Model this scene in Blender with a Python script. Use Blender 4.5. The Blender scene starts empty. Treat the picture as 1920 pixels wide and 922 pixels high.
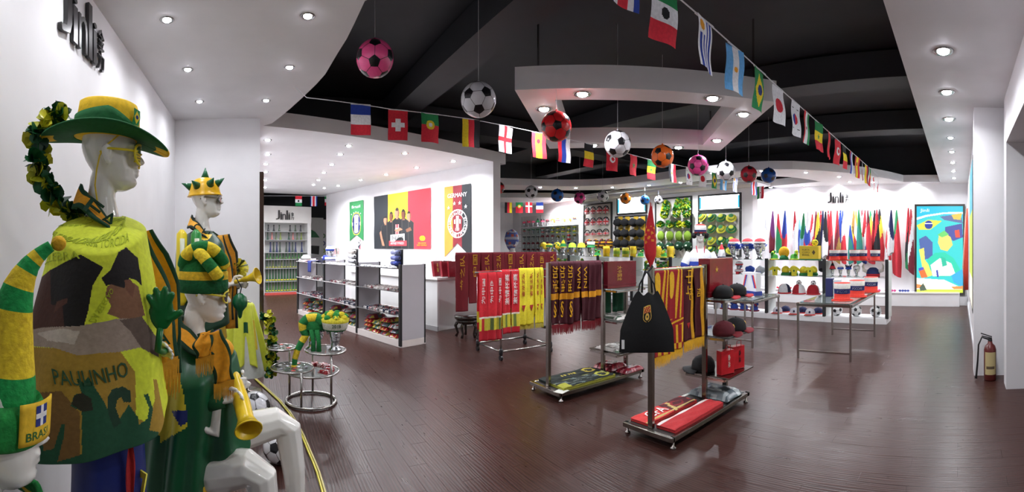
import bpy, bmesh, math, random
from math import sin, cos, tan, pi, sqrt, atan2, radians
from mathutils import Vector, Matrix, noise
random.seed(7)
SC = bpy.context.scene
COL = SC.collection
# ------------------------------------------------------------------ camera: a cylindrical panorama, as the phone took it
F, X0, YH, ZC = 838.0, 483.0, 461.0, 1.45      # pixels per radian, column of the +Y direction, horizon row, eye height
cd = bpy.data.cameras.new('camera'); cam = bpy.data.objects.new('camera', cd); COL.objects.link(cam)
cd.type = 'PANO'; cd.panorama_type = 'CENTRAL_CYLINDRICAL'
cd.central_cylindrical_range_u_min = -960 / F; cd.central_cylindrical_range_u_max = 960 / F
cd.central_cylindrical_range_v_min = -461 / F; cd.central_cylindrical_range_v_max = 461 / F
cd.central_cylindrical_radius = 1.0
cd.clip_start = .02; cd.clip_end = 100
cam.location = (0, 0, ZC); cam.rotation_euler = (pi / 2, 0, -(960 - X0) / F)
SC.camera = cam
# ------------------------------------------------------------------ world and exposure
wd = bpy.data.worlds.new('world'); SC.world = wd; wd.use_nodes = True
wd.node_tree.nodes['Background'].inputs[0].default_value = (.88, .92, 1, 1)
wd.node_tree.nodes['Background'].inputs[1].default_value = .12
SC.view_settings.view_transform = 'Standard'; SC.view_settings.look = 'None'
SC.view_settings.gamma = 1; SC.view_settings.exposure = 0.18; SC.view_settings.use_curve_mapping = False
LAMP_W = 13.0
CEIL = 3.0
# ------------------------------------------------------------------ pixel -> place
def th(px): return (px - X0) / F
def at(px, py, d): t = th(px); return Vector((d * sin(t), d * cos(t), ZC + (YH - py) / F * d))
def onz(px, py, z): return at(px, py, (ZC - z) * F / (py - YH))
def onX(px, py, X): return at(px, py, X / sin(th(px)))
def onY(px, py, Y): return at(px, py, Y / cos(th(px)))
RA = .318; U = Vector((-sin(RA), cos(RA), 0)); Wv = Vector((cos(RA), sin(RA), 0))     # counter room axes
def onw(px, py, w): t = th(px); return at(px, py, w / (sin(t) * Wv.x + cos(t) * Wv.y))
def onu(px, py, u): t = th(px); return at(px, py, u / (sin(t) * U.x + cos(t) * U.y))
def uw(u, w, z=0): return U * u + Wv * w + Vector((0, 0, z))
def proj(p):
    d = sqrt(p[0] ** 2 + p[1] ** 2); return X0 + F * atan2(p[0], p[1]), YH - (p[2] - ZC) / max(d, 1e-6) * F, d
# ------------------------------------------------------------------ materials (all procedural)
MATS = {}
def lin(h):
    h = h.lstrip('#'); c = [int(h[i:i + 2], 16) / 255 for i in (0, 2, 4)]
    return [x / 12.92 if x < .04045 else ((x + .055) / 1.055) ** 2.4 for x in c]
def mat(h, kind='cloth', **kw):
    key = (h, kind, tuple(sorted(kw.items())))
    if key in MATS: return MATS[key]
    m = bpy.data.materials.new(kind + '_' + h.lstrip('#')); MATS[key] = m; m.use_nodes = True
    nt = m.node_tree; b = nt.nodes['Principled BSDF']; L = nt.links.new
    P = dict(cloth=(.85, 0, .10, 60, .15), plastic=(.28, 0, .03, 8, 0), paint=(.6, 0, .03, 3, .03), steel=(.22, 1, .05, 6, 0), print=(.55, 0, .02, 10, 0),
             gloss=(.12, 0, .02, 4, 0), foil=(.18, .35, .25, 25, .6), satin=(.38, 0, .05, 30, .05), dark=(.7, 0, .08, 5, .05), plush=(.95, 0, .22, 70, .5),
             glass=(.03, 0, 0, 4, 0), emit=(.5, 0, 0, 4, 0), silver=(.2, 1, .03, 6, 0), bag=(.22, 0, .12, 14, .35))[kind]
    c = lin(h)
    b.inputs['Roughness'].default_value = kw.get('rough', P[0]); b.inputs['Metallic'].default_value = P[1]
    tc = nt.nodes.new('ShaderNodeTexCoord'); n = nt.nodes.new('ShaderNodeTexNoise'); n.inputs['Scale'].default_value = P[3]; n.inputs['Detail'].default_value = 3
    L(tc.outputs['Object'], n.inputs['Vector'])
    if P[2]:
        r = nt.nodes.new('ShaderNodeValToRGB'); L(n.outputs['Fac'], r.inputs['Fac'])
        r.color_ramp.elements[0].position = .3; r.color_ramp.elements[1].position = .7
        r.color_ramp.elements[0].color = [max(0, x * (1 - P[2])) for x in c] + [1]; r.color_ramp.elements[1].color = [min(1, x * (1 + P[2])) for x in c] + [1]
        L(r.outputs['Color'], b.inputs['Base Color'])
    else: b.inputs['Base Color'].default_value = c + [1]
    if P[4]:
        bp = nt.nodes.new('ShaderNodeBump'); bp.inputs['Strength'].default_value = P[4]; bp.inputs['Distance'].default_value = .01
        L(n.outputs['Fac'], bp.inputs['Height']); L(bp.outputs['Normal'], b.inputs['Normal'])
    if kind == 'glass':
        b.inputs['Transmission Weight'].default_value = .92; b.inputs['IOR'].default_value = 1.15; b.inputs['Base Color'].default_value = c + [1]
    if kind == 'emit':
        b.inputs['Emission Color'].default_value = c + [1]; b.inputs['Emission Strength'].default_value = kw.get('s', 1.0); b.inputs['Base Color'].default_value = (.02, .02, .02, 1)
    if kind == 'gloss': b.inputs['Coat Weight'].default_value = .5
    return m
def floor_mat():
    m = bpy.data.materials.new('dark_wood_planks'); m.use_nodes = True; nt = m.node_tree; b = nt.nodes['Principled BSDF']; L = nt.links.new; N = nt.nodes.new
    g = N('ShaderNodeNewGeometry'); sp = N('ShaderNodeSeparateXYZ'); L(g.outputs['Position'], sp.inputs[0])
    sn = N('ShaderNodeMath'); sn.operation = 'SNAP'; sn.inputs[1].default_value = PW; L(sp.outputs['X'], sn.inputs[0])
    wn = N('ShaderNodeTexWhiteNoise'); wn.noise_dimensions = '1D'; L(sn.outputs[0], wn.inputs['W'])
    mp = N('ShaderNodeMapping'); mp.inputs['Scale'].default_value = (9, 1.1, 1); L(g.outputs['Position'], mp.inputs['Vector'])
    ad = N('ShaderNodeVectorMath'); L(mp.outputs[0], ad.inputs[0]); cb = N('ShaderNodeCombineXYZ'); mu = N('ShaderNodeMath'); mu.operation = 'MULTIPLY'; mu.inputs[1].default_value = 40
    L(wn.outputs['Value'], mu.inputs[0]); L(mu.outputs[0], cb.inputs['Y']); L(cb.outputs[0], ad.inputs[1])
    nz = N('ShaderNodeTexNoise'); nz.inputs['Scale'].default_value = 2.2; nz.inputs['Detail'].default_value = 5; nz.inputs['Distortion'].default_value = 1.6; L(ad.outputs[0], nz.inputs['Vector'])
    wv = N('ShaderNodeTexWave'); wv.inputs['Scale'].default_value = 1.6; wv.inputs['Distortion'].default_value = 7; wv.inputs['Detail'].default_value = 3; L(ad.outputs[0], wv.inputs['Vector'])
    r = N('ShaderNodeValToRGB'); L(wv.outputs['Fac'], r.inputs['Fac'])
    r.color_ramp.elements[0].color = (.030, .0108, .0082, 1); r.color_ramp.elements[1].color = (.058, .022, .017, 1); b.inputs['Specular IOR Level'].default_value = .28
    mx = N('ShaderNodeMix'); mx.data_type = 'RGBA'; mx.blend_type = 'MULTIPLY'; mx.inputs['Factor'].default_value = .55
    r2 = N('ShaderNodeValToRGB'); L(nz.outputs['Fac'], r2.inputs['Fac']); r2.color_ramp.elements[0].color = (.55, .5, .5, 1); r2.color_ramp.elements[1].color = (1.25, 1.2, 1.15, 1)
    L(r.outputs['Color'], mx.inputs[6]); L(r2.outputs['Color'], mx.inputs[7]); L(mx.outputs[2], b.inputs['Base Color'])
    rr = N('ShaderNodeMapRange'); rr.inputs[3].default_value = .22; rr.inputs[4].default_value = .40; L(nz.outputs['Fac'], rr.inputs[0]); L(rr.outputs[0], b.inputs['Roughness'])
    bp = N('ShaderNodeBump'); bp.inputs['Strength'].default_value = .12; bp.inputs['Distance'].default_value = .004; L(wv.outputs['Fac'], bp.inputs['Height']); L(bp.outputs['Normal'], b.inputs['Normal'])
    return m
PW, PL = .122, .92
# ------------------------------------------------------------------ mesh builder
class MB:
    def __init__(s): s.v = []; s.f = []; s.m = []
    def add(s, vs, fs, m=0, M=None):
        o = len(s.v); s.v += [tuple(M @ Vector(v)) if M else tuple(v) for v in vs]
        s.f += [tuple(i + o for i in f) for f in fs]; s.m += m if isinstance(m, list) else [m] * len(fs)
        return s
    def box(s, c, d, m=0, rz=0, M=None):
        x, y, z = d[0] / 2, d[1] / 2, d[2] / 2
        R = Matrix.Translation(c) @ Matrix.Rotation(rz, 4, 'Z')
        if M: R = M @ R
        return s.add([(i, j, k) for i in (-x, x) for j in (-y, y) for k in (-z, z)], [(0, 1, 3, 2), (4, 6, 7, 5), (0, 4, 5, 1), (2, 3, 7, 6), (0, 2, 6, 4), (1, 5, 7, 3)], m, R)
    def b2(s, lo, hi, m=0, M=None): return s.box([(a + b) / 2 for a, b in zip(lo, hi)], [b - a for a, b in zip(lo, hi)], m, 0, M)
    def bar(s, p, q, w, h=None, m=0):
        p = Vector(p); q = Vector(q); d = q - p; M = Matrix.Translation((p + q) / 2) @ d.to_track_quat('Z', 'Y').to_matrix().to_4x4()
        return s.box((0, 0, 0), (w, h or w, d.length), m, 0, M)
    def rings(s, R, m=0, cap=True, closed=True):
        n = len(R[0]); o = len(s.v); fs = []; ms = []
        for i in range(len(R) - 1):
            for j in range(n if closed else n - 1):
                k = (j + 1) % n; fs.append((i * n + j, i * n + k, (i + 1) * n + k, (i + 1) * n + j)); ms.append(m[i] if isinstance(m, list) else m)
        if cap:
            fs.append(tuple(range(n))[::-1]); ms.append(m[0] if isinstance(m, list) else m)
            fs.append(tuple((len(R) - 1) * n + j for j in range(n))); ms.append(m[-1] if isinstance(m, list) else m)
        return s.add([p for r in R for p in r], fs, ms)
    def tube(s, P, r, n=8, m=0, cap=True, flat=1.0):
        P = [Vector(p) for p in P]; R = []; N = len(P); up = None
        for i, p in enumerate(P):
            t = (P[min(i + 1, N - 1)] - P[max(i - 1, 0)]); t = t.normalized() if t.length else Vector((0, 0, 1))
            if up is None: up = Vector((0, 0, 1)) if abs(t.z) < .9 else Vector((0, 1, 0))
            a = t.cross(up).normalized(); b = a.cross(t).normalized(); up = b
            rr = r[i] if isinstance(r, (list, tuple)) else r
            R.append([p + a * rr * cos(2 * pi * k / n) + b * rr * flat * sin(2 * pi * k / n) for k in range(n)])
        return s.rings(R, m, cap)
    def lathe(s, prof, n=16, m=0, M=None, sx=1, sy=1, cap=True):
        R = [[Vector((r * sx * cos(2 * pi * k / n), r * sy * sin(2 * pi * k / n), z)) for k in range(n)] for r, z in prof]
        if M: R = [[M @ p for p in r] for r in R]
        return s.rings(R, m, cap)
    def loft(s, secs, n=20, m=0, cap=True, e=1.0):     # secs: (cx,cy,z,rx,ry)
        def q(a): return abs(a) ** e * (1 if a > 0 else -1)
        return s.rings([[Vector((c[0] + c[3] * q(cos(2 * pi * k / n)), c[1] + c[4] * q(sin(2 * pi * k / n)), c[2])) for k in range(n)] for c in secs], m, cap)
    def ball(s, c, r, nu=14, nv=9, m=0, M=None):
        r = r if isinstance(r, (tuple, list)) else (r, r, r); T = Matrix.Translation(c) @ (M or Matrix.Identity(4)) @ Matrix.Diagonal((*r, 1))
        return s.lathe([(sin(pi * max(.02, min(.98, i / nv))), -cos(pi * i / nv)) for i in range(nv + 1)], nu, m, T)
    def prism(s, pts, z0, z1, m=0, M=None):
        n = len(pts); vs = [(x, y, z0) for x, y in pts] + [(x, y, z1) for x, y in pts]
        return s.add(vs, [tuple(range(n))[::-1], tuple(range(n, 2 * n))] + [(i, (i + 1) % n, n + (i + 1) % n, n + i) for i in range(n)], m, M)
    def grid(s, fn, nu, nv, mf=0):
        vs = [fn(i / nu, j / nv) for j in range(nv + 1) for i in range(nu + 1)]; fs = []; ms = []
        for j in range(nv):
            for i in range(nu):
                a = j * (nu + 1) + i; fs.append((a, a + 1, a + nu + 2, a + nu + 1)); ms.append(mf((i + .5) / nu, (j + .5) / nv) if callable(mf) else mf)
        return s.add(vs, fs, ms)
    def mesh(s, name, mats, smooth=False):
        me = bpy.data.meshes.new(name); me.from_pydata(s.v, [], s.f)
        mats = mats if isinstance(mats, (list, tuple)) else [mats]
        for m in mats: me.materials.append(m)
        me.polygons.foreach_set('material_index', [min(x, len(mats) - 1) for x in s.m])
        if smooth: me.polygons.foreach_set('use_smooth', [True] * len(s.f))
        me.update(); return me
    def obj(s, name, mats, parent=None, smooth=False, bevel=0, thick=0, sub=0, loc=None):
        o = bpy.data.objects.new(name, s.mesh(name, mats, smooth)); COL.objects.link(o)
        if parent: o.parent = parent
        if loc: o.location = loc
        if bevel: md = o.modifiers.new('bevel', 'BEVEL'); md.width = bevel; md.segments = 2; md.limit_method = 'ANGLE'
        if thick: md = o.modifiers.new('thick', 'SOLIDIFY'); md.thickness = thick; md.offset = 0
        if sub: md = o.modifiers.new('sub', 'SUBSURF'); md.levels = sub; md.render_levels = sub
        return o
def T(name, label, cat, loc=(0, 0, 0), rz=0, group=None, rot=None):
    o = bpy.data.objects.new(name, None); COL.objects.link(o); o.location = loc; o.rotation_euler = rot or (0, 0, rz); o.empty_display_size = .1
    return tag(o, label, cat, group)
def tag(o, label, cat, group=None):
    o['label'] = label; o['category'] = cat
    if group: o['group'] = group
    return o
def struct(o): o['kind'] = 'structure'; return o
def dup(root, loc, rz=None, label=None, group=None, scale=None):
    r = root.copy(); COL.objects.link(r); r.location = loc
    if rz is not None: r.rotation_euler = (0, 0, rz)
    if scale: r.scale = (scale,) * 3
    if label: r['label'] = label
    if group: r['group'] = group
    for ch in list(root.children):
        c = ch.copy(); COL.objects.link(c); c.parent = r
        for g in list(ch.children):
            d = g.copy(); COL.objects.link(d); d.parent = c
    return r
def link(name, me, parent=None, loc=(0, 0, 0), rz=0):
    o = bpy.data.objects.new(name, me); COL.objects.link(o); o.parent = parent; o.location = loc; o.rotation_euler = (0, 0, rz); return o
def frame(o, x, y):
    x = Vector(x).normalized(); y = Vector(y).normalized(); z = x.cross(y).normalized(); y = z.cross(x)
    return Matrix(((x.x, y.x, z.x, o[0]), (x.y, y.y, z.y, o[1]), (x.z, y.z, z.z, o[2]), (0, 0, 0, 1)))
def tmesh(body, ext=.002, res=2):
    cu = bpy.data.curves.new('lettering', 'FONT'); cu.body = body; cu.extrude = ext; cu.resolution_u = res
    o = bpy.data.objects.new('lettering', cu); COL.objects.link(o); bpy.context.view_layer.update()
    dg = bpy.context.evaluated_depsgraph_get(); me = bpy.data.meshes.new_from_object(o.evaluated_get(dg))
    bpy.data.objects.remove(o); bpy.data.curves.remove(cu); return me
def txt(body, M, w, h, m, parent, name='lettering', ext=.002, fn=None):
    """lettering fitted into a box w x h centred on the origin of M (or bent by fn(s,t), s,t in 0..1)"""
    me = tmesh(body, ext)
    vs = [v.co.copy() for v in me.vertices]
    x0 = min(v.x for v in vs); x1 = max(v.x for v in vs); y0 = min(v.y for v in vs); y1 = max(v.y for v in vs)
    for v, c in zip(me.vertices, vs):
        s_ = (c.x - x0) / max(x1 - x0, 1e-6); t_ = (c.y - y0) / max(y1 - y0, 1e-6)
        v.co = fn(s_, t_, c.z) if fn else M @ Vector(((s_ - .5) * w, (t_ - .5) * h, c.z))
    me.materials.clear(); me.materials.append(m)
    o = bpy.data.objects.new(name, me); COL.objects.link(o); o.parent = parent; return o
def organic(mb, vox=.012, it=8):
    """one continuous skin over a set of overlapping volumes"""
    o = mb.obj('tmp', mat('#ffffff', 'gloss')); md = o.modifiers.new('r', 'REMESH'); md.mode = 'VOXEL'; md.voxel_size = vox; md.use_smooth_shade = True
    md = o.modifiers.new('s', 'SMOOTH'); md.iterations = it; md.factor = .5
    bpy.context.view_layer.update(); me = bpy.data.meshes.new_from_object(o.evaluated_get(bpy.context.evaluated_depsgraph_get()))
    bpy.data.objects.remove(o); return me
def inpoly(x, y, P):
    c = False; j = len(P) - 1
    for i in range(len(P)):
        if (P[i][1] > y) != (P[j][1] > y) and x < (P[j][0] - P[i][0]) * (y - P[i][1]) / (P[j][1] - P[i][1]) + P[i][0]: c = not c
        j = i
    return c
WHITE = mat('#e9e8ea', 'paint'); STEEL = mat('#b9b6b2', 'steel'); GLASS = mat('#e8f4f0', 'glass'); BLACK = mat('#141416', 'paint')
# ================================================================== the setting
FLOORM = floor_mat()
def plankrows():
    for i in range(-14, 96):
        x = i * PW; off = (i % 3) * PL / 3
        for j in range(-4, 19):
            yield x, j * PL + off - .6
planks = []
for x, y in plankrows():
    cx, cy = x + PW / 2, y + PL / 2
    px, py, d = proj((cx, cy, 0)); vis = -60 < px < 1990 and d > 2.0
    planks.append((0 if vis else 1, d, x, y))
planks.sort()
sub = MB(); sub.b2((-2, -4.5, -.06), (11.8, 17.5, -.008)); floor = struct(sub.obj('floor', mat('#1a0d0a', 'paint')))
pm = MB(); g = .0003; b_ = .0007
pm.add([(g, g, -.008), (PW - g, g, -.008), (PW - g, PL - g, -.008), (g, PL - g, -.008), (g, g, -b_), (PW - g, g, -b_), (PW - g, PL - g, -b_), (g, PL - g, -b_),
        (b_, b_, 0), (PW - b_, b_, 0), (PW - b_, PL - b_, 0), (b_, PL - b_, 0)],
       [(0, 1, 5, 4), (1, 2, 6, 5), (2, 3, 7, 6), (3, 0, 4, 7), (4, 5, 9, 8), (5, 6, 10, 9), (6, 7, 11, 10), (7, 4, 8, 11), (8, 9, 10, 11)])
pme = pm.mesh('plank', FLOORM)
rest = MB()
for k, (vv, d, x, y) in enumerate(planks):
    if k < 300: link('plank', pme, floor, (x, y, 0))
    else: rest.add([(a + x, b + y, c) for a, b, c in pm.v], pm.f)
ro = rest.obj('plank_field', FLOORM, floor); ro['kind'] = 'stuff'

def wallbox(name, lo, hi, m=WHITE): return struct(MB().b2(lo, hi).obj(name, m))
LX = -1.016
GREYW = WHITE
wallbox('wall_left', (LX - .15, -4, 0), (LX, 5.58, 3.3), GREYW)
wallbox('wall_left_end', (LX, 5.43, 0), (.03, 5.6, 3.02), GREYW)
wallbox('wall_left_return', (-.10, 5.6, 0), (.03, 12.6, 3.02))
struct(MB().b2((.024, 5.425, 0), (.075, 5.56, 2.35)).obj('trim_1', mat('#3a2a22', 'gloss')))
# poster wall (counter room), its end and the far wall
struct(MB().box((0, 0, 1.51), (.2, 6.6, 3.02)).obj('wall_posters', WHITE)); o = bpy.data.objects['wall_posters']; o.location = uw(5.45 + 3.3, 6.146 + .1); o.rotation_euler = (0, 0, RA)
struct(MB().box((0, 0, 1.2), (9, .2, 2.4)).obj('wall_far_end', WHITE)); o = bpy.data.objects['wall_far_end']; o.location = uw(14.4, 4.5); o.rotation_euler = (0, 0, RA)
struct(MB().box((0, 0, 2.2), (12, .2, 4.4)).obj('wall_far_dark', mat('#2e3033', 'dark'))); o = bpy.data.objects['wall_far_dark']; o.location = uw(15.6, 4.5); o.rotation_euler = (0, 0, RA)
# display wall, flag wall, right wall
wallbox('wall_display', (9.62, 4.8, 0), (9.9, 11.0, 3.05))
wallbox('wall_display_recess', (9.9, 11.0, 0), (10.05, 15.6, 3.05))
wallbox('wall_display_end', (5.4, 15.4, 0), (10.05, 15.6, 3.05))
wallbox('wall_flags', (11.0, -.4, 0), (11.2, 5.6, 3.05))
wallbox('wall_flags_return', (9.88, 5.2, 0), (11.0, 5.35, 3.05))
wallbox('wall_right', (5.05, -.42, 0), (11.2, -.20, 3.05))
wallbox('wall_right_pier', (5.0, -.62, 0), (5.3, -.16, 3.05))
wallbox('wall_right_jamb', (4.5, -2.6, 0), (4.72, -.47, 2.9))
wallbox('wall_right_lintel', (-.5, -.72, 2.5), (4.72, -.47, 3.05))
wallbox('baseboard_right', (5.3, -.2, 0), (11.0, -.185, .1), mat('#c8c8cc', 'paint'))
struct(MB().b2((10.66, 0, 0), (11.0, 5.2, .31)).obj('ledge_flags', WHITE, bevel=.006))
MB().b2((10.64, -.0, .31), (11.0, 5.2, .335)).obj('ledge_top', mat('#f4f2f4', 'gloss'), bpy.data.objects['ledge_flags'])
struct(MB().b2((10.9, -.19, 0), (11.0, 0, .22)).obj('trim_2', WHITE))
# ceilings
DK = mat('#2c2d32', 'dark'); DK2 = DK
struct(MB().b2((-3, -5, 3.95), (12, 18, 4.05)).obj('ceiling', DK))
def soffit(name, pts, z0=CEIL, z1=None, m=WHITE):
    mb = MB(); mb.prism(pts, z0, z1 or z0 + .2); return struct(mb.obj(name, m))
lc = [onz(px, py, CEIL) for px, py in ((684, 2), (664, 45), (650, 73), (633, 100), (610, 139), (593, 158), (566, 184), (545, 203), (527, 218), (510, 231), (492, 236))]
soffit('ceiling_left', [(LX - .1, -4), (1.55, -4), (1.6, -1.0), (1.52, .8), (1.32, 1.9)] + [(p.x, p.y) for p in lc] + [(LX - .1, 5.62)], m=WHITE)
a, b, c, d = uw(5.45, -1.5), uw(5.45, 6.5), uw(12.3, 6.5), uw(12.3, -1.5)
soffit('ceiling_counter', [(p.x, p.y) for p in (a, b, c, d)])
soffit('ceiling_right', [(-1.5, .48), (-1.5, -.75), (11.1, -.75), (11.1, .48)])
# square hanging light ring
ring_o = [(2.42, 3.73), (4.42, 1.92), (6.26, 3.72), (4.33, 5.66)]
cx = sum(p[0] for p in ring_o) / 4; cy = sum(p[1] for p in ring_o) / 4
ring_i = [(cx + (x - cx) * .735, cy + (y - cy) * .735) for x, y in ring_o]
mb = MB()
for k in range(4):
    q = (k + 1) % 4; mb.prism([ring_o[k], ring_o[q], ring_i[q], ring_i[k]], CEIL, CEIL + .23)
struct(mb.obj('ceiling_ring', WHITE))
mb = MB()
for k in range(4): p = Vector((*ring_o[k], 0)).lerp(Vector((cx, cy, 0)), .15); mb.tube([(p.x, p.y, 3.2), (p.x, p.y, 3.96)], .012, 6)
mb.obj('hanger_rod', STEEL, bpy.data.objects['ceiling_ring'])
# curved white band soffit in front of the display and flag walls
Ff = [(10.75, 1.36), (10.2, 1.62), (9.75, 1.88), (9.2, 2.32), (8.77, 2.8), (8.4, 3.3), (8.2, 3.8), (8.1, 4.68), (8.14, 5.66), (8.2, 6.63), (8.2, 7.3), (8.05, 7.95), (7.75, 8.55), (7.37, 8.96), (6.6, 9.38), (5.84, 9.68), (4.6, 9.95)]
Bb = [(10.25, 3.3), (10.1, 3.35), (9.7, 3.5), (9.25, 3.8), (9.0, 4.2), (8.9, 4.7), (8.92, 5.66), (8.98, 6.63), (9.0, 7.3), (8.95, 8.0), (8.6, 8.9), (7.95, 9.6), (7.2, 10.1), (6.4, 10.55), (4.8, 10.9)]
mb = MB(); NB = 40
def pl(P, t):
    L_ = [0]
    for p, q in zip(P, P[1:]): L_.append(L_[-1] + sqrt((p[0] - q[0]) ** 2 + (p[1] - q[1]) ** 2))
    s_ = t * L_[-1]
    for i in range(len(P) - 1):
        if s_ <= L_[i + 1] or i == len(P) - 2:
            k = (s_ - L_[i]) / max(L_[i + 1] - L_[i], 1e-9); return (P[i][0] + (P[i + 1][0] - P[i][0]) * k, P[i][1] + (P[i + 1][1] - P[i][1]) * k)
Fs = Ff[5:]
for k in range(NB):
    mb.prism([pl(Fs, k / NB), pl(Fs, (k + 1) / NB), pl(Bb, (k + 1) / NB), pl(Bb, k / NB)], CEIL, CEIL + .17)
mb.prism([(11.05, .45), (11.05, 5.3), (10.6, 4.9), (10.25, 3.3), (8.4, 3.3), (8.77, 2.8), (9.2, 2.32), (9.75, 1.88), (10.2, 1.62), (10.75, 1.36), (10.8, .45)], CEIL, CEIL + .17)
mb.prism([(9.35, 4.75), (11.0, 4.75), (11.0, 5.3), (9.9, 5.3), (9.9, 10.9), (9.35, 10.9)], CEIL, CEIL + .06)
struct(mb.obj('ceiling_band', WHITE))
mb = MB(); mb.prism([(5.4, 15.4), (5.4, 13.6), (8.9, 11.2), (10.0, 10.9), (10.0, 15.4)], CEIL, CEIL + .15); struct(mb.obj('ceiling_recess', WHITE))
struct(MB().b2((9.55, 4.78, 2.86), (9.63, 11.0, 2.94)).obj('trim_3', mat('#d9d4ca', 'paint')))
def overhead(x, y):
    if inpoly(x, y, ring_o) and not inpoly(x, y, ring_i): return CEIL
    for nm in ('ceiling_band', 'ceiling_recess', 'ceiling_left', 'ceiling_counter', 'ceiling_right'):
        me = bpy.data.objects[nm].data
        for p in me.polygons:
            if p.normal.z < -.5 or p.normal.z > .5:
                if inpoly(x, y, [me.vertices[i].co[:2] for i in p.vertices]): return CEIL
    return 3.95
struct(MB().b2((11.2, -1, 3.0), (11.4, 18, 4.0)).obj('wall_upper_flags', DK)); struct(MB().b2((-3, 16.2, 2.3), (11.4, 16.4, 4.0)).obj('wall_upper_far', DK)); struct(MB().b2((-3, -.95, 3.2), (11.4, -.75, 4.0)).obj('wall_upper_right', DK))
# dark beams under the black ceiling
for k, (p, q, w, h) in enumerate([((2.3, -1), (2.3, 16), .34, .42), ((5.75, -.6), (5.75, 16), .34, .42), ((8.25, -.6), (8.25, 16), .34, .42), ((-1, 7.5), (11.5, 7.5), .40, .5), ((-1, 11.6), (11.5, 11.6), .40, .5)]):
    m_ = MB(); m_.bar((p[0], p[1], 3.95 - h / 2), (q[0], q[1], 3.95 - h / 2), h, w); struct(m_.obj('ceiling_beam', DK2))
wallbox('ceiling_duct', (4.6, 11.2, 3.25), (9.0, 12.0, 3.95), DK2)

# ------------------------------------------------------------------ downlights
def lampmesh():
    r = MB(); r.lathe([(.036, -.002), (.058, -.006), (.064, 0), (.06, .004), (.036, .004)], 20, cap=False); rm = r.mesh('trim_ring', mat('#9b9a99', 'steel'), True)
    e = MB(); e.lathe([(.037, .001), (.036, -.008), (.026, -.015), (.002, -.018)], 16); em = e.mesh('lens', mat('#f6f4ff', 'emit', s=90.0), True)
    return rm, em
RM, EM = lampmesh()
LD = {}
def lamp(x, y, label, group, power=1.0, z=CEIL, size=1.0, off=None):
    t = T('downlight' if not off else off + '_downlight_offscreen', label, 'light', (x, y, z), 0, group); t.scale = (size,) * 3
    link('trim_ring', RM, t); link('lens', EM, t)
    key = round(power, 2)
    if key not in LD:
        l = bpy.data.lights.new('downlight_bulb', 'AREA'); l.shape = 'DISK'; l.size = .07; l.energy = LAMP_W * power; l.color = (.94, .96, 1.0); l.spread = radians(150); LD[key] = l
    o = bpy.data.objects.new('bulb' if not off else off + '_bulb_offscreen', LD[key]); COL.objects.link(o); o.parent = t; o.location = (0, 0, -.021)
def plamp(px, py, *a, **k): p = onz(px, py, CEIL); lamp(p.x, p.y, *a, **k)
for px, py in ((313, 37), (577, 30), (352, 130), (543, 126), (374, 190), (499, 188)): plamp(px, py, 'small round downlight in the grey ceiling above the dressed mannequins', 'downlights over the mannequins', power=.32, size=.8)
for x, y, nm in ((-.62, 2.12, 'wall_row'), (.37, 2.12, 'edge_row'), (-.62, 1.25, 'wall_row_next')): lamp(x, y, 'small round downlight in the grey ceiling above the dressed mannequins', 'downlights over the mannequins', power=.32, size=.8, off=nm)   # the two rows seen in the photo go on at their own spacing
for px, py in ((502, 262), (502, 289), (498, 307), (498, 322), (497, 337), (497, 351), (654, 273), (638, 289), (622, 308), (607, 323), (597, 337), (588, 346), (608, 352), (634, 348), (676, 337), (724, 327), (759, 287), (781, 314), (850, 302)):
    plamp(px, py, 'bright round downlight in the white ceiling over the counter', 'downlights over the counter', power=1.25)
for px, py in ((1092, 176), (1020, 204), (1336, 184), (1394, 214), (1344, 263), (1272, 276), (1112, 272)): plamp(px, py, 'round downlight set in the hanging square ceiling ring', 'downlights in the square ring', power=1.1, size=1.5)
for k in range(-2, 8): lamp(3.55 + .95 * k, .13, 'round downlight in the row along the right-hand white ceiling', 'downlight row by the right wall', power=.9, size=1.35 if k < 3 else 1, off={-1: 'aisle_row', -2: 'aisle_row_next'}.get(k))
for px, py in ((1013, 351), (1080, 352), (1148, 351), (1217, 347), (1276, 342), (1335, 324), (1428, 320), (1511, 323), (1573, 331), (1593, 341), (1572, 347)):
    plamp(px, py, 'round downlight in the curved white ceiling band', 'downlights in the curved band', power=2.0)
for px, X_ in ((1445, 10.75), (1507, 10.72), (1637, 10.66), (1713, 10.92)): lamp(X_, X_ / tan(th(px)), 'round downlight washing the white wall of furled flags', 'downlights above the flag wall', power=1.9)
for x, y in ((9.45, 12.2), (9.45, 11.65), (9.45, 11.12)): lamp(x, y, 'round downlight above the wall of silver heads', 'downlights above the silver heads', power=3.4)
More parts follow.
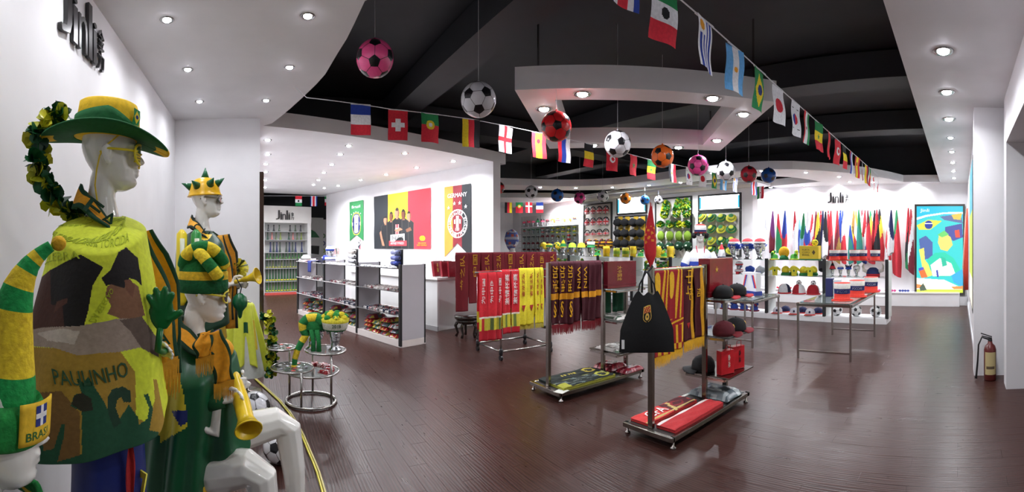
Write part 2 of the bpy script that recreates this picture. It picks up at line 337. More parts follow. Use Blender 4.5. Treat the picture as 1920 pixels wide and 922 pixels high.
# ================================================================== hanging footballs
PHI = (1 + sqrt(5)) / 2
ICO = [Vector(v).normalized() for v in [(0, s1, s2 * PHI) for s1 in (-1, 1) for s2 in (-1, 1)] + [(s1, s2 * PHI, 0) for s1 in (-1, 1) for s2 in (-1, 1)] + [(s2 * PHI, 0, s1) for s1 in (-1, 1) for s2 in (-1, 1)]]
def ball_meshes(pr, seam=.012, full=False):
    s = MB(); s.ball((0, 0, 0), 1, 28, 18)
    p = MB(); E = 1.006
    for a in ICO:
        nb = sorted(ICO, key=lambda q: -q.dot(a))[1:6]; x = (nb[0] - a * nb[0].dot(a)).normalized(); y = a.cross(x)
        R = []
        for rr in (0.02, .5, 1.0):
            R.append([((a + (x * cos(2 * pi * k / 10) + y * sin(2 * pi * k / 10)) * pr * rr * (1 if k % 2 == 0 else .81)).normalized()) * E for k in range(10)])
        p.rings(R, 0)
        for b in nb:
            if (a - b).length and (a.x, a.y, a.z) < (b.x, b.y, b.z):
                pts = [a.lerp(b, t).normalized() for t in (.27, .39, .5, .61, .73)]; sd = a.cross(b).normalized() * seam
                for q, r in zip(pts, pts[1:]): p.add([(q - sd) * E, (q + sd) * E, (r + sd) * E, (r - sd) * E], [(0, 1, 2, 3)])
    return s, p
SPH, PEN = ball_meshes(.34)
PENM = PEN.mesh('pentagon_print', mat('#17181c', 'plastic'))
SPHM = {}
def football(loc, r, hexc, label, group=None, rot=(0, 0, 0), thread=None, kind='plastic', name='inflatable_football', pent=None):
    k = (hexc, kind)
    if k not in SPHM: SPHM[k] = SPH.mesh('shell', mat(hexc, kind, rough=.22), True)
    o = T(name, label, 'ball', loc, 0, group)
    for n_, me in (('shell', SPHM[k]), ('pentagon_print', PENM)):
        c = link(n_, me, o); c.rotation_euler = rot; c.scale = (r, r, r)
    if pent: c.data = PEN.mesh('pentagon_print', mat(pent, 'plastic'))
    if thread:
        t = MB(); t.tube([(0, 0, r * .98), (0, 0, thread - loc[2])], .0022, 5); t.obj('hanging_thread', mat('#cfcfd2', 'cloth'), o)
        t = MB(); t.lathe([(.014, r * .985), (.011, r + .008), (.004, r + .02)], 10); t.obj('valve', mat(hexc, 'plastic', rough=.22), o)
    return o
ROW = [(703, 110, 70, '#fb5c9c', 'pink inflatable football hanging by the curved edge of the grey ceiling', 1), (897, 187, 66, '#dcdce2', 'large white inflatable football hanging between the pink and the red ones', 2),
       (1043, 237, 57, '#ee2b30', 'bright red inflatable football hanging under the square ceiling ring', 3), (1158, 270, 50, '#ececf2', 'white inflatable football hanging between the red and the orange ones', 4),
       (1242, 293, 43, '#f2722a', 'orange inflatable football hanging in front of the bunting next to a pink one', 5), (1309, 310, 39, '#fb5ca8', 'pink inflatable football hanging between the orange and a white one', 6),
       (1361, 320, 36, '#f0f0f5', 'white inflatable football hanging between the pink and the dark red ones', 7), (1404, 327, 32, '#b02634', 'dark red inflatable football hanging beside the blue one', 8), (1441, 329, 29, '#1f4f9c', 'blue inflatable football hanging at the flag wall end of the row', 9)]
random.seed(3)
for px, py, dpx, hx, lb, sd in ROW:
    d = .30 * F / dpx; p = at(px, py, d)
    ring = overhead(p.x, p.y)
    football(p, .15, hx, lb, 'footballs hanging in the front row', (random.uniform(-.5, .5) + .3, random.uniform(-.4, .4), sd * 1.3), ring)
ROW2 = [(934, 352, 24, '#e02a32', 'red inflatable football half hidden behind the poster wall end', 10.6), (996, 360, 24, '#e6e6ea', 'white inflatable football hanging beside the blue one over the silver heads', 10.5), (1045, 366, 24, '#1c62b8', 'blue inflatable football hanging in front of the wall of silver heads', 10.5),
        (1087, 371, 22, '#ee4a9c', 'small pink inflatable football hanging beside the flag patterned panel', 11.0), (1130, 368, 22, '#d8d8de', 'white inflatable football hanging over the red white and blue panel', 11.2), (1173, 372, 21, '#f08a2c', 'small orange inflatable football hanging before the lit sign', 11.4),
        (1209, 375, 18, '#2a74d2', 'small bright blue inflatable football by the lit sign', 11.4), (1235, 375, 16, '#d4d2dc', 'small white inflatable football at the corner of the green garland panel', 11.5)]
for k, (px, py, dpx, hx, lb, d) in enumerate(ROW2):
    football(at(px, py, d), dpx / F * d / 2, hx, lb, 'footballs hanging in the back row', (.4 + k, .3, k * 1.1), overhead(*at(px, py, d).xy))
# ================================================================== bunting
FC = {c: mat(h, 'cloth') for c, h in dict(r='#d8283a', w='#eeeef0', b='#2340a0', g='#1f8a4c', y='#f2d628', k='#1a1a20', s='#6ab2ea', m='#a01c34', o='#e8a020', n='#28367c', l='#4cc070').items()}
def cross(u, v, c, w): return abs(u - .5) < w or abs(v - .5) < w * .67
def disc(u, v, r, cu=.5, cv=.5): return (u - cu) ** 2 + ((v - cv) * 1.5) ** 2 < r * r
def bands(s, ax): return lambda u, v: s[min(len(s) - 1, int((v if ax else u) * len(s)))]
def star(u, v, cu, cv, r):
    a = atan2((v - cv) * 1.5, u - cu); d = sqrt((u - cu) ** 2 + ((v - cv) * 1.5) ** 2); return d < r * (.62 + .38 * cos(5 * (a + pi / 2)))
PAT = dict(
    france=bands('bwr', 1), france2=bands('rwb', 0), swiss=lambda u, v: 'w' if (abs(u - .5) < .12 and abs(v - .5) < .22) or (abs(v - .5) < .08 and abs(u - .5) < .33) else 'r',
    portugal=lambda u, v: 'w' if disc(u, v, .1, .5, .4) else 'y' if disc(u, v, .24, .5, .4) else 'g' if v < .4 else 'r', germany=bands('yrk', 0), germany2=bands('kry', 0),
    england=lambda u, v: 'r' if abs(u - .5) < .09 or abs(v - .5) < .07 else 'w', spain=lambda u, v: 'm' if disc(u, v, .14, .5, .33) else 'y' if .27 < u < .73 else 'r', russia=bands('rbw', 0),
    belgium=bands('kyr', 1), tunisia=lambda u, v: 'r' if disc(u, v, .13, .53, .45) else 'w' if disc(u, v, .25, .5, .45) else 'r', morocco=lambda u, v: 'g' if star(u, v, .5, .5, .24) else 'r',
    senegal=lambda u, v: 'g' if star(u, v, .5, .5, .16) else 'gyr'[min(2, int(v * 3))], egypt=lambda u, v: 'y' if disc(u, v, .12) else 'kwr'[min(2, int(u * 3))],
    korea=lambda u, v: ('r' if u > .5 else 'b') if disc(u, v, .24) else 'k' if any(abs(u - a) < .1 and abs(v - b) < .05 and int(v * 60) % 2 for a in (.22, .78) for b in (.2, .8)) else 'w',
    japan=lambda u, v: 'r' if disc(u, v, .28) else 'w', brazil=lambda u, v: 'n' if disc(u, v, .19) else 'y' if abs(u - .5) / .4 + abs(v - .5) / .42 < 1 else 'g',
    argentina=lambda u, v: 'o' if disc(u, v, .09) else 'sws'[min(2, int(u * 3))], uruguay=lambda u, v: ('o' if disc(u, v, .16, .25, .17) else 'w') if u < .48 and v < .34 else 'wb'[int(u * 9) % 2],
    mexico=lambda u, v: 'k' if disc(u, v, .15) else 'gwr'[min(2, int(v * 3))], mexico2=lambda u, v: 'k' if disc(u, v, .15) else 'rwg'[min(2, int(v * 3))], costarica=bands('bwrrwb', 0), iran=lambda u, v: 'm' if disc(u, v, .08) else 'rwg'[min(2, int(u * 3))],
    denmark=lambda u, v: 'w' if abs(u - .5) < .09 or abs(v - .38) < .06 else 'r', poland=bands('wr', 1), panama=lambda u, v: 'bw'[(u > .5) ^ (v > .5)] if (u > .5) ^ (v > .5) else 'r', croatia=lambda u, v: 'rw'[(int(u * 6) + int(v * 8)) % 2] if disc(u, v, .25) else 'rwb'[min(2, int(u * 3))])
FLM = {}
def flagmesh(n):
    if n in FLM: return FLM[n]
    fn = PAT[n]; ks = []; mb = MB(); i0 = len(FLM)
    def mf(u, v):
        c = fn(u, v)
        if c not in ks: ks.append(c)
        return ks.index(c)
    mb.grid(lambda u, v: Vector(((u - .5) * .2, .012 * sin(u * 5 + i0) * v + .006 * sin(v * 7 + i0), -.3 * v)), 30, 45, mf)
    FLM[n] = mb.mesh('flag', [FC[c] for c in ks], True); return FLM[n]
def bunting(label, P, items, group='strings of small national flags', rzf=0):
    """P: list of cord points; items: (pixel column, flag)"""
    o = T('flag_bunting', label, 'bunting', P[0], 0, group); O = Vector(P[0]); P = [Vector(p) for p in P]
    c = MB(); pts = []
    for a, b in zip(P, P[1:]):
        n = max(2, int((b - a).length / .5))
        for k in range(n): pts.append(a.lerp(b, k / n) - O)
    pts.append(P[-1] - O); c.tube(pts, .0045, 5); c.obj('cord', mat('#e4e4e6', 'cloth'), o)
    for k, (px, n) in enumerate(items):
        best = None
        for a, b in zip(P, P[1:]):
            for q in range(41):
                w = a.lerp(b, q / 40); e = abs(proj(w)[0] - px)
                if best is None or e < best[0]: best = (e, w, (b - a))
        w, dr = best[1], best[2]
        f = link('flag', flagmesh(n), o, w - O); f.rotation_euler = (.05 * sin(k * 2.1), 0, atan2(dr.y, dr.x) + .16 * sin(k * 3.7) + rzf)
        g_ = MB(); g_.tube([w - O + Vector((-.1 * dr.x / dr.length, -.1 * dr.y / dr.length, 0)), w - O + Vector((.1 * dr.x / dr.length, .1 * dr.y / dr.length, -0))], .006, 5)
        g_.obj('sleeve', mat('#dcdce0', 'cloth'), o)
PA = [Vector((.36, 4.33, 2.998)), at(575, 183, 4.33), onY(735, 205, 4.28), onY(880, 223, 4.25), onY(1010, 249, 4.27), onY(1105, 270, 4.35), onY(1222, 300, 4.42), onY(1320, 320, 4.45), at(1427, 343, 10.1), at(1450, 346, 10.6), Vector((9.95, 5.21, 2.88))]
bunting('string of national flags from the grey curved ceiling past the counter', PA, [(676, 'france'), (746, 'swiss'), (806, 'portugal'), (882, 'germany'), (949, 'england'), (1010, 'spain'), (1058, 'russia'), (1105, 'belgium'), (1148, 'tunisia'), (1187, 'morocco'), (1222, 'senegal'), (1260, 'egypt'), (1291, 'korea'), (1317, 'japan'), (1338, 'brazil'), (1358, 'argentina'), (1378, 'uruguay'), (1396, 'mexico2'), (1413, 'costarica'), (1426, 'iran')])
PB = [Vector((1.30, 1.42, 2.998)), Vector((1.5, 1.425, 2.87)), Vector((1.95, 1.43, 2.80)), Vector((3.35, 1.44, 2.745)), Vector((5.2, 1.47, 2.745)), Vector((8.4, 1.52, 2.77)), Vector((9.9, 1.95, 2.998))]
bunting('string of national flags running along the right-hand white ceiling', PB, [(1168, 'costarica'), (1248, 'mexico'), (1321, 'uruguay'), (1377, 'argentina'), (1424, 'brazil'), (1460, 'japan'), (1491, 'korea'), (1514, 'iran'), (1535, 'senegal'), (1554, 'morocco'), (1571, 'tunisia'), (1584, 'belgium'), (1596, 'russia'), (1607, 'spain'), (1616, 'england'), (1625, 'germany'), (1632, 'portugal'), (1638, 'swiss'), (1646, 'poland')])
bunting('string of small flags in front of the silver heads by the white recess', [Vector((5.9, 10.3, 2.998)), at(930, 379, 12.4), at(1032, 379, 12.6), Vector((8.8, 8.3, 2.998))], [(953, 'germany2'), (975, 'portugal'), (991, 'denmark'), (1012, 'france')])
bunting('string of small flags above the far bottle shelves', [uw(12.2, 3.2, 2.998), at(488, 367, 13.1), at(630, 368, 13.4), uw(12.2, 6.1, 2.998)], [(560, 'mexico2'), (587, 'costarica'), (614, 'mexico')])
# ================================================================== wall signs
INK = mat('#1d1c1e', 'plastic')
def jinli(label, M, h, name='wall_sign'):
    o = T(name, label, 'sign', M.to_translation()); Mi = Matrix.Translation(M.to_translation()).inverted() @ M
    x = -h * .95
    for ch, w, hh in (('J', .42, 1.0), ('ı', .17, .62), ('n', .38, .62), ('l', .17, 1.0), ('ı', .17, .62)):
        txt(ch, Mi @ Matrix.Translation((x + w * h / 2, hh * h / 2, .012)), w * h, hh * h, INK, o, 'letter', .012); x += (w + .07) * h
    for ch in (2, 4): txt('.', Mi @ Matrix.Translation((-h * .95 + (.575 if ch == 2 else 1.545) * h - (.0 if ch == 2 else .01), .72 * h, .012)), .15 * h, .1 * h, INK, o, 'letter', .012)
    for k, ch in enumerate('金力'): txt(ch, Mi @ Matrix.Translation((x + .22 * h, (.62 - .42 * k) * h, .01)), .34 * h, .38 * h, INK, o, 'letter', .01)
p = Vector((LX + .004, 2.42, 2.585))
jinli('black raised lettering with two characters on the grey left wall', frame(p, (0, 1, 0), (0, 0, 1)), .33)
p = onX(1570, 380, 10.995); jinli('black raised lettering on the white wall above the furled flags', frame(p, (0, -1, 0), (0, 0, 1)), .27)
# ---- posters on the counter wall
def wallframe(px, py, w=6.146): p = onw(px, py, w); return p
def poster(name, label, px0, px1, ty, by, cat, body):
    """ty, by: rows of the top and bottom at the left edge"""
    a = onw(px0, ty, 6.140); b = onw(px1, ty, 6.140); bz = onw(px0, by, 6.14).z
    w = (b - a).length; h = a.z - bz; o = T(name, label, cat, Vector((a.x, a.y, bz)))
    M = frame((0, 0, 0), (b - a).xy.to_3d(), (0, 0, 1)); body(o, M, w, h); return o
def quadpaint(o, M, w, h, nu, nv, fn, name='cloth', mats=None, kind='print', wave=.006, notch=0):
    ks = []
    def mf(u, v):
        c = fn(u, v)
        if c not in ks: ks.append(c)
        return ks.index(c)
    def pos(u, v):
        hh = h * (1 - notch * (1 - abs(2 * u - 1))) if notch else h
        return M @ Vector((u * w, h - v * hh, .006 + wave * (1 + sin(u * 9 + v * 4) * cos(v * 7))))
    mb = MB(); mb.grid(pos, nu, nv, mf); return mb.obj(name, [mats[c] for c in ks] if mats else [mat(c, kind) for c in ks], o, True)
def tx(o, M, w, h, s, u, v, tw, th_, m, ext=.0015): return txt(s, M @ Matrix.Translation((u * w, h * (1 - v), .022)), tw * w, th_ * h, m, o, 'lettering', ext)
WP = mat('#f2f2f4', 'print')
def brazilp(o, M, w, h):
    E = lambda u, v: abs(u - .5) ** 2.6 / .3 ** 2.6 + abs((v - .57)) ** 2.6 / .27 ** 2.6
    def fn(u, v):
        v2 = v * (1 - .16 * (1 - abs(2 * u - 1)))
        e = E(u, v2)
        if e < .62: return '#f0f0f0' if abs(u - .5) < .13 + .2 * abs(abs(v2 - .57) - .11) else '#26306e'
        if e < .85: return '#f0f0f0' if abs(v2 - .57) < .04 else '#26306e'
        if e < 1.1: return '#c8c84a'
        return '#35854f'
    quadpaint(o, M, w, h, 60, 110, fn, notch=.16)
    tx(o, M, w, h, 'Brazil', .5, .14, .6, .07, WP); tx(o, M, w, h, 'CBF', .5, .57, .22, .05, mat('#26306e', 'print'))
    for k, u in enumerate((.18, .34, .5, .66, .82)): tx(o, M, w, h, '★', u, .27 + .03 * (abs(k - 2) ** 1.5) * .6, .09, .035, WP)
poster('pennant_banner', 'green swallow-tailed pennant with a crest and stars on the white wall', 656, 682, 379, 452, 'banner', brazilp)
def germp(o, M, w, h):
    def fn(u, v):
        v2 = v * (1 - .2 * (1 - abs(2 * u - 1))); x, y = (u - .5) * w, (v2 - .53) * h; r = sqrt(x * x + y * y) / (w * .36)
        if .95 < r < 1.03 or .66 < r < .70: return '#ecebe8'
        xa, ya = abs(x) / w, y / h
        if xa < .05 and -.09 < ya < .06 or (.05 < xa < .13 and -.075 + (xa - .05) * .3 < ya < -.0 and int(xa * 60) % 2 == 0) or (xa < .1 and .06 < ya < .1 and int(xa * 40) % 2 == 0) or (abs(xa - .02) < .03 and -.11 < ya < -.08): return '#ecebe8'
        return '#e89a3c' if u < .33 else '#8c2330' if u < .67 else '#20262a'
    quadpaint(o, M, w, h, 84, 150, fn, notch=.2)
    tx(o, M, w, h, 'GERMANY', .5, .135, .72, .06, WP)
    for u, v in ((.18, .3), (.4, .245), (.6, .245), (.82, .3)): tx(o, M, w, h, '★', u, v, .12, .055, WP)
    for k, ch in enumerate('DEUTSCHER FUSSBALL-BUND'):
        a = radians(-175 + k * 15.3)
        if ch != ' ': txt(ch, M @ Matrix.Translation((w * (.5 + .30 * cos(-a - 0)), h * .47 + w * .30 * sin(-a), .022)) @ Matrix.Rotation(-a - pi / 2, 4, 'Z'), .07 * w, .09 * w, WP, o, 'lettering', .0015)
poster('pennant_banner', 'orange red and black swallow-tailed pennant with an eagle crest', 834, 884, 351, 482, 'banner', germp)
def belg(o, M, w, h):
    men = [(.235, .47, .035, .075), (.345, .41, .036, .09), (.45, .36, .042, .10), (.56, .39, .038, .09), (.65, .43, .036, .085)]
    arms = [([(.115, .70), (.145, .66), (.17, .80), (.215, .95), (.17, .95), (.135, .82)], '#b88468'), ([(.60, .66), (.68, .62), (.70, .68), (.62, .71)], '#8a5a44'), ([(.40, .66), (.5, .62), (.55, .66), (.44, .70)], '#b88468')]
    def fn(u, v):
        if .3 < u < .62 and .855 < v < .945: return '#d8424c'
        for P, c in arms:
            if inpoly(u, v, P): return c
        for k in (2, 3, 1, 0, 4):
            cu, cv, rw, rh = men[k]; e = ((u - cu) / rw) ** 2 + ((v - cv) / rh) ** 2
            if e < 1: return '#2a1c18' if v < cv - rh * .5 or (k == 2 and abs(u - cu) < .012 and v < cv - rh * .4) else ('#7a4a34' if k in (1, 3) else '#c08a6c') if (u - cu) < rw * .35 else '#8a5c48' if k not in (1, 3) else '#4a2c22'
            sy = v - cv - rh * .8; ax_ = abs(u - cu)
            if ax_ < .02 and 0 < sy < .03: return '#9a6a54'
            if sy > 0 and ax_ < min(.085, .03 + sy * 1.1):
                if k == 2 and ax_ < .03 and .56 < v < .74: return '#d8c8c4' if abs(ax_ - .02) < .008 or .62 < v < .67 else '#a83040'
                if abs(ax_ - min(.085, .03 + sy * 1.1)) < .005: return '#5a544c'
                return ('#26282c', '#202226', '#1c1d22', '#232529', '#2a2b2e')[k]
        if disc(u, (v - .82) / 1.5 + .5, .045, .87, .5): return '#e8c020'
        return '#23282e' if u < .28 else '#f0d82e' if u < .635 else '#d83a48'
    quadpaint(o, M, w, h, 170, 130, fn, wave=.008)
    s_ = MB(); s_.add([M @ Vector((x * w, y * h, .020)) for x, y in ((.33, .13), (.585, .145), (.585, .27), (.33, .255))], [(0, 1, 2, 3)]); s_.obj('white_panel', WP, o)
    tx(o, M, w, h, 'Jupiler', .457, .80, .21, .09, mat('#141416', 'print')); tx(o, M, w, h, '#ENJOYRED', .455, .905, .24, .055, mat('#f4d8d8', 'print'))
    tx(o, M, w, h, 'BELGIAN', .87, .90, .12, .022, mat('#e8c020', 'print')); tx(o, M, w, h, 'RED DEVILS', .87, .935, .15, .022, mat('#e8c020', 'print'))
poster('fabric_poster', 'large black yellow and red fabric poster showing five footballers', 702, 808, 369, 466, 'poster', belg)
# ================================================================== mannequins
GW = mat('#eceae4', 'gloss'); YEL = '#f0c41c'; GRN = '#14602f'; DGR = '#0e4426'; LIME = '#dce83a'; GOLD = '#f0a81e'; NAVY = '#1c2a6e'
HS = [(-.012, .060, .015, .030), (.004, .094, -.01, .044), (.020, .104, -.035, .053), (.036, .094, -.05, .058), (.050, .096, -.058, .061), (.062, .096, -.066, .064), (.078, .092, -.078, .067), (.10, .090, -.092, .071), (.13, .088, -.104, .075), (.15, .096, -.108, .077), (.18, .092, -.107, .077), (.21, .077, -.097, .070), (.235, .048, -.072, .050), (.25, .008, -.03, .014)]
def head(mb, M, ear=True, n=22, m=0):
    R = []
    for z, f, b, w in HS:
        r = []
        for k in range(n):
            a = 2 * pi * k / n; c, s_ = cos(a), sin(a); cx = (f + b) / 2; rx = (f - b) / 2
            q = lambda v, e: abs(v) ** e * (1 if v > 0 else -1)
            r.append(M @ Vector((cx + rx * q(c, .9), w * q(s_, .95), z)))
        R.append(r)
    mb.rings(R, m)
    nose = [(.145, .094, .010), (.128, .106, .013), (.110, .121, .016), (.097, .130, .019), (.088, .126, .019), (.080, .100, .015)]
    mb.rings([[M @ Vector((x * f + (1 - f) * .07, y * w_, z)) for f, y in ((0, -1.2), (.72, -1), (1, 0), (.72, 1), (0, 1.2))] for z, x, w_ in nose], m)
    mb.ball(M @ Vector((.096, 0, .0655)), (.015, .025, .0085), 8, 6, m, M.to_3x3().to_4x4()); mb.ball(M @ Vector((.094, 0, .0475)), (.015, .021, .0095), 8, 6, m, M.to_3x3().to_4x4())
    for s_ in (-1, 1):
        mb.ball(M @ Vector((.072, s_ * .034, .122)), (.016, .02, .011), 8, 6, m, M.to_3x3().to_4x4())
        mb.ball(M @ Vector((.078, s_ * .034, .147)), (.018, .032, .009), 8, 6, m, M.to_3x3().to_4x4())
        if ear: mb.tube([M @ Vector((-.004 + dx, s_ * (.075 + dy), z)) for dx, dy, z in ((.004, .002, .075), (-.006, .008, .088), (-.016, .012, .108), (-.018, .012, .128), (-.006, .010, .138), (.006, .004, .128), (.002, .002, .10))], [.010, .011, .011, .011, .010, .009, .009], 6, m)
I4 = Matrix.Identity(4)
def limb(mb, P, r, n=12): mb.tube(P, r, n)
def neck(mb, z): limb(mb, [(-.012, 0, z + .10), (-.022, 0, z + .03), (-.03, 0, z - .04), (-.025, 0, z - .12)], [.035, .050, .052, .064], 16)
def hand(mb, p, d, side, s=1.0, curl=.5):
    """p wrist, d direction of the fingers, side = direction of the thumb; five bent fingers"""
    p = Vector(p); d = Vector(d).normalized(); sd = Vector(side); sd = (sd - d * sd.dot(d)).normalized(); nr = d.cross(sd)
    mb.tube([p - d * .02 * s, p + d * .03 * s, p + d * .075 * s, p + d * .095 * s], [.024 * s, .034 * s, .038 * s, .034 * s], 10, flat=.45)
    for k, (o, L) in enumerate(((.027, .070), (.009, .080), (-.009, .075), (-.026, .058))):
        a = p + d * .088 * s + sd * o * s; q = [a]; dr = d.copy()
        for j in range(3):
            dr = (dr * cos(curl) + nr * sin(curl)).normalized(); q.append(q[-1] + dr * L * s / 3)
        mb.tube([a - d * .03 * s] + q, [.009 * s, .0095 * s, .009 * s, .0085 * s, .007 * s], 7)
    a = p + d * .03 * s + sd * .028 * s; mb.tube([a - sd * .02 * s, a + sd * .02 * s + d * .02 * s, a + sd * .028 * s + d * .05 * s + nr * .015 * s, a + sd * .02 * s + d * .072 * s + nr * .028 * s], [.012 * s, .012 * s, .010 * s, .008 * s], 7)
TORSO = [(-.01, 0, .93, .105, .165), (-.01, 0, 1.0, .10, .155), (0, 0, 1.10, .09, .138), (.005, 0, 1.22, .10, .15), (.01, 0, 1.34, .115, .172), (.0, 0, 1.41, .105, .185), (-.01, 0, 1.465, .08, .155), (-.02, 0, 1.52, .06, .09), (-.026, 0, 1.58, .050, .052)]
def shoulders(mb, dz=0):
    for s_ in (-1, 1): mb.ball((-.005, s_ * .18, 1.415 + dz), (.056, .055, .058))
class Cloth:
    """parametric sheet that knows where it lies in the picture, so that prints land where the photo shows them"""
    def __init__(s, fn, root): s.fn = fn; s.root = root; s.M = Matrix.Translation(root.location) @ Matrix.Rotation(root.rotation_euler.z, 4, 'Z')
    def px(s, u, v): return proj(s.M @ s.fn(u, v))
    def build(s, name, nu, nv, polys, base, thick=.004, kind='cloth', parent=None):
        ks = [base]
        bb = [(min(p[0] for p in P), max(p[0] for p in P), min(p[1] for p in P), max(p[1] for p in P)) for P, _ in polys]
        def mf(u, v):
            x, y, d = s.px(u, v); c = base
            if d < s.dmax:
                for (P, col), q in zip(polys, bb):
                    if q[0] < x < q[1] and q[2] < y < q[3] and inpoly(x, y, P): c = col
            if c not in ks: ks.append(c)
            return ks.index(c)
        mb = MB(); mb.grid(s.fn, nu, nv, mf); return mb.obj(name, [mat(k, kind) for k in ks], parent or s.root, True, thick=thick)
    def uv(s, x, y):
        if not hasattr(s, 'tab'): s.tab = [(i / 90, j / 90, *s.px(i / 90, j / 90)) for i in range(91) for j in range(91)]
        return min(s.tab, key=lambda t: (t[2] - x) ** 2 + (t[3] - y) ** 2 + (1e6 if t[4] > s.dmax else 0))[:2]
    def text(s, body, c4, h, kind='cloth', lift=.006):
        """c4: pixel corners left-bottom, right-bottom, right-top, left-top"""
        q = [s.uv(*c) for c in c4]
        def fn(a, b, z):
            u = (q[0][0] * (1 - a) + q[1][0] * a) * (1 - b) + (q[3][0] * (1 - a) + q[2][0] * a) * b
            v = (q[0][1] * (1 - a) + q[1][1] * a) * (1 - b) + (q[3][1] * (1 - a) + q[2][1] * a) * b
            e = .01; p = s.fn(u, v); n = (s.fn(u + e, v) - p).cross(s.fn(u, v + e) - p); n.normalize()
            w = s.M.to_3x3() @ n
            if w.dot(s.M @ p - Vector((0, 0, ZC))) > 0: n = -n
            return p + n * (lift + z)
        return txt(body, None, 1, 1, mat(h, kind), s.root, 'lettering', .0005, fn)
def shades(root, M, hx, kind='plastic', shutter=False):
    """a pair of spectacles on the head frame M: frame, lenses or slats"""
    f = MB(); ls = []; sl = []
    for s_ in (-1, 1):
        c = Vector((.108, s_ * .040, .116)); k_ = 1.3 if shutter else 1.0
        ringp = [M @ (c + Vector((-.02 * max(0, cos(2 * pi * k / 16) * s_), .033 * k_ * cos(2 * pi * k / 16), .027 * k_ * sin(2 * pi * k / 16)))) for k in range(17)]
        f.tube(ringp, .005 if shutter else .004, 6)
        if shutter:
            for k in range(-3, 4):
                zz = k * .0095; w_ = .042 * sqrt(max(.1, 1 - (zz / .036) ** 2)); l = MB(); l.tube([M @ (c + Vector((-.02 * (s_ < 0), -w_, zz))), M @ (c + Vector((0, 0, zz))), M @ (c + Vector((-.02 * (s_ > 0), w_, zz)))], .0036, 5); sl.append(l)
        else: l = MB(); l.add([M @ c] + ringp[:16], [(0, k + 1, (k + 1) % 16 + 1) for k in range(16)]); ls.append(l)
        f.tube([M @ Vector((.098, s_ * .072, .122)), M @ Vector((.06, s_ * .084, .124)), M @ Vector((-.012, s_ * .087, .128)), M @ Vector((-.035, s_ * .086, .112))], .0045, 6)
    f.tube([M @ Vector((.108, -.012, .124)), M @ Vector((.114, 0, .126)), M @ Vector((.108, .012, .124))], .004, 6)
    a = f.obj('spectacles', mat(hx, kind), root, True)
    for l in ls: l.obj('lens', mat('#30343a', 'gloss'), a, True)
    for k, l in enumerate(sl): l.obj('slat', mat(hx if k % 7 < 4 else '#2c6a3a', kind), a, True)
    return a
def part(o, label): o['label'] = label; return o
def HM(x, z, y=0, tilt=0, yaw=0): return Matrix.Translation((x, y, z)) @ Matrix.Rotation(yaw, 4, 'Z') @ Matrix.Rotation(tilt, 4, 'Y')
def scarf_ring(mb, z, rx, ry, w, cx=-.02, drop=.09, m=(0, 1, 0)):
    """scarf laid round the neck, sloping to the front"""
    def fn(u, v):
        a = 2 * pi * u; f = (1 + cos(a)) / 2; zz = z - drop * f - w * v * (1 - .45 * sin(a) ** 2)
        return Vector((cx + rx * (1 + .45 * v + .25 * f) * cos(a), ry * (1 + 1.05 * v) * sin(a), zz + .006 * sin(6 * a + 3 * v)))
    mb.grid(fn, 40, 9, lambda u, v: m[0] if v < .2 else m[2] if v > .78 else m[1])
def strip(mb, P, w, wd, m=(0, 1, 0), n=24, k=8, tw=None):
    """flat hanging strip along the path P, wd = width direction"""
    P = [Vector(p) for p in P]; wd = Vector(wd).normalized()
    def fn(u, v):
        s_ = v * (len(P) - 1); i = min(int(s_), len(P) - 2); p = P[i].lerp(P[i + 1], s_ - i)
        return p + wd * w * (u - .5) + Vector((.006 * sin(v * 9 + u * 4), .006 * sin(v * 7 + u * 9), 0))
    mb.grid(fn, k, n, lambda u, v: m[0] if u < .18 else m[2] if u > .82 else m[1])
def fringe(mb, a, b, L, n=22, m=0, dirn=(0, 0, -1)):
    a = Vector(a); b = Vector(b); dv = Vector(dirn)
    for k in range(n):
        p = a.lerp(b, (k + .5) / n); w = (b - a) / n * .6; e = p + dv * L * random.uniform(.75, 1.05) + (b - a) / n * random.uniform(-.5, .5)
        mb.add([p - w, p + w, e + w * .5, e - w * .5], [(0, 1, 2, 3)], m)
FLW = {}
def flower(h, v, fl):
    k = (h, v, fl)
    if k not in FLW:
        random.seed(v * 7 + 1); mb = MB()
        for q in range(9):
            a = Vector([random.gauss(0, 1) for _ in range(3)]).normalized(); b = a.orthogonal().normalized(); b = Matrix.Rotation(random.uniform(0, 6), 3, a) @ b; t = a.cross(b)
            p = Vector((0, 0, 0)); e = p + a * fl * .55; w = b * fl * .36
            mb.add([p, p + a * fl * .3 + w, e + w * .7 + t * fl * .12, e + t * fl * .2 + a * fl * .08, e - w * .7 + t * fl * .12, p + a * fl * .3 - w], [(0, 1, 2, 3), (0, 3, 4, 5)])
        FLW[k] = mb.mesh('flower', mat(h, 'satin'), True)
    return FLW[k]
def garland(o, P, r, cols, seed=1, fl=.05, n=None, kind=None):
    """flower garland: one petal tuft after another along a path"""
    P = [Vector(p) for p in P]; L = sum((a - b).length for a, b in zip(P, P[1:])); n = n or int(L / (fl * .62))
    c = MB(); c.tube(P, .004, 5); c.obj('cord', mat(GRN, 'cloth'), o); rg = random.Random(seed)
    for k in range(n):
        s_ = k / max(1, n - 1) * (len(P) - 1); i = min(int(s_), len(P) - 2); p = P[i].lerp(P[i + 1], s_ - i); h = cols[k % len(cols)]
        f = link('flower', flower(h, k % 4, fl), o, p + Vector([rg.uniform(-r, r) for _ in range(3)])); f.rotation_euler = [rg.uniform(0, 6) for _ in range(3)]
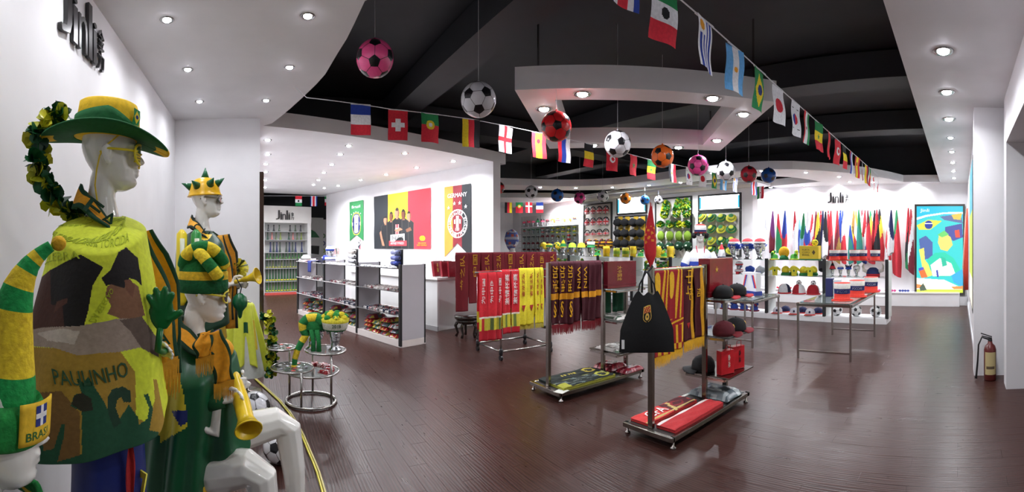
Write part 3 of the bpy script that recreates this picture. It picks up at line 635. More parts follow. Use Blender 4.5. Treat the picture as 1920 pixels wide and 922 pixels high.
# ---------------------------------------------------------------- standing mannequin in the tall hat (left foreground)
p1 = at(205, 461, 1.65); rz1 = -th(205) - .02
m1 = T('mannequin', 'glossy white standing mannequin wrapped in a printed yellow fan cape', 'mannequin', (p1.x, p1.y, 0), rz1)
mb = MB(); mb.loft(TORSO, 20); shoulders(mb); H1 = HM(.0, 1.665, 0, .03); head(mb, H1); neck(mb, 1.665)
for s_ in (-1, 1):
    limb(mb, [(-.005, s_ * .09, .97), (.0, s_ * .10, .75), (.005, s_ * .10, .50), (-.02, s_ * .10, .30), (-.02, s_ * .10, .09)], [.095, .085, .058, .058, .038]); mb.loft([(.05, s_ * .1, .0, .12, .042), (.04, s_ * .1, .035, .11, .042), (-.01, s_ * .1, .08, .055, .038)], 14)
limb(mb, [(-.005, -.185, 1.415), (-.03, -.215, 1.20), (.03, -.15, 1.06), (.10, -.08, 1.05)], [.05, .044, .038, .027])
limb(mb, [(-.005, .18, 1.415), (-.03, .235, 1.18), (.0, .24, .92)], [.055, .047, .033]); hand(mb, (.10, -.08, 1.05), (.8, -.1, .4), (0, -.3, 1), 1, .7); hand(mb, (0, .24, .92), (.1, 0, -1), (1, 0, 0))
me = organic(mb, .005, 2); me.materials.clear(); me.materials.append(GW); link('body', me, m1)
MB().lathe([(.17, 0), (.17, .012), (.16, .018)], 32).obj('base_plate', STEEL, m1).location = (-.02, 0, .0)
# shorts
sh = MB(); sh.loft([(-.01, 0, 1.02, .115, .17), (-.01, 0, .93, .125, .185), (-.005, 0, .84, .135, .2)], 28)
for s_ in (-1, 1): sh.loft([(-.005, s_ * .09, .88, .125, .105), (0, s_ * .105, .70, .13, .108), (.0, s_ * .11, .50, .135, .112)], 24)
me = organic(sh, .016, 3); me.materials.clear(); me.materials.append(mat(NAVY, 'satin')); so = link('shorts', me, m1)
s2 = MB(); strip(s2, [(.07, -.215, .9), (.072, -.222, .72), (.075, -.226, .5)], .02, (1, 0, 0), (0, 0, 0)); s2.obj('side_stripe', mat('#b42a2a', 'cloth'), so)
txt('7', frame((.120, -.16, .62), (.55, -.83, 0), (.0, .0, 1)) @ Matrix.Translation((0, 0, .012)), .06, .17, mat('#e8d83c', 'print'), so, 'printed_number', .003)
# cape
def capefn(u, v):
    a = pi * 1.02 + (u - .5) * 0 + u * (pi * 1.04) - .10                     # from the back (pi) round the right side (3pi/2) to the front
    t = v; zt = 1.56 - .01 * sin(u * pi)
    hem = .74 + .20 * u ** 1.5
    z = zt + (hem - zt) * t ** 1.25
    s_ = min(1, t / .13); sh_ = sin(s_ * pi / 2)
    rx = .075 + .085 * sh_ + .145 * t; ry = .075 + .215 * sh_ + .035 * t
    if u > .72: k = (u - .72) / .28; ry *= 1 - .22 * k * (1 - t * .3); rx *= 1 - .12 * k
    fold = 1 + (.035 * sin(u * 17 + 2 * t) + .02 * sin(u * 31 + 4 * t + 1)) * t + .02 * sin(u * 7 - 9 * t)
    cxx = -.02 - .04 * t
    z -= .085 * sh_ * (abs(sin(a)) ** 2) * (1 - t)
    return Vector((cxx + rx * fold * cos(a), ry * fold * sin(a), z))
cp = Cloth(capefn, m1); cp.dmax = 1.72
def C2(P): return [(x * .3688, y * .3688 + 300) for x, y in P]
def C3(P): return [(x * .349, y * .349 + 600) for x, y in P]
OCH = '#a8862e'
polys = [(C3([(60, 140), (300, 150), (420, 180), (640, 160), (740, 300), (840, 320), (900, 640), (40, 900)]), OCH), (C3([(80, 400), (330, 380), (430, 500), (430, 760), (60, 800)]), '#7a5a2c'),
         (C3([(660, 160), (790, 140), (815, 260), (830, 420), (800, 560), (730, 520), (725, 260)]), LIME),
         (C2([(110, 862), (150, 690), (185, 620), (262, 555), (262, 720), (330, 700), (350, 860)]), '#4a2a22'), (C2([(258, 560), (330, 520), (410, 480), (525, 545), (470, 640), (450, 760), (425, 852), (330, 855), (320, 740), (262, 735)]), '#1a1718'), (C2([(275, 780), (290, 720), (345, 700), (345, 725), (300, 755)]), '#5a352a'),
         (C2([(545, 640), (640, 600), (700, 640), (735, 790), (640, 815), (545, 780), (565, 740), (535, 690)]), '#8a6248'), (C2([(515, 600), (560, 560), (600, 470), (640, 445), (700, 500), (720, 640), (690, 610), (655, 600), (630, 650), (560, 630), (540, 640)]), '#1c181a'), (C2([(630, 610), (660, 605), (685, 640), (672, 700), (640, 660)]), '#7a503c'),
         (C3([(105, 135), (130, 60), (230, 40), (430, 30), (640, -10), (760, -10), (800, 60), (780, 140), (640, 170), (520, 178), (420, 190), (300, 150)]), '#a39284'), (C3([(200, 70), (330, 45), (430, 60), (400, 130), (260, 110)]), '#c4b8ac'), (C3([(640, 0), (760, -20), (850, 110), (850, 200), (760, 150), (700, 60)]), '#6a5a50'),
         (C3([(40, 860), (60, 730), (170, 710), (165, 650), (200, 625), (230, 650), (235, 700), (290, 690), (330, 560), (350, 555), (345, 620), (310, 760), (440, 720), (440, 490), (380, 460), (400, 400), (440, 390), (410, 310), (430, 320), (450, 335), (475, 300), (490, 330), (560, 440), (620, 570), (690, 450), (740, 520), (745, 560), (790, 530), (800, 470), (770, 400), (795, 395), (820, 480), (800, 590), (850, 600), (850, 660), (600, 780), (40, 900)]), '#1d5136'),
         (C3([(610, 580), (580, 500), (575, 420), (600, 370), (660, 355), (700, 380), (705, 440), (665, 440), (650, 415), (630, 425), (620, 470), (650, 550)]), '#1c3c2a'), (C3([(440, 490), (385, 450), (400, 405), (440, 388), (490, 420), (500, 480)]), '#2a2a1c')]
co = cp.build('cape', 330, 250, polys, LIME, .004)
cp.text('PAULINHO', C3([(300, 345), (690, 290), (680, 215), (275, 260)]), '#2a5236')
for s_, c4 in (('CELEBRA A', ((78, 395), (190, 380), (190, 366), (78, 380))), ('BRASILEIRA', ((150, 398), (235, 415), (236, 402), (150, 383))), ('CELEBRADASELECAO', ((78, 432), (232, 424), (232, 408), (78, 415))), ('100% TORCIDA', ((158, 462), (240, 455), (240, 436), (158, 443))), ('CELEBRA', ((84, 500), (150, 486), (150, 470), (84, 484))), ('DA SELECAO', ((168, 600), (206, 540), (214, 546), (180, 606)))): cp.text(s_, c4, '#b4c430', lift=.004)
# hat
HH = H1 @ Matrix.Translation((-.012, 0, .150)) @ Matrix.Rotation(.07, 4, 'Y') @ Matrix.Scale(1.1, 4)
def brim(u, v):
    a = 2 * pi * u; r = 1 + v * .78; x = (.108 + .112 * v) * cos(a) - .010; y = (.086 + .075 * v) * sin(a)
    z = .028 + .022 * v ** 1.6 * (sin(a) ** 2) - .034 * v ** 1.3 * max(0, cos(a)) ** 2 - .020 * v * max(0, -cos(a)) ** 2
    return HH @ Vector((x, y, z))
b = MB(); b.loft([(-.006, 0, .026, .110, .088), (-.006, 0, .055, .110, .088), (-.006, 0, .085, .107, .085), (-.006, 0, .115, .104, .082), (-.01, 0, .142, .098, .074), (-.012, 0, .150, .085, .06), (-.01, 0, .138, .045, .028), (-.01, 0, .133, .01, .008)], 32); b.v = [tuple(HH @ Vector(v)) for v in b.v]; ht = part(b.obj('western_hat', mat(YEL, 'cloth'), m1, True), 'yellow felt hat with a wide green brim')
b = MB(); b.grid(brim, 64, 10, lambda u, v: 0 if v > .55 and abs(cos(2 * pi * u)) > .955 else 1); b.obj('brim', [mat(YEL, 'cloth'), mat(GRN, 'cloth')], ht, True, thick=.006)
def hband(u, v):
    a = 2 * pi * u; hi = .112 - .062 * max(0, cos(a)) ** 1.3 - .02 * max(0, -cos(a)); z = .024 + (hi - .024) * v; r = 1.018 - .03 * v * .4
    return HH @ Vector((-.006 + .112 * r * cos(a), .090 * r * sin(a), z))
b = MB(); b.grid(hband, 48, 4); b.obj('hat_band', mat('#1c6b38', 'cloth'), ht, True, thick=.004)
fm = flagmesh('brazil'); fo = link('flag_patch', fm, ht); fo.matrix_local = HH @ Matrix.Translation((.088, -.056, .118)) @ Matrix.Rotation(1.02, 4, 'Z') @ Matrix.Diagonal((.20, .2, .17, 1))
b = MB()
for s_ in (-1, 1): b.tube([H1 @ Vector((.03, s_ * .086, .175)), H1 @ Vector((-.015, s_ * .089, .135)), H1 @ Vector((-.035, s_ * .090, .10)), H1 @ Vector((-.045, s_ * .080, .05)), H1 @ Vector((-.05, s_ * .062, .0)), H1 @ Vector((-.04, s_ * .055, -.06))], .003, 5)
b.obj('chin_cord', mat('#e0c030', 'cloth'), ht)
shades(m1, H1, '#e6d22c', shutter=True)
# garland behind
gl = T('flower_garland', 'green and yellow flower garland hanging behind the wide-brimmed hat', 'garland', m1.location, rz1)
garland(gl, [(-.15, .02, 1.90), (-.19, .0, 1.94), (-.235, -.02, 1.93), (-.26, -.02, 1.87), (-.262, -.02, 1.80), (-.255, -.02, 1.74), (-.235, -.02, 1.68), (-.20, -.01, 1.62), (-.155, 0, 1.59), (-.11, 0, 1.56)], .016, [ '#cfc82a', DGR, '#b8bc2c', '#175a30'], 5, .078, 24)
# scarf
b = MB(); scarf_ring(b, 1.675, .078, .078, .085, -.025, .20); 
strip(b, [(.085, -.06, 1.49), (.115, -.075, 1.40), (.155, -.085, 1.30), (.185, -.085, 1.16), (.195, -.08, 1.04)], .115, (1, .25, .15)); strip(b, [(.11, .02, 1.50), (.165, .02, 1.41), (.20, -.0, 1.30), (.215, -.02, 1.12), (.205, -.03, .98)], .115, (.9, -.3, .2))
sc = part(b.obj('scarf', [mat('#10422a', 'cloth'), mat(GOLD, 'cloth')], m1, True, thick=.008), 'gold and dark green knit scarf')
for k, (ch, x, z, w) in enumerate((('F', -.055, 1.595, .06), ('A', -.005, 1.555, .055), ('S', .05, 1.51, .055))):
    txt(ch, frame((x, -.128 + .012 * k, z - .02), (.80, .1 + .1 * k, -.6), (.5, .45, .75)) @ Matrix.Translation((0, 0, .012)), .055, .06, mat('#123c26', 'cloth'), sc, 'knit_letter', .003)
for k, (ch, p) in enumerate((('B', (.118, -.088, 1.40)), ('R', (.150, -.097, 1.31)), ('★', (.172, -.098, 1.22)), ('A', (.184, -.096, 1.13)))):
    txt(ch, frame(p, (.9, .2, .2), (-.3, -.1, .95)) @ Matrix.Translation((0, -.0, .008)), .05, .055, mat('#123c26' if k != 2 else '#2a2a6a', 'cloth'), sc, 'knit_letter', .003)
fr = MB(); fringe(fr, (.14, -.095, 1.035), (.25, -.07, 1.06), .10, 20); fringe(fr, (.155, -.02, .985), (.258, -.045, 1.0), .10, 20); fr.obj('fringe', mat('#d99a28', 'cloth'), sc)['kind'] = 'stuff'
# hand clapper
hc = T('hand_clapper', 'green plastic hand-shaped clapper held up by the caped mannequin', 'clapper', tuple(at(303, 596, 1.41)), -th(303))
b = MB(); b.loft([(0, 0, -.035, .018, .008), (0, 0, -.012, .034, .010), (.0, 0, .02, .042, .011), (0, 0, .045, .036, .010)], 18)
for a, L, r in ((-.55, .062, .0115), (-.2, .076, .012), (.12, .078, .012), (.42, .066, .0115), (1.05, .055, .0125)):
    q = Vector((sin(a), 0, cos(a))); s0 = Vector((sin(a) * .025, 0, .012 + .012 * cos(a))) if a < 1 else Vector((.02, 0, -.005)); b.tube([s0, s0 + q * L * .5, s0 + q * L * .9, s0 + q * L], [r, r * 1.02, r * .9, r * .4], 10)
me = organic(b, .004, 3); me.materials.clear(); me.materials.append(mat('#0e6a2e', 'plastic')); link('palm', me, hc)
hp = Matrix.Rotation(-hc.rotation_euler.z, 3, 'Z') @ ((Matrix.Translation(m1.location) @ Matrix.Rotation(rz1, 4, 'Z') @ Vector((.205, -.10, 1.09))) - hc.location)
b = MB(); b.tube([(-.004, 0, -.03), (-.012, 0, -.10), Vector((-.012, 0, -.10)).lerp(hp, .5) - Vector((0, 0, .01)), hp], .011, 10); b.obj('handle', mat('#0e6a2e', 'plastic'), hc, True)
# ---------------------------------------------------------------- second standing mannequin with the spiked helmet
def standing(mb, arms=True):
    mb.loft(TORSO, 20); shoulders(mb)
    for s_ in (-1, 1):
        limb(mb, [(-.005, s_ * .09, .97), (.0, s_ * .10, .75), (.005, s_ * .10, .50), (-.02, s_ * .10, .30), (-.02, s_ * .10, .09)], [.095, .085, .058, .058, .038]); mb.loft([(.05, s_ * .1, .0, .12, .042), (.04, s_ * .1, .035, .11, .042), (-.01, s_ * .1, .08, .055, .038)], 14)
p2 = at(386, 461, 3.2); rz2 = -th(386) - .05
m2 = T('mannequin', 'glossy white standing mannequin in a yellow helmet with green spikes', 'mannequin', (p2.x, p2.y, 0), rz2)
mb = MB(); standing(mb); H2 = HM(0, 1.665); head(mb, H2); neck(mb, 1.665)
limb(mb, [(-.005, -.185, 1.415), (-.02, -.22, 1.22), (.08, -.17, 1.17), (.16, -.12, 1.185)], [.05, .044, .036, .027]); hand(mb, (.16, -.12, 1.185), (.9, .25, .1), (0, -.2, 1), 1, .75)
limb(mb, [(-.005, .185, 1.415), (.0, .22, 1.22), (.09, .15, 1.17), (.15, .07, 1.175)], [.05, .044, .036, .027]); hand(mb, (.15, .07, 1.175), (.9, -.5, .05), (0, .2, 1), 1, .75)
me = organic(mb, .006, 2); me.materials.clear(); me.materials.append(GW); link('body', me, m2)
MB().lathe([(.17, 0), (.17, .012), (.16, .018)], 32).obj('base_plate', STEEL, m2)
sh = MB(); sh.loft([(-.01, 0, 1.02, .115, .17), (-.01, 0, .93, .13, .19), (-.005, 0, .84, .14, .2)], 28)
for s_ in (-1, 1): sh.loft([(-.005, s_ * .09, .88, .125, .105), (0, s_ * .105, .75, .135, .112), (.0, s_ * .11, .62, .14, .118)], 24)
me = organic(sh, .016, 3); me.materials.clear(); me.materials.append(mat('#1c2c8a', 'satin')); link('shorts', me, m2)
b = MB(); b.loft([(-.01, 0, .80, .16, .20), (-.01, 0, 1.0, .135, .19), (0, 0, 1.15, .115, .165), (.005, 0, 1.34, .13, .19), (0, 0, 1.45, .12, .2), (-.01, 0, 1.53, .08, .13)], 28, cap=False); b.obj('tunic', mat('#e0b82c', 'satin'), m2, True, thick=.005)
def cape2(u, v):
    a = .35 + u * (2 * pi - .95); t = v ** 1.2; s_ = min(1, t / .16); q = sin(s_ * pi / 2); fo = 1 + .04 * sin(u * 40) * t
    return Vector((-.02 + (.075 + .105 * q + .04 * t) * fo * cos(a), (.075 + .185 * q + .03 * t) * fo * sin(a), 1.555 - .075 * q * sin(a) ** 2 - .60 * t))
b = MB(); b.grid(cape2, 60, 24); b.obj('cape', mat('#0c3a24', 'satin'), m2, True, thick=.005)
b = MB(); scarf_ring(b, 1.67, .078, .078, .09, -.02, .19); strip(b, [(.085, -.07, 1.52), (.13, -.085, 1.36), (.15, -.085, 1.15), (.15, -.08, .93)], .10, (1, .3, .1)); strip(b, [(.12, .0, 1.53), (.17, .0, 1.40), (.18, -.0, 1.15), (.175, 0, .86)], .11, (.9, -.3, .1))
sc2 = part(b.obj('scarf', [mat('#17261c', 'cloth'), mat('#e0a032', 'cloth')], m2, True, thick=.008), 'gold scarf with dark lettering and edges')
for k, (ch, x, z) in enumerate((('C', -.055, 1.595), ('H', -.0, 1.555), ('A', .05, 1.51))): txt(ch, frame((x, -.128 + .012 * k, z - .02), (.80, .1 + .1 * k, -.6), (.5, .45, .75)) @ Matrix.Translation((0, 0, .01)), .05, .055, mat('#17261c', 'cloth'), sc2, 'knit_letter', .003)
HB = H2 @ Matrix.Translation((-.008, 0, .145)) @ Matrix.Rotation(-.04, 4, 'Y')
b = MB(); b.lathe([(.128, -.004), (.122, .004), (.116, .012), (.112, .03), (.106, .065), (.09, .098), (.06, .120), (.02, .131), (.002, .132)], 28, sx=1, sy=.84, M=HB); hl = part(b.obj('spiked_helmet', mat('#e8b41e', 'plastic'), m2, True), 'shiny yellow plastic helmet')
for a, e in ((0, 1.5), (3.3, .42), (4.2, .42), (5.2, .5), (6.0, .55), (.9, .5), (2.0, .5)):
    dr = Vector((cos(a) * cos(e), sin(a) * cos(e), sin(e))); q = Vector((dr.x * .108, dr.y * .09, .02 + dr.z * .11)); c = MB(); c.tube([HB @ (q - dr * .012), HB @ (q + dr * .07)], [.034, .002], 14); c.obj('spike', mat('#14603a', 'plastic'), hl, True)
shades(m2, H2, '#6a6a5c')
def horn(label, a, b, r0, r1, hx, cuff=None, group=None):
    """straight plastic fan horn from the mouthpiece a to the bell b"""
    a = Vector(a); b = Vector(b); o = T('fan_horn', label, 'horn', a, 0, group); d = b - a; L = d.length; M = d.to_track_quat('Z', 'Y').to_matrix().to_4x4(); h = MB()
    prof = [(.013, -.012), (.016, 0), (.009, .02), (r0, .05), (r0 * 1.15, L * .3), (r0 * 1.5, L * .6), (r1 * .62, L * .85), (r1, L), (r1 * .96, L - .002), (r1 * .55, L * .85), (r0 * 1.3, L * .6), (r0 * .9, L * .3)]
    h.lathe(prof, 28, M=M); h.obj('tube', mat(hx, 'plastic'), o, True)
    r_ = MB(); r_.tube([M @ Vector((r1 * cos(2 * pi * k / 24), r1 * sin(2 * pi * k / 24), L)) for k in range(25)], .003, 6); r_.obj('bell_rim', mat(hx, 'plastic'), o, True)
    if cuff: c = MB(); c.lathe([(.016, -.005), (.022, .0), (.026, .015), (.022, .03), (.016, .034)], 20, M=M); c.obj('mouthpiece', mat(cuff, 'plastic'), o, True)
    return o
horn('yellow plastic horn held out by the mannequin in the spiked helmet', at(443, 528, 3.05), at(483, 517, 2.98), .014, .055, '#e2c22c')
# bulb horn hanging from the hand
bp_ = at(450, 566, 3.0); bh = T('bulb_horn', 'dark green bulb horn hanging below the mannequin hand', 'horn', bp_)
b = MB(); b.lathe([(.004, -.11), (.012, -.10), (.020, -.06), (.045, -.03), (.053, .0), (.045, .035), (.02, .055), (.006, .06)], 22); b.obj('bulb', mat('#0f5a34', 'plastic'), bh, True)
b = MB(); b.tube([(0, 0, .055), (.01, 0, .10), (-.01, 0, .135), (-.025, .01, .16)], .004, 6); b.obj('strap', mat('#20242c', 'cloth'), bh)
pp = T('pompom', 'yellow tinsel pompom behind the yellow horn', 'pompom', at(447, 500, 3.22)); b = MB(); rg = random.Random(4)
for k in range(170):
    d = Vector([rg.gauss(0, 1) for _ in range(3)]).normalized(); w = d.orthogonal().normalized() * .004; b.add([-w, w, d * .075 + w * 1.6 - Vector((0, 0, .012)), d * .075 - w * 1.6 - Vector((0, 0, .012))], [(0, 1, 2, 3)], 0 if k % 4 else 1)
b.obj('tinsel', [mat('#d8cc3a', 'satin'), mat('#3a4a2a', 'satin')], pp)['kind'] = 'stuff'
b = MB(); b.tube([(0, 0, -.16), (0, 0, 0)], .009, 8); b.obj('grip', mat('#2a3a2a', 'plastic'), pp)
for px, hx, lb in ((340, '#e4cc2a', 'yellow inflatable cheering stick leaning on the helmeted mannequin'), (367, '#2c8a3c', 'green inflatable cheering stick leaning on the helmeted mannequin')):
    p = at(px, 430, 2.95); o = T('cheering_stick', lb, 'inflatable', p + Vector((0, 0, -.5))); b = MB(); b.tube([(0, 0, 0), (0, 0, .03), (0, .01, .25), (0, .02, .47), (0, .022, .50)], [.02, .036, .038, .036, .012], 16); b.obj('tube', mat(hx, 'plastic'), o, True)
    b = MB(); b.tube([(.012, -.034, .12), (.012, -.03, .44)], .016, 8, flat=.5); b.obj('printed_panel', mat('#c4c8b0', 'plastic'), o, True)
# ---------------------------------------------------------------- seated mannequin with the knotted hat and the horn
p3 = at(375, 461, 2.1); rz3 = -th(375) - .05; DZ = -.555
m3 = T('mannequin', 'glossy white seated mannequin in a knotted beanie and green satin cape', 'mannequin', (p3.x, p3.y, 0), rz3)
mb = MB(); mb.loft([(a, b_, c + DZ, d, e) for a, b_, c, d, e in TORSO], 20); shoulders(mb, DZ); H3 = HM(.01, 1.11, 0, .10); head(mb, H3); neck(mb, 1.11)
limb(mb, [(-.06, -.09, .45), (.08, -.16, .48), (.215, -.225, .52), (.265, -.24, .49), (.285, -.24, .34), (.28, -.23, .10)], [.10, .098, .075, .07, .06, .04])
limb(mb, [(-.03, .08, .45), (.15, .10, .53), (.38, .11, .575), (.43, .11, .54), (.46, .11, .34), (.48, .12, .10)], [.10, .095, .074, .068, .058, .04])
for x, y in ((.28, -.23), (.48, .12)): mb.loft([(x + .07, y, .0, .12, .042), (x + .06, y, .035, .11, .042), (x + .01, y, .08, .055, .038)], 14)
Hh = Matrix.Rotation(-rz3, 3, 'Z') @ (at(447, 735, 1.93) - Vector((p3.x, p3.y, 0)))
limb(mb, [(-.005, -.18, .865), (.0, -.22, .70), (.07, -.2, .66), tuple(Hh + Vector((-.09, -.02, -.03)))], [.05, .044, .036, .027]); hand(mb, Hh + Vector((-.09, -.03, -.03)), (.9, -.1, .25), (0, -.3, 1), 1.0, .8)
H2h = Matrix.Rotation(-rz3, 3, 'Z') @ (at(452, 712, 2.0) - Vector((p3.x, p3.y, 0)))
limb(mb, [(-.005, .18, .865), (.03, .22, .72), (.09, .14, .80), tuple(H2h + Vector((-.03, .07, -.02)))], [.05, .044, .036, .027]); hand(mb, H2h + Vector((-.03, .07, -.03)), (.5, -.8, .1), (.2, .1, 1), 1.0, .8)
me = organic(mb, .005, 2); me.materials.clear(); me.materials.append(GW); link('body', me, m3)
st = T('display_cube', 'white box seat under the seated mannequin', 'box', (p3.x, p3.y, 0), rz3); b = MB(); b.box((-.05, 0, .18), (.36, .40, .36)); b.obj('shell', WHITE, st, bevel=.006); b = MB(); b.box((-.05, 0, .362), (.37, .41, .02)); b.obj('top_panel', WHITE, st, bevel=.003)
sh = MB(); sh.loft([(-.03, 0, .37, .13, .19), (-.02, 0, .45, .13, .185), (-.01, 0, .55, .115, .165)], 24); sh.tube([(-.04, -.09, .46), (.07, -.155, .485)], [.12, .118], 20); sh.tube([(-.02, .09, .46), (.16, .11, .535)], [.12, .115], 20)
me = organic(sh, .012, 2); me.materials.clear(); me.materials.append(mat('#d8ac28', 'satin')); link('shorts', me, m3)
def cape3(u, v):
    a = pi * .80 + u * pi * 1.12; t = v; s_ = min(1, t / .18); q = sin(s_ * pi / 2); fo = 1 + (.10 * sin(u * 23 + 1.5 * t) + .06 * sin(u * 47 + 3 * t)) * t ** .7
    hem = .34 + .30 * max(0, (u - .35) / .65) ** 1.0; z = 1.01 + (hem - 1.01) * t ** 1.2; k = max(0, (u - .7) / .3)
    return Vector((-.02 + (.075 + .105 * q + .07 * t) * fo * cos(a) + .05 * t * k, (.075 + .175 * q + .03 * t) * fo * sin(a) * (1 - .3 * k), z - .08 * q * sin(a) ** 2))
c3 = Cloth(cape3, m3); c3.dmax = 2.2
c3.build('cape', 110, 90, [([(300, 640), (318, 640), (345, 740), (352, 800), (300, 830), (290, 700)], '#d8c832'), ([(322, 770), (352, 768), (352, 790), (338, 800)], '#24306e')], '#0f5532', .005, 'satin')
b = MB(); strip(b, [(.10, -.09, .97), (.13, -.12, .84), (.14, -.15, .70), (.13, -.17, .56)], .13, (.8, .5, 0), (0, 0, 0)); b.obj('cape_front', mat('#0f5532', 'satin'), m3, True, thick=.005)
b = MB(); scarf_ring(b, 1.125, .084, .088, .11, -.01, .17); strip(b, [(.10, -.05, .96), (.14, -.07, .86), (.155, -.08, .74)], .09, (1, .2, .2)); strip(b, [(.09, -.085, .955), (.095, -.115, .89), (.10, -.125, .83)], .09, (1, .2, .3))
sc3 = part(b.obj('scarf', [mat('#123a24', 'cloth'), mat('#f0a422', 'cloth')], m3, True, thick=.008), 'gold knotted scarf with dark lettering')
def L3(px, py, d): return Matrix.Rotation(-rz3, 3, 'Z') @ (at(px, py, d) - Vector((p3.x, p3.y, 0)))
for k, (P, w_) in enumerate((([(398, 622, 1.86), (408, 650, 1.85), (416, 685, 1.85), (420, 715, 1.86)], .085), ([(386, 622, 1.87), (380, 645, 1.84), (384, 668, 1.84)], .075))):
    b = MB(); Q = [L3(*q) for q in P]; strip(b, Q, w_, (1, .05, .25)); b.obj('scarf_end', [mat('#123a24', 'cloth'), mat('#f0a422', 'cloth')], sc3, True, thick=.008)
    fr = MB(); e = Q[-1]; fringe(fr, e - Vector((w_ / 2, 0, .01)), e + Vector((w_ / 2, 0, .01)), .08, 26); fr.obj('fringe', mat('#e0a028', 'cloth'), sc3)['kind'] = 'stuff'
b = MB(); b.ball((.105, -.08, .985), (.052, .048, .048), 14, 10); b.obj('knot', mat('#e8a426', 'cloth'), sc3, True)
for k, (ch, p) in enumerate((('A', (.112, -.122, .985)), ('R', (.135, -.105, .90)), ('B', (.15, -.11, .82)))): txt(ch, frame(p, (.9, .1, .3), (-.2, -.2, .9)) @ Matrix.Translation((0, 0, .01)), .045, .05, mat('#17261c', 'cloth'), sc3, 'knit_letter', .003)
fr = MB(); fringe(fr, (.11, -.085, .74), (.205, -.07, .755), .09, 20); fringe(fr, (.05, -.135, .83), (.14, -.115, .845), .08, 16); fr.obj('fringe', mat('#e0a028', 'cloth'), sc3)['kind'] = 'stuff'
HB = H3 @ Matrix.Translation((-.01, 0, .135)) @ Matrix.Rotation(-.10, 4, 'Y')
b = MB(); b.lathe([(.110, -.012), (.118, -.005), (.120, .03), (.119, .048), (.119, .05), (.118, .085), (.112, .088), (.112, .115), (.095, .145), (.06, .165), (.01, .172)], 30, [0, 0, 0, 0, 1, 1, 2, 2, 2, 2, 2], sx=1, sy=.86, M=HB)
ht3 = part(b.obj('knotted_beanie', [mat('#0f5a30', 'plush'), mat('#d8b428', 'plush'), mat('#14692f', 'plush')], m3, True), 'green and yellow plush beanie with knotted tails')
def stail(P, r, cols, name='striped_tail'):
    P = [HB @ Vector(p) for p in P]; Q = []
    for k in range(33):
        s_ = k / 32 * (len(P) - 1); i = min(int(s_), len(P) - 2); t = s_ - i; p0 = P[max(0, i - 1)]; p1, p2_ = P[i], P[i + 1]; p3_ = P[min(len(P) - 1, i + 2)]
        Q.append(.5 * ((2 * p1) + (p2_ - p0) * t + (2 * p0 - 5 * p1 + 4 * p2_ - p3_) * t * t + (3 * p1 - p0 - 3 * p2_ + p3_) * t ** 3))
    b = MB(); b.tube(Q, [r * (1 if 1 < k < 31 else .5) for k in range(33)], 14, [int(k / 33 * cols) % 2 for k in range(32)]); b.obj(name, [mat('#147034', 'plush'), mat('#f0d234', 'plush')], ht3, True)
stail([(-.09, -.02, .10), (-.07, -.06, .16), (-.02, -.075, .195), (.04, -.07, .19), (.085, -.05, .145), (.10, -.03, .10)], .031, 6)
stail([(-.04, -.03, .15), (-.01, -.095, .17), (.03, -.115, .125), (.065, -.115, .08), (.075, -.105, .06)], .028, 5)
shades(m3, H3, '#e6d83c')
fo_ = horn('yellow plastic horn resting in the hands of the seated mannequin', at(437, 690, 2.03), at(466, 806, 1.74), .024, .054, '#f0cc28', '#14603a')
b = MB(); b.loft([(0, 0, -.05, .03, .03), (0, 0, 0, .034, .034), (0, 0, .04, .03, .03)], 16, cap=False); w = b.obj('wrist_band', mat('#14552f', 'cloth'), m3, True, thick=.006); w.location = Hh + Vector((-.10, -.03, -.03)); w.rotation_euler = (0, 1.3, 0)
# ---------------------------------------------------------------- small seated mannequin in the long striped hat (edge of the frame)
p0 = at(-12, 461, 1.05); rz0 = -th(-12); DZ = .90 - 1.665
m0 = T('mannequin', 'white seated child mannequin under a long striped jester hat', 'mannequin', (p0.x, p0.y, 0), rz0)
mb = MB(); mb.loft([(a, b_, c + DZ, d * .85, e * .85) for a, b_, c, d, e in TORSO], 18); H0 = HM(.0, .905, 0, .05); head(mb, H0); neck(mb, .905)
for s_ in (-1, 1): limb(mb, [(-.03, s_ * .07, .26), (.14, s_ * .09, .30), (.32, s_ * .1, .33), (.35, s_ * .1, .18), (.36, s_ * .1, .05)], [.085, .08, .06, .05, .035]); mb.loft([(.40, s_ * .1, 0, .1, .038), (.39, s_ * .1, .03, .09, .038)], 12); limb(mb, [(0, s_ * .16, .70), (.02, s_ * .2, .50), (.16, s_ * .12, .42)], [.045, .04, .026]); hand(mb, (.16, s_ * .12, .42), (.9, -s_ * .2, -.2), (0, -s_ * .3, 1), .9, .6)
me = organic(mb, .006, 2); me.materials.clear(); me.materials.append(GW); link('body', me, m0)
b = MB(); b.loft([(-.01, 0, .24, .125, .17), (0, 0, .45, .12, .165), (.005, 0, .6, .125, .18), (0, 0, .70, .11, .18), (-.01, 0, .76, .08, .13)], 26, cap=False)
b.obj('shirt', mat('#2b3f9a', 'cloth'), m0, True, thick=.006)
b = MB(); scarf_ring(b, .90, .09, .09, .12, -.005, .03, (1, 0, 1)); b.obj('scarf', [mat('#e8c62c', 'plush'), mat('#177a36', 'plush')], m0, True, thick=.014)
st0 = T('display_cube', 'low white box seat under the child mannequin in the jester hat', 'box', (p0.x, p0.y, 0), rz0); b = MB(); b.box((-.05, 0, .08), (.30, .34, .16)); b.obj('shell', WHITE, st0, bevel=.006); b = MB(); b.box((-.05, 0, .165), (.31, .35, .014)); b.obj('top_panel', WHITE, st0)
def L0(px, py, d): return Matrix.Rotation(-rz0, 3, 'Z') @ (at(px, py, d) - Vector((p0.x, p0.y, 0)))
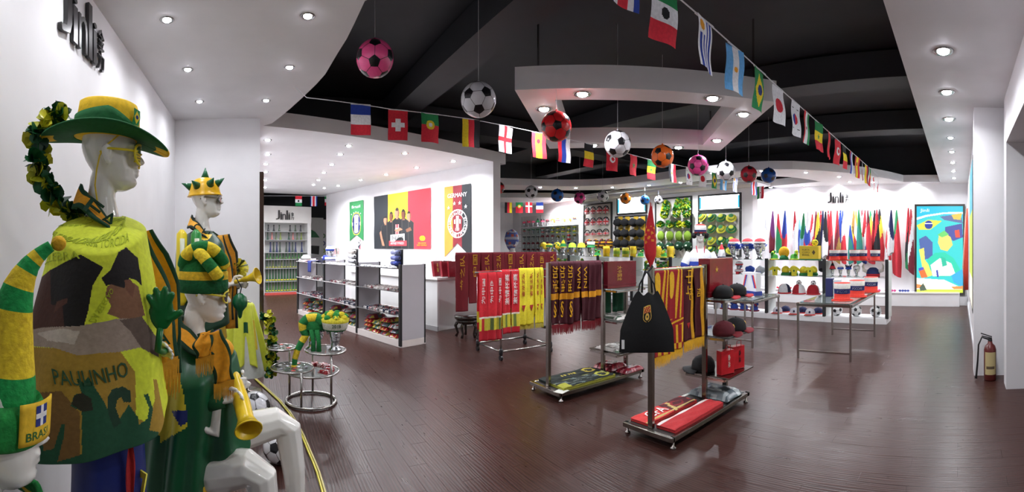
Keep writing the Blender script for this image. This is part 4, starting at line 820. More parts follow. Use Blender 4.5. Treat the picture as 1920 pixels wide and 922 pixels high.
path = [((4, 770), 60), ((10, 745), 58), ((14, 715), 54), ((16, 690), 50), ((18, 660), 46), ((20, 635), 43), ((22, 610), 40), ((25, 585), 37), ((29, 560), 34), ((35, 538), 30), ((44, 517), 25), ((56, 497), 19.5), ((70, 481), 15.5), ((84, 469), 12.5), ((96, 461), 11)]
Q = [L0(a[0][0], a[0][1], 1.05) for a in path]; rr = [a[1] * 1.05 / F for a in path]
PP = []; RR = []
for i in range(len(Q) - 1):
    for k in range(4): PP.append(Q[i].lerp(Q[i + 1], k / 4)); RR.append(rr[i] + (rr[i + 1] - rr[i]) * k / 4)
PP.append(Q[-1]); RR.append(rr[-1])
def hatcol(y): 
    for lim, c in ((466, 0), (480, 0), (492, 1), (512, 0), (540, 1), (585, 0), (700, 1)):
        if y < lim: return c
    return 0
ms = [hatcol(proj(Matrix.Translation((p0.x, p0.y, 0)) @ Matrix.Rotation(rz0, 4, 'Z') @ p)[1]) for p in PP[:-1]]
b = MB(); b.tube(PP, RR, 26, ms); jh = part(b.obj('jester_hat', [mat('#1f9a4c', 'plush'), mat('#f6d030', 'plush')], m0, True), 'long green and yellow striped plush hat')
b = MB(); b.ball(L0(110, 456, 1.05), 14.5 * 1.05 / F, 18, 12); b.obj('pom_pom', mat('#e8b428', 'plush'), jh, True)
HB = H0 @ Matrix.Translation((-.008, 0, .10))
b = MB(); b.lathe([(.110, .0), (.122, .01), (.128, .04), (.124, .075), (.11, .10), (.105, .05), (.104, .0)], 30, sx=1, sy=.88, M=HB); b.obj('hat_brim', mat('#1f8a3c', 'plush'), jh, True)
def bf(u, v):
    a = -1.15 + u * .95; r = 1.04; return HB @ Vector((.128 * r * cos(a), .113 * r * sin(a), .02 + .09 * v))
b = MB(); b.grid(bf, 10, 6); b.obj('badge', mat('#f0c430', 'cloth'), jh, True, thick=.004)
def bt(s_, t, z): return bf(.15 + .75 * s_, .12 + .2 * t) * 1 + Vector((0, -.004 - z, 0))
txt('BRASIL', None, 1, 1, mat('#1f6a3a', 'cloth'), jh, 'lettering', .0005, bt)
def bs(s_, t, z): return bf(.35 + .34 * s_, .42 + .5 * t) + Vector((0, -.004 - z, 0))
b = MB(); b.grid(lambda u, v: bs(u, v, 0), 8, 8, lambda u, v: 0 if abs(u - .5) < .16 or abs(v - .5) < .15 else 1); b.obj('crest', [mat('#f0f0f0', 'cloth'), mat('#2a3a86', 'cloth')], jh)
# ---------------------------------------------------------------- cape stand with garlands by the pillar, floor tape, footballs on the floor
cs = at(462, 461, 4.45); c0 = T('draped_cape', 'lime satin flag cape draped over a low stand beside the pillar', 'cape', (cs.x, cs.y, 0))
b = MB(); b.lathe([(.15, 0), (.15, .012), (.02, .02), (.016, .3), (.016, .86), (.05, .88), (.05, .90), (.004, .905)], 20); b.obj('stand', STEEL, c0, True)
def cape5(u, v):
    a = -3.0 + u * 3.9; t = v; fo = 1 + (.22 * sin(u * 25) + .12 * sin(u * 47 + 2)) * t ** .7; hem = .70 + .08 * sin(u * 9); sw = .10 * max(0, u - .6) / .4
    return Vector((-.05 + (.015 + .09 * min(1, t / .07) + .09 * t ** .8 + sw * t) * fo * cos(a), (.012 + .055 * min(1, t / .07) + .08 * t) * fo * sin(a), .93 - hem * t - .04 * t * sin(u * 13)))
def cc5(u, v): return 2 if abs(u - .45) < .04 and .35 < v < .52 else 3 if abs(u - .62) < .03 and v > .3 else 0
b = MB(); b.grid(cape5, 120, 36, cc5); b.obj('satin', [mat('#d8e048', 'satin'), mat('#b4c436', 'satin'), mat('#1c5a34', 'satin'), mat('#e0c234', 'satin')], c0, True, thick=.004)
lining = MB(); lining.grid(lambda u, v: Vector(((.05 + .14 * v) * cos(-2.2 + 2 * u), (.04 + .11 * v) * sin(-2.2 + 2 * u) - .0, .85 - .68 * v)), 20, 12); lining.obj('lining', mat('#c8ccc4', 'satin'), c0, True)
gl2 = T('flower_garland', 'green and yellow pompom garland hanging on the lime satin cape', 'garland', at(508, 600, 4.3))
garland(gl2, [(-.06, 0, .06), (-.02, 0, .02), (0, 0, -.06), (.01, 0, -.16), (0, 0, -.26), (.02, 0, -.36), (.02, .01, -.46), (.0, .01, -.53)], .03, [DGR, '#d0cc38', '#145c30', '#b8c42c'], 8, .075, 48)
tp = [onz(x, y, .004) for x, y in ((478, 711), (500, 731), (523, 752), (541, 774), (555, 796), (567, 820), (578, 847), (587, 868), (594, 886), (604, 921), (612, 960))]
tp = [Vector((.0, 5.6, .004))] + tp + [Vector((.47, 2.2, .004)), Vector((.48, 1.2, .004)), Vector((.40, -.5, .004))]
for k, off in enumerate((0, .016)):
    b = MB(); b.tube([p + Vector((off, 0, .006)) for p in tp], .007, 6); tag(b.obj('rope_light', mat('#d8cc50' if k == 0 else '#c8bc7a', 'plastic'), None, True), 'yellow rope curving along the floor in front of the mannequins' if k == 0 else 'paler cord lying alongside the yellow floor rope', 'rope')
football(onz(478, 764, .13), .13, '#dddde2', 'large white football on the floor behind the seated mannequin', None, (1.2, .2, 2.2), None, 'gloss', 'football')
football(onz(524, 836, .112), .112, '#e4e4e6', 'white and black football on the floor behind the seated mannequin legs', None, (.5, 1.1, .3), None, 'gloss', 'football')
# ================================================================== scarf racks in the middle of the floor
MAR = '#6e1220'; MAR2 = '#4e0e1a'; RED = '#c81e26'; GOLDY = '#f0b41e'
def scarf_mesh(w, L, n=8, k=16, cols=None, amp=.006, seed=0):
    pass
def hung(o, x, y, ztop, w, L, cols, texts=(), fr=None, frh=.06, axis=(1, 0, 0), yo=0.0, front=-1, seed=0, name='scarf', label=None, group=None, back=None):
    """a scarf folded over a rail running along axis: front and back leaf; cols = list of (share, colour) from the top; texts = (string, centre, height share, width share, colour)"""
    ax = Vector(axis).normalized(); nr = Vector((0, 0, 1)).cross(ax) * -1 * -front      # towards the viewer side
    t = T(name, label, 'scarf', Vector((x, y, ztop)), 0, group); ks = []; tot = sum(c[0] for c in cols)
    def col(v):
        s_ = 0
        for sh_, c in cols:
            s_ += sh_ / tot
            if v <= s_ + 1e-6: return c
        return cols[-1][1]
    def leaf(L, side):
        def fn(u, v):
            off = .016 + .012 * sin(u * 6 + seed * 1.7 + v * 2) * min(1, v * 3) + .004 * sin(v * 11 + seed)
            if v < .03: off = .016 * v / .03
            return ax * (u - .5) * w + nr * off * side + Vector((0, 0, .012 * (1 - min(1, v / .03)) - L * v))
        return fn
    f = leaf(L, 1); mb = MB()
    def mf(u, v):
        c = col(v)
        if isinstance(c, tuple): c = c[min(len(c) - 1, int(u * len(c)))]
        if c not in ks: ks.append(c)
        return ks.index(c)
    mb.grid(f, 12, 40, mf); mb.grid(leaf(back or L * .93, -1), 6, 16, mf); mb.obj('knit', [mat(c, 'cloth') for c in ks], t, True, thick=.004)
    for s_, v, hh, ww, c in texts:
        p = f(.5, v); M = frame(p + nr * .010, ax, (0, 0, 1)); 
        if s_.startswith('|'):                     # vertical writing read from bottom to top
            M = frame(p + nr * .010, (0, 0, 1), -ax); txt(s_[1:], M, hh * L, ww * w, mat(c, 'cloth'), t, 'lettering', .002)
        elif s_.startswith('/'):
            M = frame(p + nr * .010, (0, 0, -1), ax); txt(s_[1:], M, hh * L, ww * w, mat(c, 'cloth'), t, 'lettering', .002)
        else: txt(s_, M, ww * w, hh * L, mat(c, 'cloth'), t, 'lettering', .002)
    if fr:
        random.seed(seed); b = MB(); a1 = f(0, 1); a2 = f(1, 1); fringe(b, a1, a2, frh, 30); fringe(b, a1 + nr * .004, a2 + nr * .004, frh, 30); e1 = leaf(back or L * .93, -1); fringe(b, e1(0, 1), e1(1, 1), frh, 14); b.obj('fringe', mat(fr, 'cloth'), t)['kind'] = 'stuff'
    return t
# ---- rolling rail with red and yellow scarves
AX = Vector((1, .0, 0))
ra = T('rolling_rail', 'chrome rolling rail with low rectangular base carrying red and yellow scarves', 'clothes rail', (3.30, 5.15, 0))
W4 = [(-.37, .31), (-.37, -.31), (.42, -.31), (.42, .31)]
b = MB()
for k in range(4): p, q = W4[k], W4[(k + 1) % 4]; b.tube([(p[0], p[1], .11), (q[0], q[1], .11)], .013, 10)
b.obj('base_frame', STEEL, ra, True)
for x in (-.37, .42):
    b = MB(); b.tube([(x, -.31, .11), (x, -.31, .5), (x, -.31, 1.02)], .013, 10); b.obj('post', STEEL, ra, True); b = MB(); b.tube([(x, .31, .11), (x, .31, 1.02)], .013, 10); b.obj('post', STEEL, ra, True)
    b = MB(); b.tube([(x, -.31, 1.02), (x, .31, 1.02)], .012, 10); b.obj('cross_bar', STEEL, ra, True)
b = MB(); b.tube([(-.78, -.39, 1.13), (.34, -.39, 1.145)], .011, 10); b.obj('rail', STEEL, ra, True)
b = MB(); b.tube([(-.37, -.31, 1.02), (-.37, -.36, 1.10), (-.37, -.39, 1.13)], .01, 8); b.obj('rail_bracket', STEEL, ra, True); b = MB(); b.tube([(.42, -.31, 1.02), (.38, -.36, 1.11), (.33, -.39, 1.14)], .01, 8); b.obj('rail_bracket', STEEL, ra, True)
for x, y in W4:
    b = MB(); b.lathe([(.022, .07), (.026, .085), (.026, .13), (.016, .15)], 12); c = b.obj('joint', mat('#222226', 'plastic'), ra, True); c.location = (x, y, 0)
    b = MB(); b.tube([(x - .014, y, .032), (x + .014, y, .032)], .032, 16); b.bar((x, y, .04), (x, y, .075), .02, .03); b.obj('caster', mat('#1c1c20', 'plastic'), ra)
XS = [(2.62 + (x_ - 2.80) * .865, k_, w_ * .9) for x_, k_, w_ in [(2.80, 'r1', .135), (2.945, 'r1', .135), (3.07, 'r1', .09), (3.185, 'r2', .135), (3.335, 'r2', .135), (3.475, 'y', .13), (3.61, 'y', .13), (3.735, 'y', .09), (3.82, 'y', .055)]]
for k, (x, kd, w) in enumerate(XS):
    if kd == 'r1': hung(None, x, 4.76, 1.135, w, .84, [(.66, '#cf2430'), (.015, '#e8e0d0'), (.19, ('#d8cc3c', '#c02a30', '#c8c03c') if k == 0 else ('#c4bc3c', '#5a6a3a', '#d8cc3c')), (.14, '#b81a2a')], [('|为中国', .28, .36, .42, '#e4dcd8')], seed=k, label='bright red scarf with white characters and a yellow panel on the rolling rail', group='red scarves on the rolling rail', back=.7)
    if kd == 'r2': hung(None, x, 4.76, 1.145, w, .79, [(.68, '#cf2430'), (.015, '#e8e0d0'), (.2, ('#c4bc3c', '#6a7a3a', '#d8cc3c')), (.1, '#b81a2a')], [('|激情杯赛', .30, .48, .5, '#e4dcd8')], seed=k, label='red scarf with four white characters beside the yellow scarves', group='shorter red scarves on the rolling rail', back=.7)
    if kd == 'y': hung(None, x, 4.76, 1.155, w, .72, [(1, '#e8d832')], [('|金龙之队', .28, .42, .34, '#a82a28'), ('▼', .70, .11, .5, '#a82a28'), ('●', .69, .045, .16, '#e8c832')], '#b8a83a', seed=k, label='yellow scarf with red characters and a small shield on the rolling rail', group='yellow scarves on the rolling rail', back=.6)
# ---- tall rail of maroon scarves behind
rb = T('scarf_rail', 'dark wall-side rail holding a row of maroon scarves behind the rolling rail', 'clothes rail', (3.9, 6.35, 0))
b = MB(); b.tube([(-.85, 0, 1.325), (1.05, 0, 1.325)], .014, 10); b.obj('rail', mat('#26221f', 'steel'), rb, True)
for x in (-.33, .95):
    b = MB(); b.tube([(x, 0, 0.02), (x, 0, 1.325)], .016, 10); b.obj('post', mat('#26221f', 'steel'), rb, True); b = MB(); b.lathe([(.14, 0), (.14, .015), (.02, .03)], 20); c = b.obj('foot', mat('#26221f', 'steel'), rb, True); c.location = (x, 0, 0)
for k in range(9):
    x = 3.12 + k * .222
    hung(None, x, 6.345, 1.335, .218, .92 if k == 0 else .80, [(1, '#741622')], [('|龙之队' if k % 3 == 0 else '|中国' if k % 3 == 1 else '|之队', .34 if k == 0 else .25, .60 if k == 0 else .44, .38, '#d09a2c')], seed=k + 20, label='maroon scarf with gold characters on the dark rail behind', group='maroon scarves on the back rail', back=.7)
sl = onz(876, 632, 0); stl = T('carved_stool', 'dark carved wooden stool with curved legs beside the counter', 'stool', (sl.x, sl.y, 0)); DW = mat('#1c1310', 'gloss')
b = MB(); b.lathe([(.02, .30), (.20, .30), (.21, .32), (.21, .345), (.19, .36), (.02, .36)], 28); b.obj('seat', DW, stl, True)
b = MB(); b.lathe([(.12, .22), (.17, .24), (.18, .28), (.16, .30)], 24); b.obj('apron', DW, stl, True)
for k in range(5):
    a = k * 2 * pi / 5; b = MB(); b.tube([(.14 * cos(a), .14 * sin(a), .27), (.19 * cos(a), .19 * sin(a), .18), (.15 * cos(a), .15 * sin(a), .07), (.18 * cos(a), .18 * sin(a), .015)], [.03, .026, .018, .024], 8); b.obj('leg', DW, stl, True)
# ---- two steel racks with platform, rail section and cantilever shelves
BR = mat('#8f8a84', 'steel')
def rack(label, x0, y0, ytop=1.29, posts=(.02, .76, 1.12)):
    r = T('display_rack', label, 'rack', (x0, y0, 0)); wy = .22
    for s_ in (-1, 1): b = MB(); b.b2((-.02, s_ * wy - .018, .055), (1.17, s_ * wy + .018, .09)); b.obj('platform_rail', BR, r, bevel=.003)
    for x in (-.02, 1.14): b = MB(); b.b2((x - .018, -wy - .018, .055), (x + .018, wy + .018, .09)); b.obj('platform_end', BR, r, bevel=.003)
    b = MB(); b.b2((0, -wy, .07), (1.15, wy, .088)); b.obj('platform_panel', mat('#2a2422', 'paint'), r)
    for x in (0, 1.12):
        for y in (-wy, wy): b = MB(); b.lathe([(.022, 0), (.022, .012), (.008, .02), (.008, .056)], 12); c = b.obj('levelling_foot', STEEL, r, True); c.location = (x, y, 0)
    for k, x in enumerate(posts): b = MB(); b.b2((x - .016, -.022, .088), (x + .016, .022, (ytop if k < 2 else .978))); b.obj('post', BR, r, bevel=.003)
    b = MB(); b.b2((posts[0], -.013, ytop - .035), (posts[1], .013, ytop - .012)); b.obj('rail', STEEL, r, bevel=.003)
    for z in (.99, .66, .31):
        b = MB(); b.b2((posts[1] + .02, -.24, z - .012), (posts[2] + .12, .24, z)); b.obj('shelf', GLASS if z != .31 else mat('#6a625c', 'steel'), r, bevel=.002); b = MB()
        for y in (-.2, .2): b.b2((posts[1], y - .008, z - .03), (posts[2] + .10, y + .008, z - .012))
        b.b2((posts[1] - .008, -.2, z - .03), (posts[1] + .008, .2, z - .012)); b.b2((posts[2] - .008, -.2, z - .03), (posts[2] + .008, .2, z - .012)); b.obj('shelf_bracket', STEEL, r)
    return r
R2 = (2.61, 3.455); R4 = (2.56, 2.13)
rack('steel rack carrying dark maroon cheering scarves with gold lettering', *R2)
rack('steel rack carrying the black drawstring bag and red yellow fringed scarves', *R4)
# scarves of rack 2
for k in range(7):
    x = R2[0] + .085 + k * .098; txts = [('/加油', .26, .42, .66, GOLDY), ('§' , .76, .26, .42, GOLDY)] if k < 3 else [('/WIN', .26, .36, .42, GOLDY)] if k < 5 else []
    hung(None, x, R2[1], 1.285 - .0 * k, .096, .60 + .008 * (k % 3), [(.50, '#4a0c1e'), (.09, '#e8a21e'), (.41, '#46101e')], txts, '#7c1220', .10, seed=k + 40, label='dark maroon scarf with gold characters on the steel rack' if k < 3 else 'dark maroon scarf with gold letters next to the shelf of the steel rack', group='dark maroon cheering scarves' if k < 3 else 'dark maroon scarves with letters', back=.5)
# scarves of rack 4
def wavy(u, v): return None
def pat_scarf(x, y, zt, w, L, seed, label, group):
    t = T('fringed_scarf', label, 'scarf', (x, y, zt), 0, group)
    def fn(u, v):
        off = .018 + .010 * sin(u * 5 + seed + v * 2) * min(1, v * 3)
        if v < .03: off = .018 * v / .03
        return Vector(((u - .5) * w, -off, .014 * (1 - min(1, v / .03)) - L * v))
    def mf(u, v):
        if v > .70: return 1 if (u < .28 or (.5 < u < .62) or u > .86) == (v < .93) else 0
        if .62 < v < .70: return 1 if ((v - .62) / .08 + u * .9) % .8 < .3 else 0
        c = .16 + .34 * v; 
        if ((u - .18) / .26) ** 2 + ((v - .2) / .17) ** 2 < 1 and u < .3 + .1 * sin(v * 8): return 1
        if abs(u - (.62 - .35 * (v - .3))) < .055 + .03 * sin(v * 6): return 1
        if abs(u - (.95 - .3 * v)) < .045: return 1
        return 0
    b = MB(); b.grid(fn, 90, 150, mf); b.grid(lambda u, v: Vector(((u - .5) * w, .018, -L * .9 * v)), 4, 10, 0); b.obj('knit', [mat('#a01420', 'cloth'), mat('#f0b826', 'cloth')], t, True, thick=.004)
    random.seed(seed); fr = MB(); fringe(fr, fn(0, 1), fn(1, 1), .085, 80); fringe(fr, fn(0, 1) + Vector((0, .03, .02)), fn(1, 1) + Vector((0, .03, .02)), .09, 40); fr.obj('fringe', mat('#eeb420', 'cloth'), t)['kind'] = 'stuff'
    return t
pat_scarf(R4[0] + .128, R4[1], 1.27, .178, .66, 1, 'red scarf with yellow waves and thick yellow fringe beside the black bag', None)
pat_scarf(R4[0] + .308, R4[1], 1.27, .176, .64, 2, 'red scarf with yellow waves and fringe next to the striped maroon scarf', None)
hung(None, R4[0] + .48, R4[1], 1.27, .16, .60, [(1, ('#4e0c18', '#4e0c18', '#4e0c18', '#4e0c18', '#e8a820'))], [('/中华', .24, .42, .62, GOLDY), ('▼', .80, .08, .3, '#b8282c')], '#eeb420', .09, seed=3, label='maroon scarf with gold characters and a yellow edge stripe on the rack', name='fringed_scarf')
hung(None, R4[0] + .635, R4[1], 1.27, .14, .60, [(1, ('#4e0c18', '#4e0c18', '#4e0c18', '#e8a820'))], [('/加', .36, .12, .4, GOLDY)], '#eeb420', .09, seed=4, label='narrow maroon scarf with a yellow stripe next to the shelf post', name='fringed_scarf')
# black drawstring bag
bg = T('drawstring_bag', 'black drawstring bag with a gold and red shield badge hanging on the rack post', 'bag', (R4[0] - .085, R4[1] - .045, 1.265), -.82); bg.scale = (1.04, 1.04, 1.0)
def bagf(side):
    def fn(u, v):
        w = .10 + .135 * min(1, v * 1.6) ** .8 + .03 * v; z = -.14 - .44 * v + .02 * cos((u - .5) * 2.4) * (v - 1) ; bul = .045 * sin(pi * u) * sin(pi * min(1, v * .93 + .03)) ** .6
        return Vector(((u - .5) * w * 1.45, side * bul - .02, z + .012 * sin(u * 14) * (1 - v)))
    return fn
b = MB(); b.grid(bagf(-1), 30, 30); b.grid(bagf(.6), 30, 30); b.obj('sack', mat('#101113', 'cloth'), bg, True)
b = MB()
for s_ in (-1, 1): b.tube([(s_ * .012, .02, .0), (s_ * .03, -.02, -.06), (s_ * .035, -.03, -.15)], .007, 6); b.tube([(0, .02, 0), (s_ * .05, -.01, -.09), (s_ * .07, -.02, -.2), (s_ * .15, -.015, -.40), (s_ * .17, -.015, -.575)], .005, 6)
b.tube([(-.012, .02, 0), (.012, .085, .035), (.037, .112, .040), (.048, .085, .03), (.012, .02, 0)], .006, 6); b.obj('cord', mat('#0c0c0e', 'cloth'), bg, True)
def bs(u, v): p = bagf(-1)(.40 + .2 * u, .20 + .27 * v); return p + Vector((0, -.004, 0))
def bcol(u, v):
    x, y = abs(u - .5) * 2, v; lim = 1 if y < .6 else sqrt(max(0, 1 - ((y - .6) / .4) ** 2))
    if x > lim: return 3
    if x > lim - .14 or y < .06: return 1
    if y < .42: return 0 if (int(u * 9) + int(v * 12)) % 3 else 1
    return 1 if .25 < sqrt((u - .5) ** 2 + (v - .68) ** 2) / .28 < .8 else 2
b = MB(); b.grid(bs, 26, 30, bcol); b.f = [f for f, m in zip(b.f, b.m) if m != 3]; b.m = [m for m in b.m if m != 3]; b.obj('shield_badge', [mat('#b02028', 'cloth'), mat('#d8b050', 'cloth'), mat('#101113', 'cloth')], bg)
b = MB(); b.box((-.165, -.03, -.52), (.02, .002, .065)); b.obj('care_tag', mat('#e8e8e8', 'print'), bg)
# furled red flag on the post
fl = T('furled_flag', 'furled red flag with gold characters standing on the rack post', 'flag', (R4[0] + .02, R4[1], 1.29))
b = MB(); b.tube([(0, 0, 0), (0, 0, .50)], .006, 8); b.obj('pole', mat('#d8d8d8', 'plastic'), fl)
b = MB(); b.tube([(0, 0, -.01), (0, 0, .03)], .011, 8); b.obj('pole_socket', STEEL, fl)
def ff(u, v):
    a = 2 * pi * u; r = (.008 + .058 * sin(pi * min(1, (v * .92) ** 1.3)) + .004 * sin(4 * a)) * (1 if v < .8 else (1 - (v - .8) / .2 * .75)); return Vector((r * cos(a) - .012 * sin(v * pi), r * .45 * sin(a), .485 - .50 * v))
b = MB(); b.grid(ff, 40, 60, lambda u, v: 1 if .35 < v < .62 and (sin(u * 40 + v * 50) + sin(u * 23 - v * 61)) > .75 or (.55 < v < .85 and abs(u - .97 + .1 * v) < .05) else 0); b.obj('cloth', [mat('#c41e28', 'cloth'), mat('#e8902a', 'cloth')], fl, True)
# ---- folded goods on the platforms
def folded(name, label, lo, hi, z0, h, fn, cat='scarf', nu=40, nv=30, group=None):
    cx, cy = (lo[0] + hi[0]) / 2, (lo[1] + hi[1]) / 2; t = T(name, label, cat, (cx, cy, z0), 0, group); w, d = hi[0] - lo[0], hi[1] - lo[1]; ks = []
    def mf(u, v):
        c = fn(u, v)
        if c not in ks: ks.append(c)
        return ks.index(c)
    b = MB(); b.grid(lambda u, v: Vector(((u - .5) * w, (v - .5) * d, h * (1 - .25 * max(abs(2 * u - 1), abs(2 * v - 1)) ** 8) + .004 * sin(u * 17) * cos(v * 13))), nu, nv, mf); b.obj('top_layer', [mat(c, 'cloth') for c in ks], t, True)
    b = MB(); n = max(1, int(h / .012))
    for k in range(n): b.box((0, 0, h * .8 * (k + .5) / n), (w * .985, d * .985, h * .8 / n * .9))
    b.obj('under_layers', mat(ks[0], 'cloth'), t); return t
def f_red(u, v): return '#dcd6d2' if .38 < v - .12 * u < .46 else '#c02a2e' if v < .42 + .12 * u else '#5a1a20'
folded('folded_blanket', 'folded red blanket with a white stripe on the low rack platform', (R4[0] + .042, R4[1] - .205), (R4[0] + .74, R4[1] - .026), .089, .035, lambda u, v: '#dcd6d2' if .80 < v < .95 else '#b82a2e', 'blanket')
def f_cfa(u, v): return '#b8a060' if abs(v - .12) < .05 or abs(u - .55 - .1 * v) < .025 else '#c0302e' if u < .5 else '#8a1c24' if ((u - .72) / .12) ** 2 + ((v - .5) / .3) ** 2 < 1 and not ((u - .74) / .08) ** 2 + ((v - .5) / .18) ** 2 < 1 else '#4e141c'
t = folded('folded_scarf', 'folded red and maroon scarf with white letters on the low platform', (R4[0] + .02, R4[1] + .026), (R4[0] + .68, R4[1] + .21), .089, .030, f_cfa)
txt('CFA', frame((-.13, 0, .036), (1, 0, 0), (0, 1, 0)), .22, .10, mat('#e8dcd8', 'cloth'), t, 'lettering', .001)
def pack(name, label, c, sz, cols, cat='bagged clothes', seed=0, rz=0, group=None, parent_kind='bag', n=14):
    """goods in clear wrapping: a soft crumpled parcel"""
    t = T(name, label, cat, c, rz, group); rg = random.Random(seed); sx, sy, sz_ = sz; off = rg.uniform(0, 9); ks = list(cols)
    def fn(u, v):
        e = max(abs(2 * u - 1), abs(2 * v - 1)); h = sz_ * (1 - e ** 5 * .85) + .18 * sz_ * noise.noise(Vector((u * 4 + off, v * 4, seed))) * (1 - e ** 4)
        return Vector(((u - .5) * sx * (1 + .04 * sin(v * 9 + off)), (v - .5) * sy * (1 + .04 * sin(u * 8 + off)), max(.003, h)))
    b = MB(); b.grid(fn, n, n, lambda u, v: int((noise.noise(Vector((u * 3 + off, v * 3 + 5, 2))) + .5) * len(ks)) % len(ks)); b.obj('wrapping', [mat(k, parent_kind) for k in ks], t, True)
    b = MB(); b.box((0, 0, .002), (sx * .95, sy * .95, .004)); b.obj('fold', mat(ks[0], 'cloth'), t); return t
pack('bagged_jeans', 'grey folded garments in clear plastic on the platform end', (R4[0] + .94, R4[1], .089), (.29, .42, .075), ['#7a8488', '#5c666c', '#a8b0b2'], 'clothes', 3)
folded('folded_scarf', 'black scarf with yellow emblems lying on the rack platform', (R2[0] + .04, R2[1] + .01), (R2[0] + .74, R2[1] + .2), .089, .03, lambda u, v: '#b8a83a' if abs(sqrt(((u - .85) * 3.4) ** 2 + (v - .5) ** 2) - .3) < .07 or (.3 < u < .62 and .4 < v < .6 and int(u * 34) % 2) else '#0e1a16')
folded('folded_scarf', 'black and green scarf in clear wrapping at the front of the rack platform', (R2[0] + .04, R2[1] - .21), (R2[0] + .74, R2[1] - .0), .089, .034, lambda u, v: '#a8a83c' if (u < .14 and v < .5) or abs(sqrt(((u - .85) * 3.4) ** 2 + (v - .5) ** 2) - .3) < .07 else '#5c6a66' if noise.noise(Vector((u * 9, v * 9, 1))) > .28 else '#101c18')
b = MB(); b.box((R2[0] + .02, R2[1] - .20, .092), (.12, .10, .003), rz=.3); tag(b.obj('price_leaflet', mat('#e0e2d8', 'print')), 'small white price leaflet on the corner of the rack platform', 'leaflet')
pack('bagged_scarves', 'glossy red bagged scarves on the platform end under the shelves', (R2[0] + .94, R2[1] + .065, .089), (.29, .27, .07), ['#7a1c28', '#a02a38', '#5a1620', '#c88a90'], 'scarves', 5); pack('bagged_scarves', 'red bagged scarf hanging over the front edge of the rack platform', (R2[0] + 1.0, R2[1] - .17, .089), (.30, .16, .05), ['#8a2230', '#6a1a26', '#b86a72'], 'scarves', 6)
# ---- goods on the cantilever shelves
def giftbag(name, label, c, w, h, d, hx, rz=0, txtc=None, tilt=0, group=None, star_=False):
    t = T(name, label, 'bag', c, 0, group, rot=(tilt, 0, rz)); b = MB(); b.b2((-w / 2, -d / 2, 0), (w / 2, d / 2, h)); b.obj('body', mat(hx, 'bag'), t, bevel=.003)
    if name == 'wrapped_blanket': b = MB(); b.b2((-w / 2 - .003, -d / 2 - .003, h * .12), (w / 2 + .003, d / 2 + .003, h * .15)); b.obj('binding_strip', mat(hx, 'cloth'), t)
    b = MB(); b.tube([(-w * .2, -d / 2, h * .97), (-w * .16, -d / 2 - .004, h + .05), (w * .16, -d / 2 - .004, h + .05), (w * .2, -d / 2, h * .97)], .003, 5); 
    if name != 'wrapped_blanket': b.obj('handle', mat(hx, 'cloth'), t)
    if txtc: txt('|'.join('')+txtc[0], frame((w * txtc[2], -d / 2 - .002, h * .55), (0, 0, -1), (1, 0, 0)), h * .55, w * .16, mat(txtc[1], 'print'), t, 'lettering', .001)
    if star_: txt('★', frame((-w * .22, -d / 2 - .002, h * .72), (1, 0, 0), (0, 0, 1)), w * .14, w * .14, mat('#d8a838', 'print'), t, 'printed_star', .001)
    return t
giftbag('wrapped_blanket', 'maroon wrapped blanket with gold writing upright on the top rack shelf', (R2[0] + .98, R2[1] - .03, .992), .46, .29, .10, '#6a1a26', .0, ('大中国龙', '#c89a3c', -.1))
giftbag('wrapped_blanket', 'large dark red wrapped blanket with a gold star on the top rack shelf', (R4[0] + .99, R4[1] + .02, .992), .42, .345, .12, '#8a1a26', 0, None, 0, None, True)
def cap(label, c, hx, hb, rz=0, group=None, badge=None, s=1.0, cat='cap'):
    t = T('baseball_cap', label, cat, c, rz, group); b = MB(); b.lathe([(.088 * s, 0), (.092 * s, .03 * s), (.086 * s, .065 * s), (.064 * s, .095 * s), (.03 * s, .11 * s), (.003, .113 * s)], 18); b.obj('crown', mat(hx, 'cloth'), t, True)
    def br(u, v): a = (u - .5) * 2.3; r = (.086 + .075 * v * cos(a * .8)) * s; return Vector((r * cos(a), r * sin(a), (.008 - .02 * v * abs(sin(a)) + .004) * s))
    b = MB(); b.grid(br, 14, 4); b.obj('visor', mat(hb, 'cloth'), t, True, thick=.004)
    if badge: b = MB(); b.ball((.083 * s, 0, .055 * s), (.014 * s, .02 * s, .024 * s), 10, 7); b.obj('badge', mat(badge, 'cloth'), t, True)
    b = MB(); b.ball((0, 0, .114 * s), .007 * s, 8, 6); b.obj('button', mat(hx, 'cloth'), t); return t
for k, (x, y, hx, lb) in enumerate(((.86, -.13, '#141416', 'black cap with gold badge on the rack shelf under the red blanket'), (1.06, -.16, '#141416', 'black cap with gold badge at the end of the rack shelf'))): cap(lb, (R4[0] + x, R4[1] + y, .992), hx, '#a81e28', -.6, None, '#c8a84a')
for k, (x, y, hx, lb) in enumerate(((.87, -.13, '#5a1420', 'maroon cap with gold badge on the middle rack shelf'), (1.09, -.13, '#17171a', 'black cap with gold badge on the middle rack shelf'))): cap(lb, (R4[0] + x, R4[1] + y, .662), hx, '#7a1824', -.6, None, '#d8b050', 1.1)
giftbag('gift_bag', 'red paper gift bag with dark emblem standing by the rack post', (R4[0] + .90, R4[1] - .13, .312), .15, .21, .07, '#c4242c', -.35, ('金龙', '#e8dcd0', .1)); giftbag('gift_bag', 'red paper gift bag with dark emblem at the outer end of the low shelf', (R4[0] + 1.10, R4[1] - .13, .312), .15, .21, .07, '#c4242c', -.35, ('金龙', '#2a1416', .1))
cap('black cap lying behind the red gift bags', (R4[0] + .90, R4[1] + .105, .312), '#101012', '#101012', 2, None, None, 1.2)
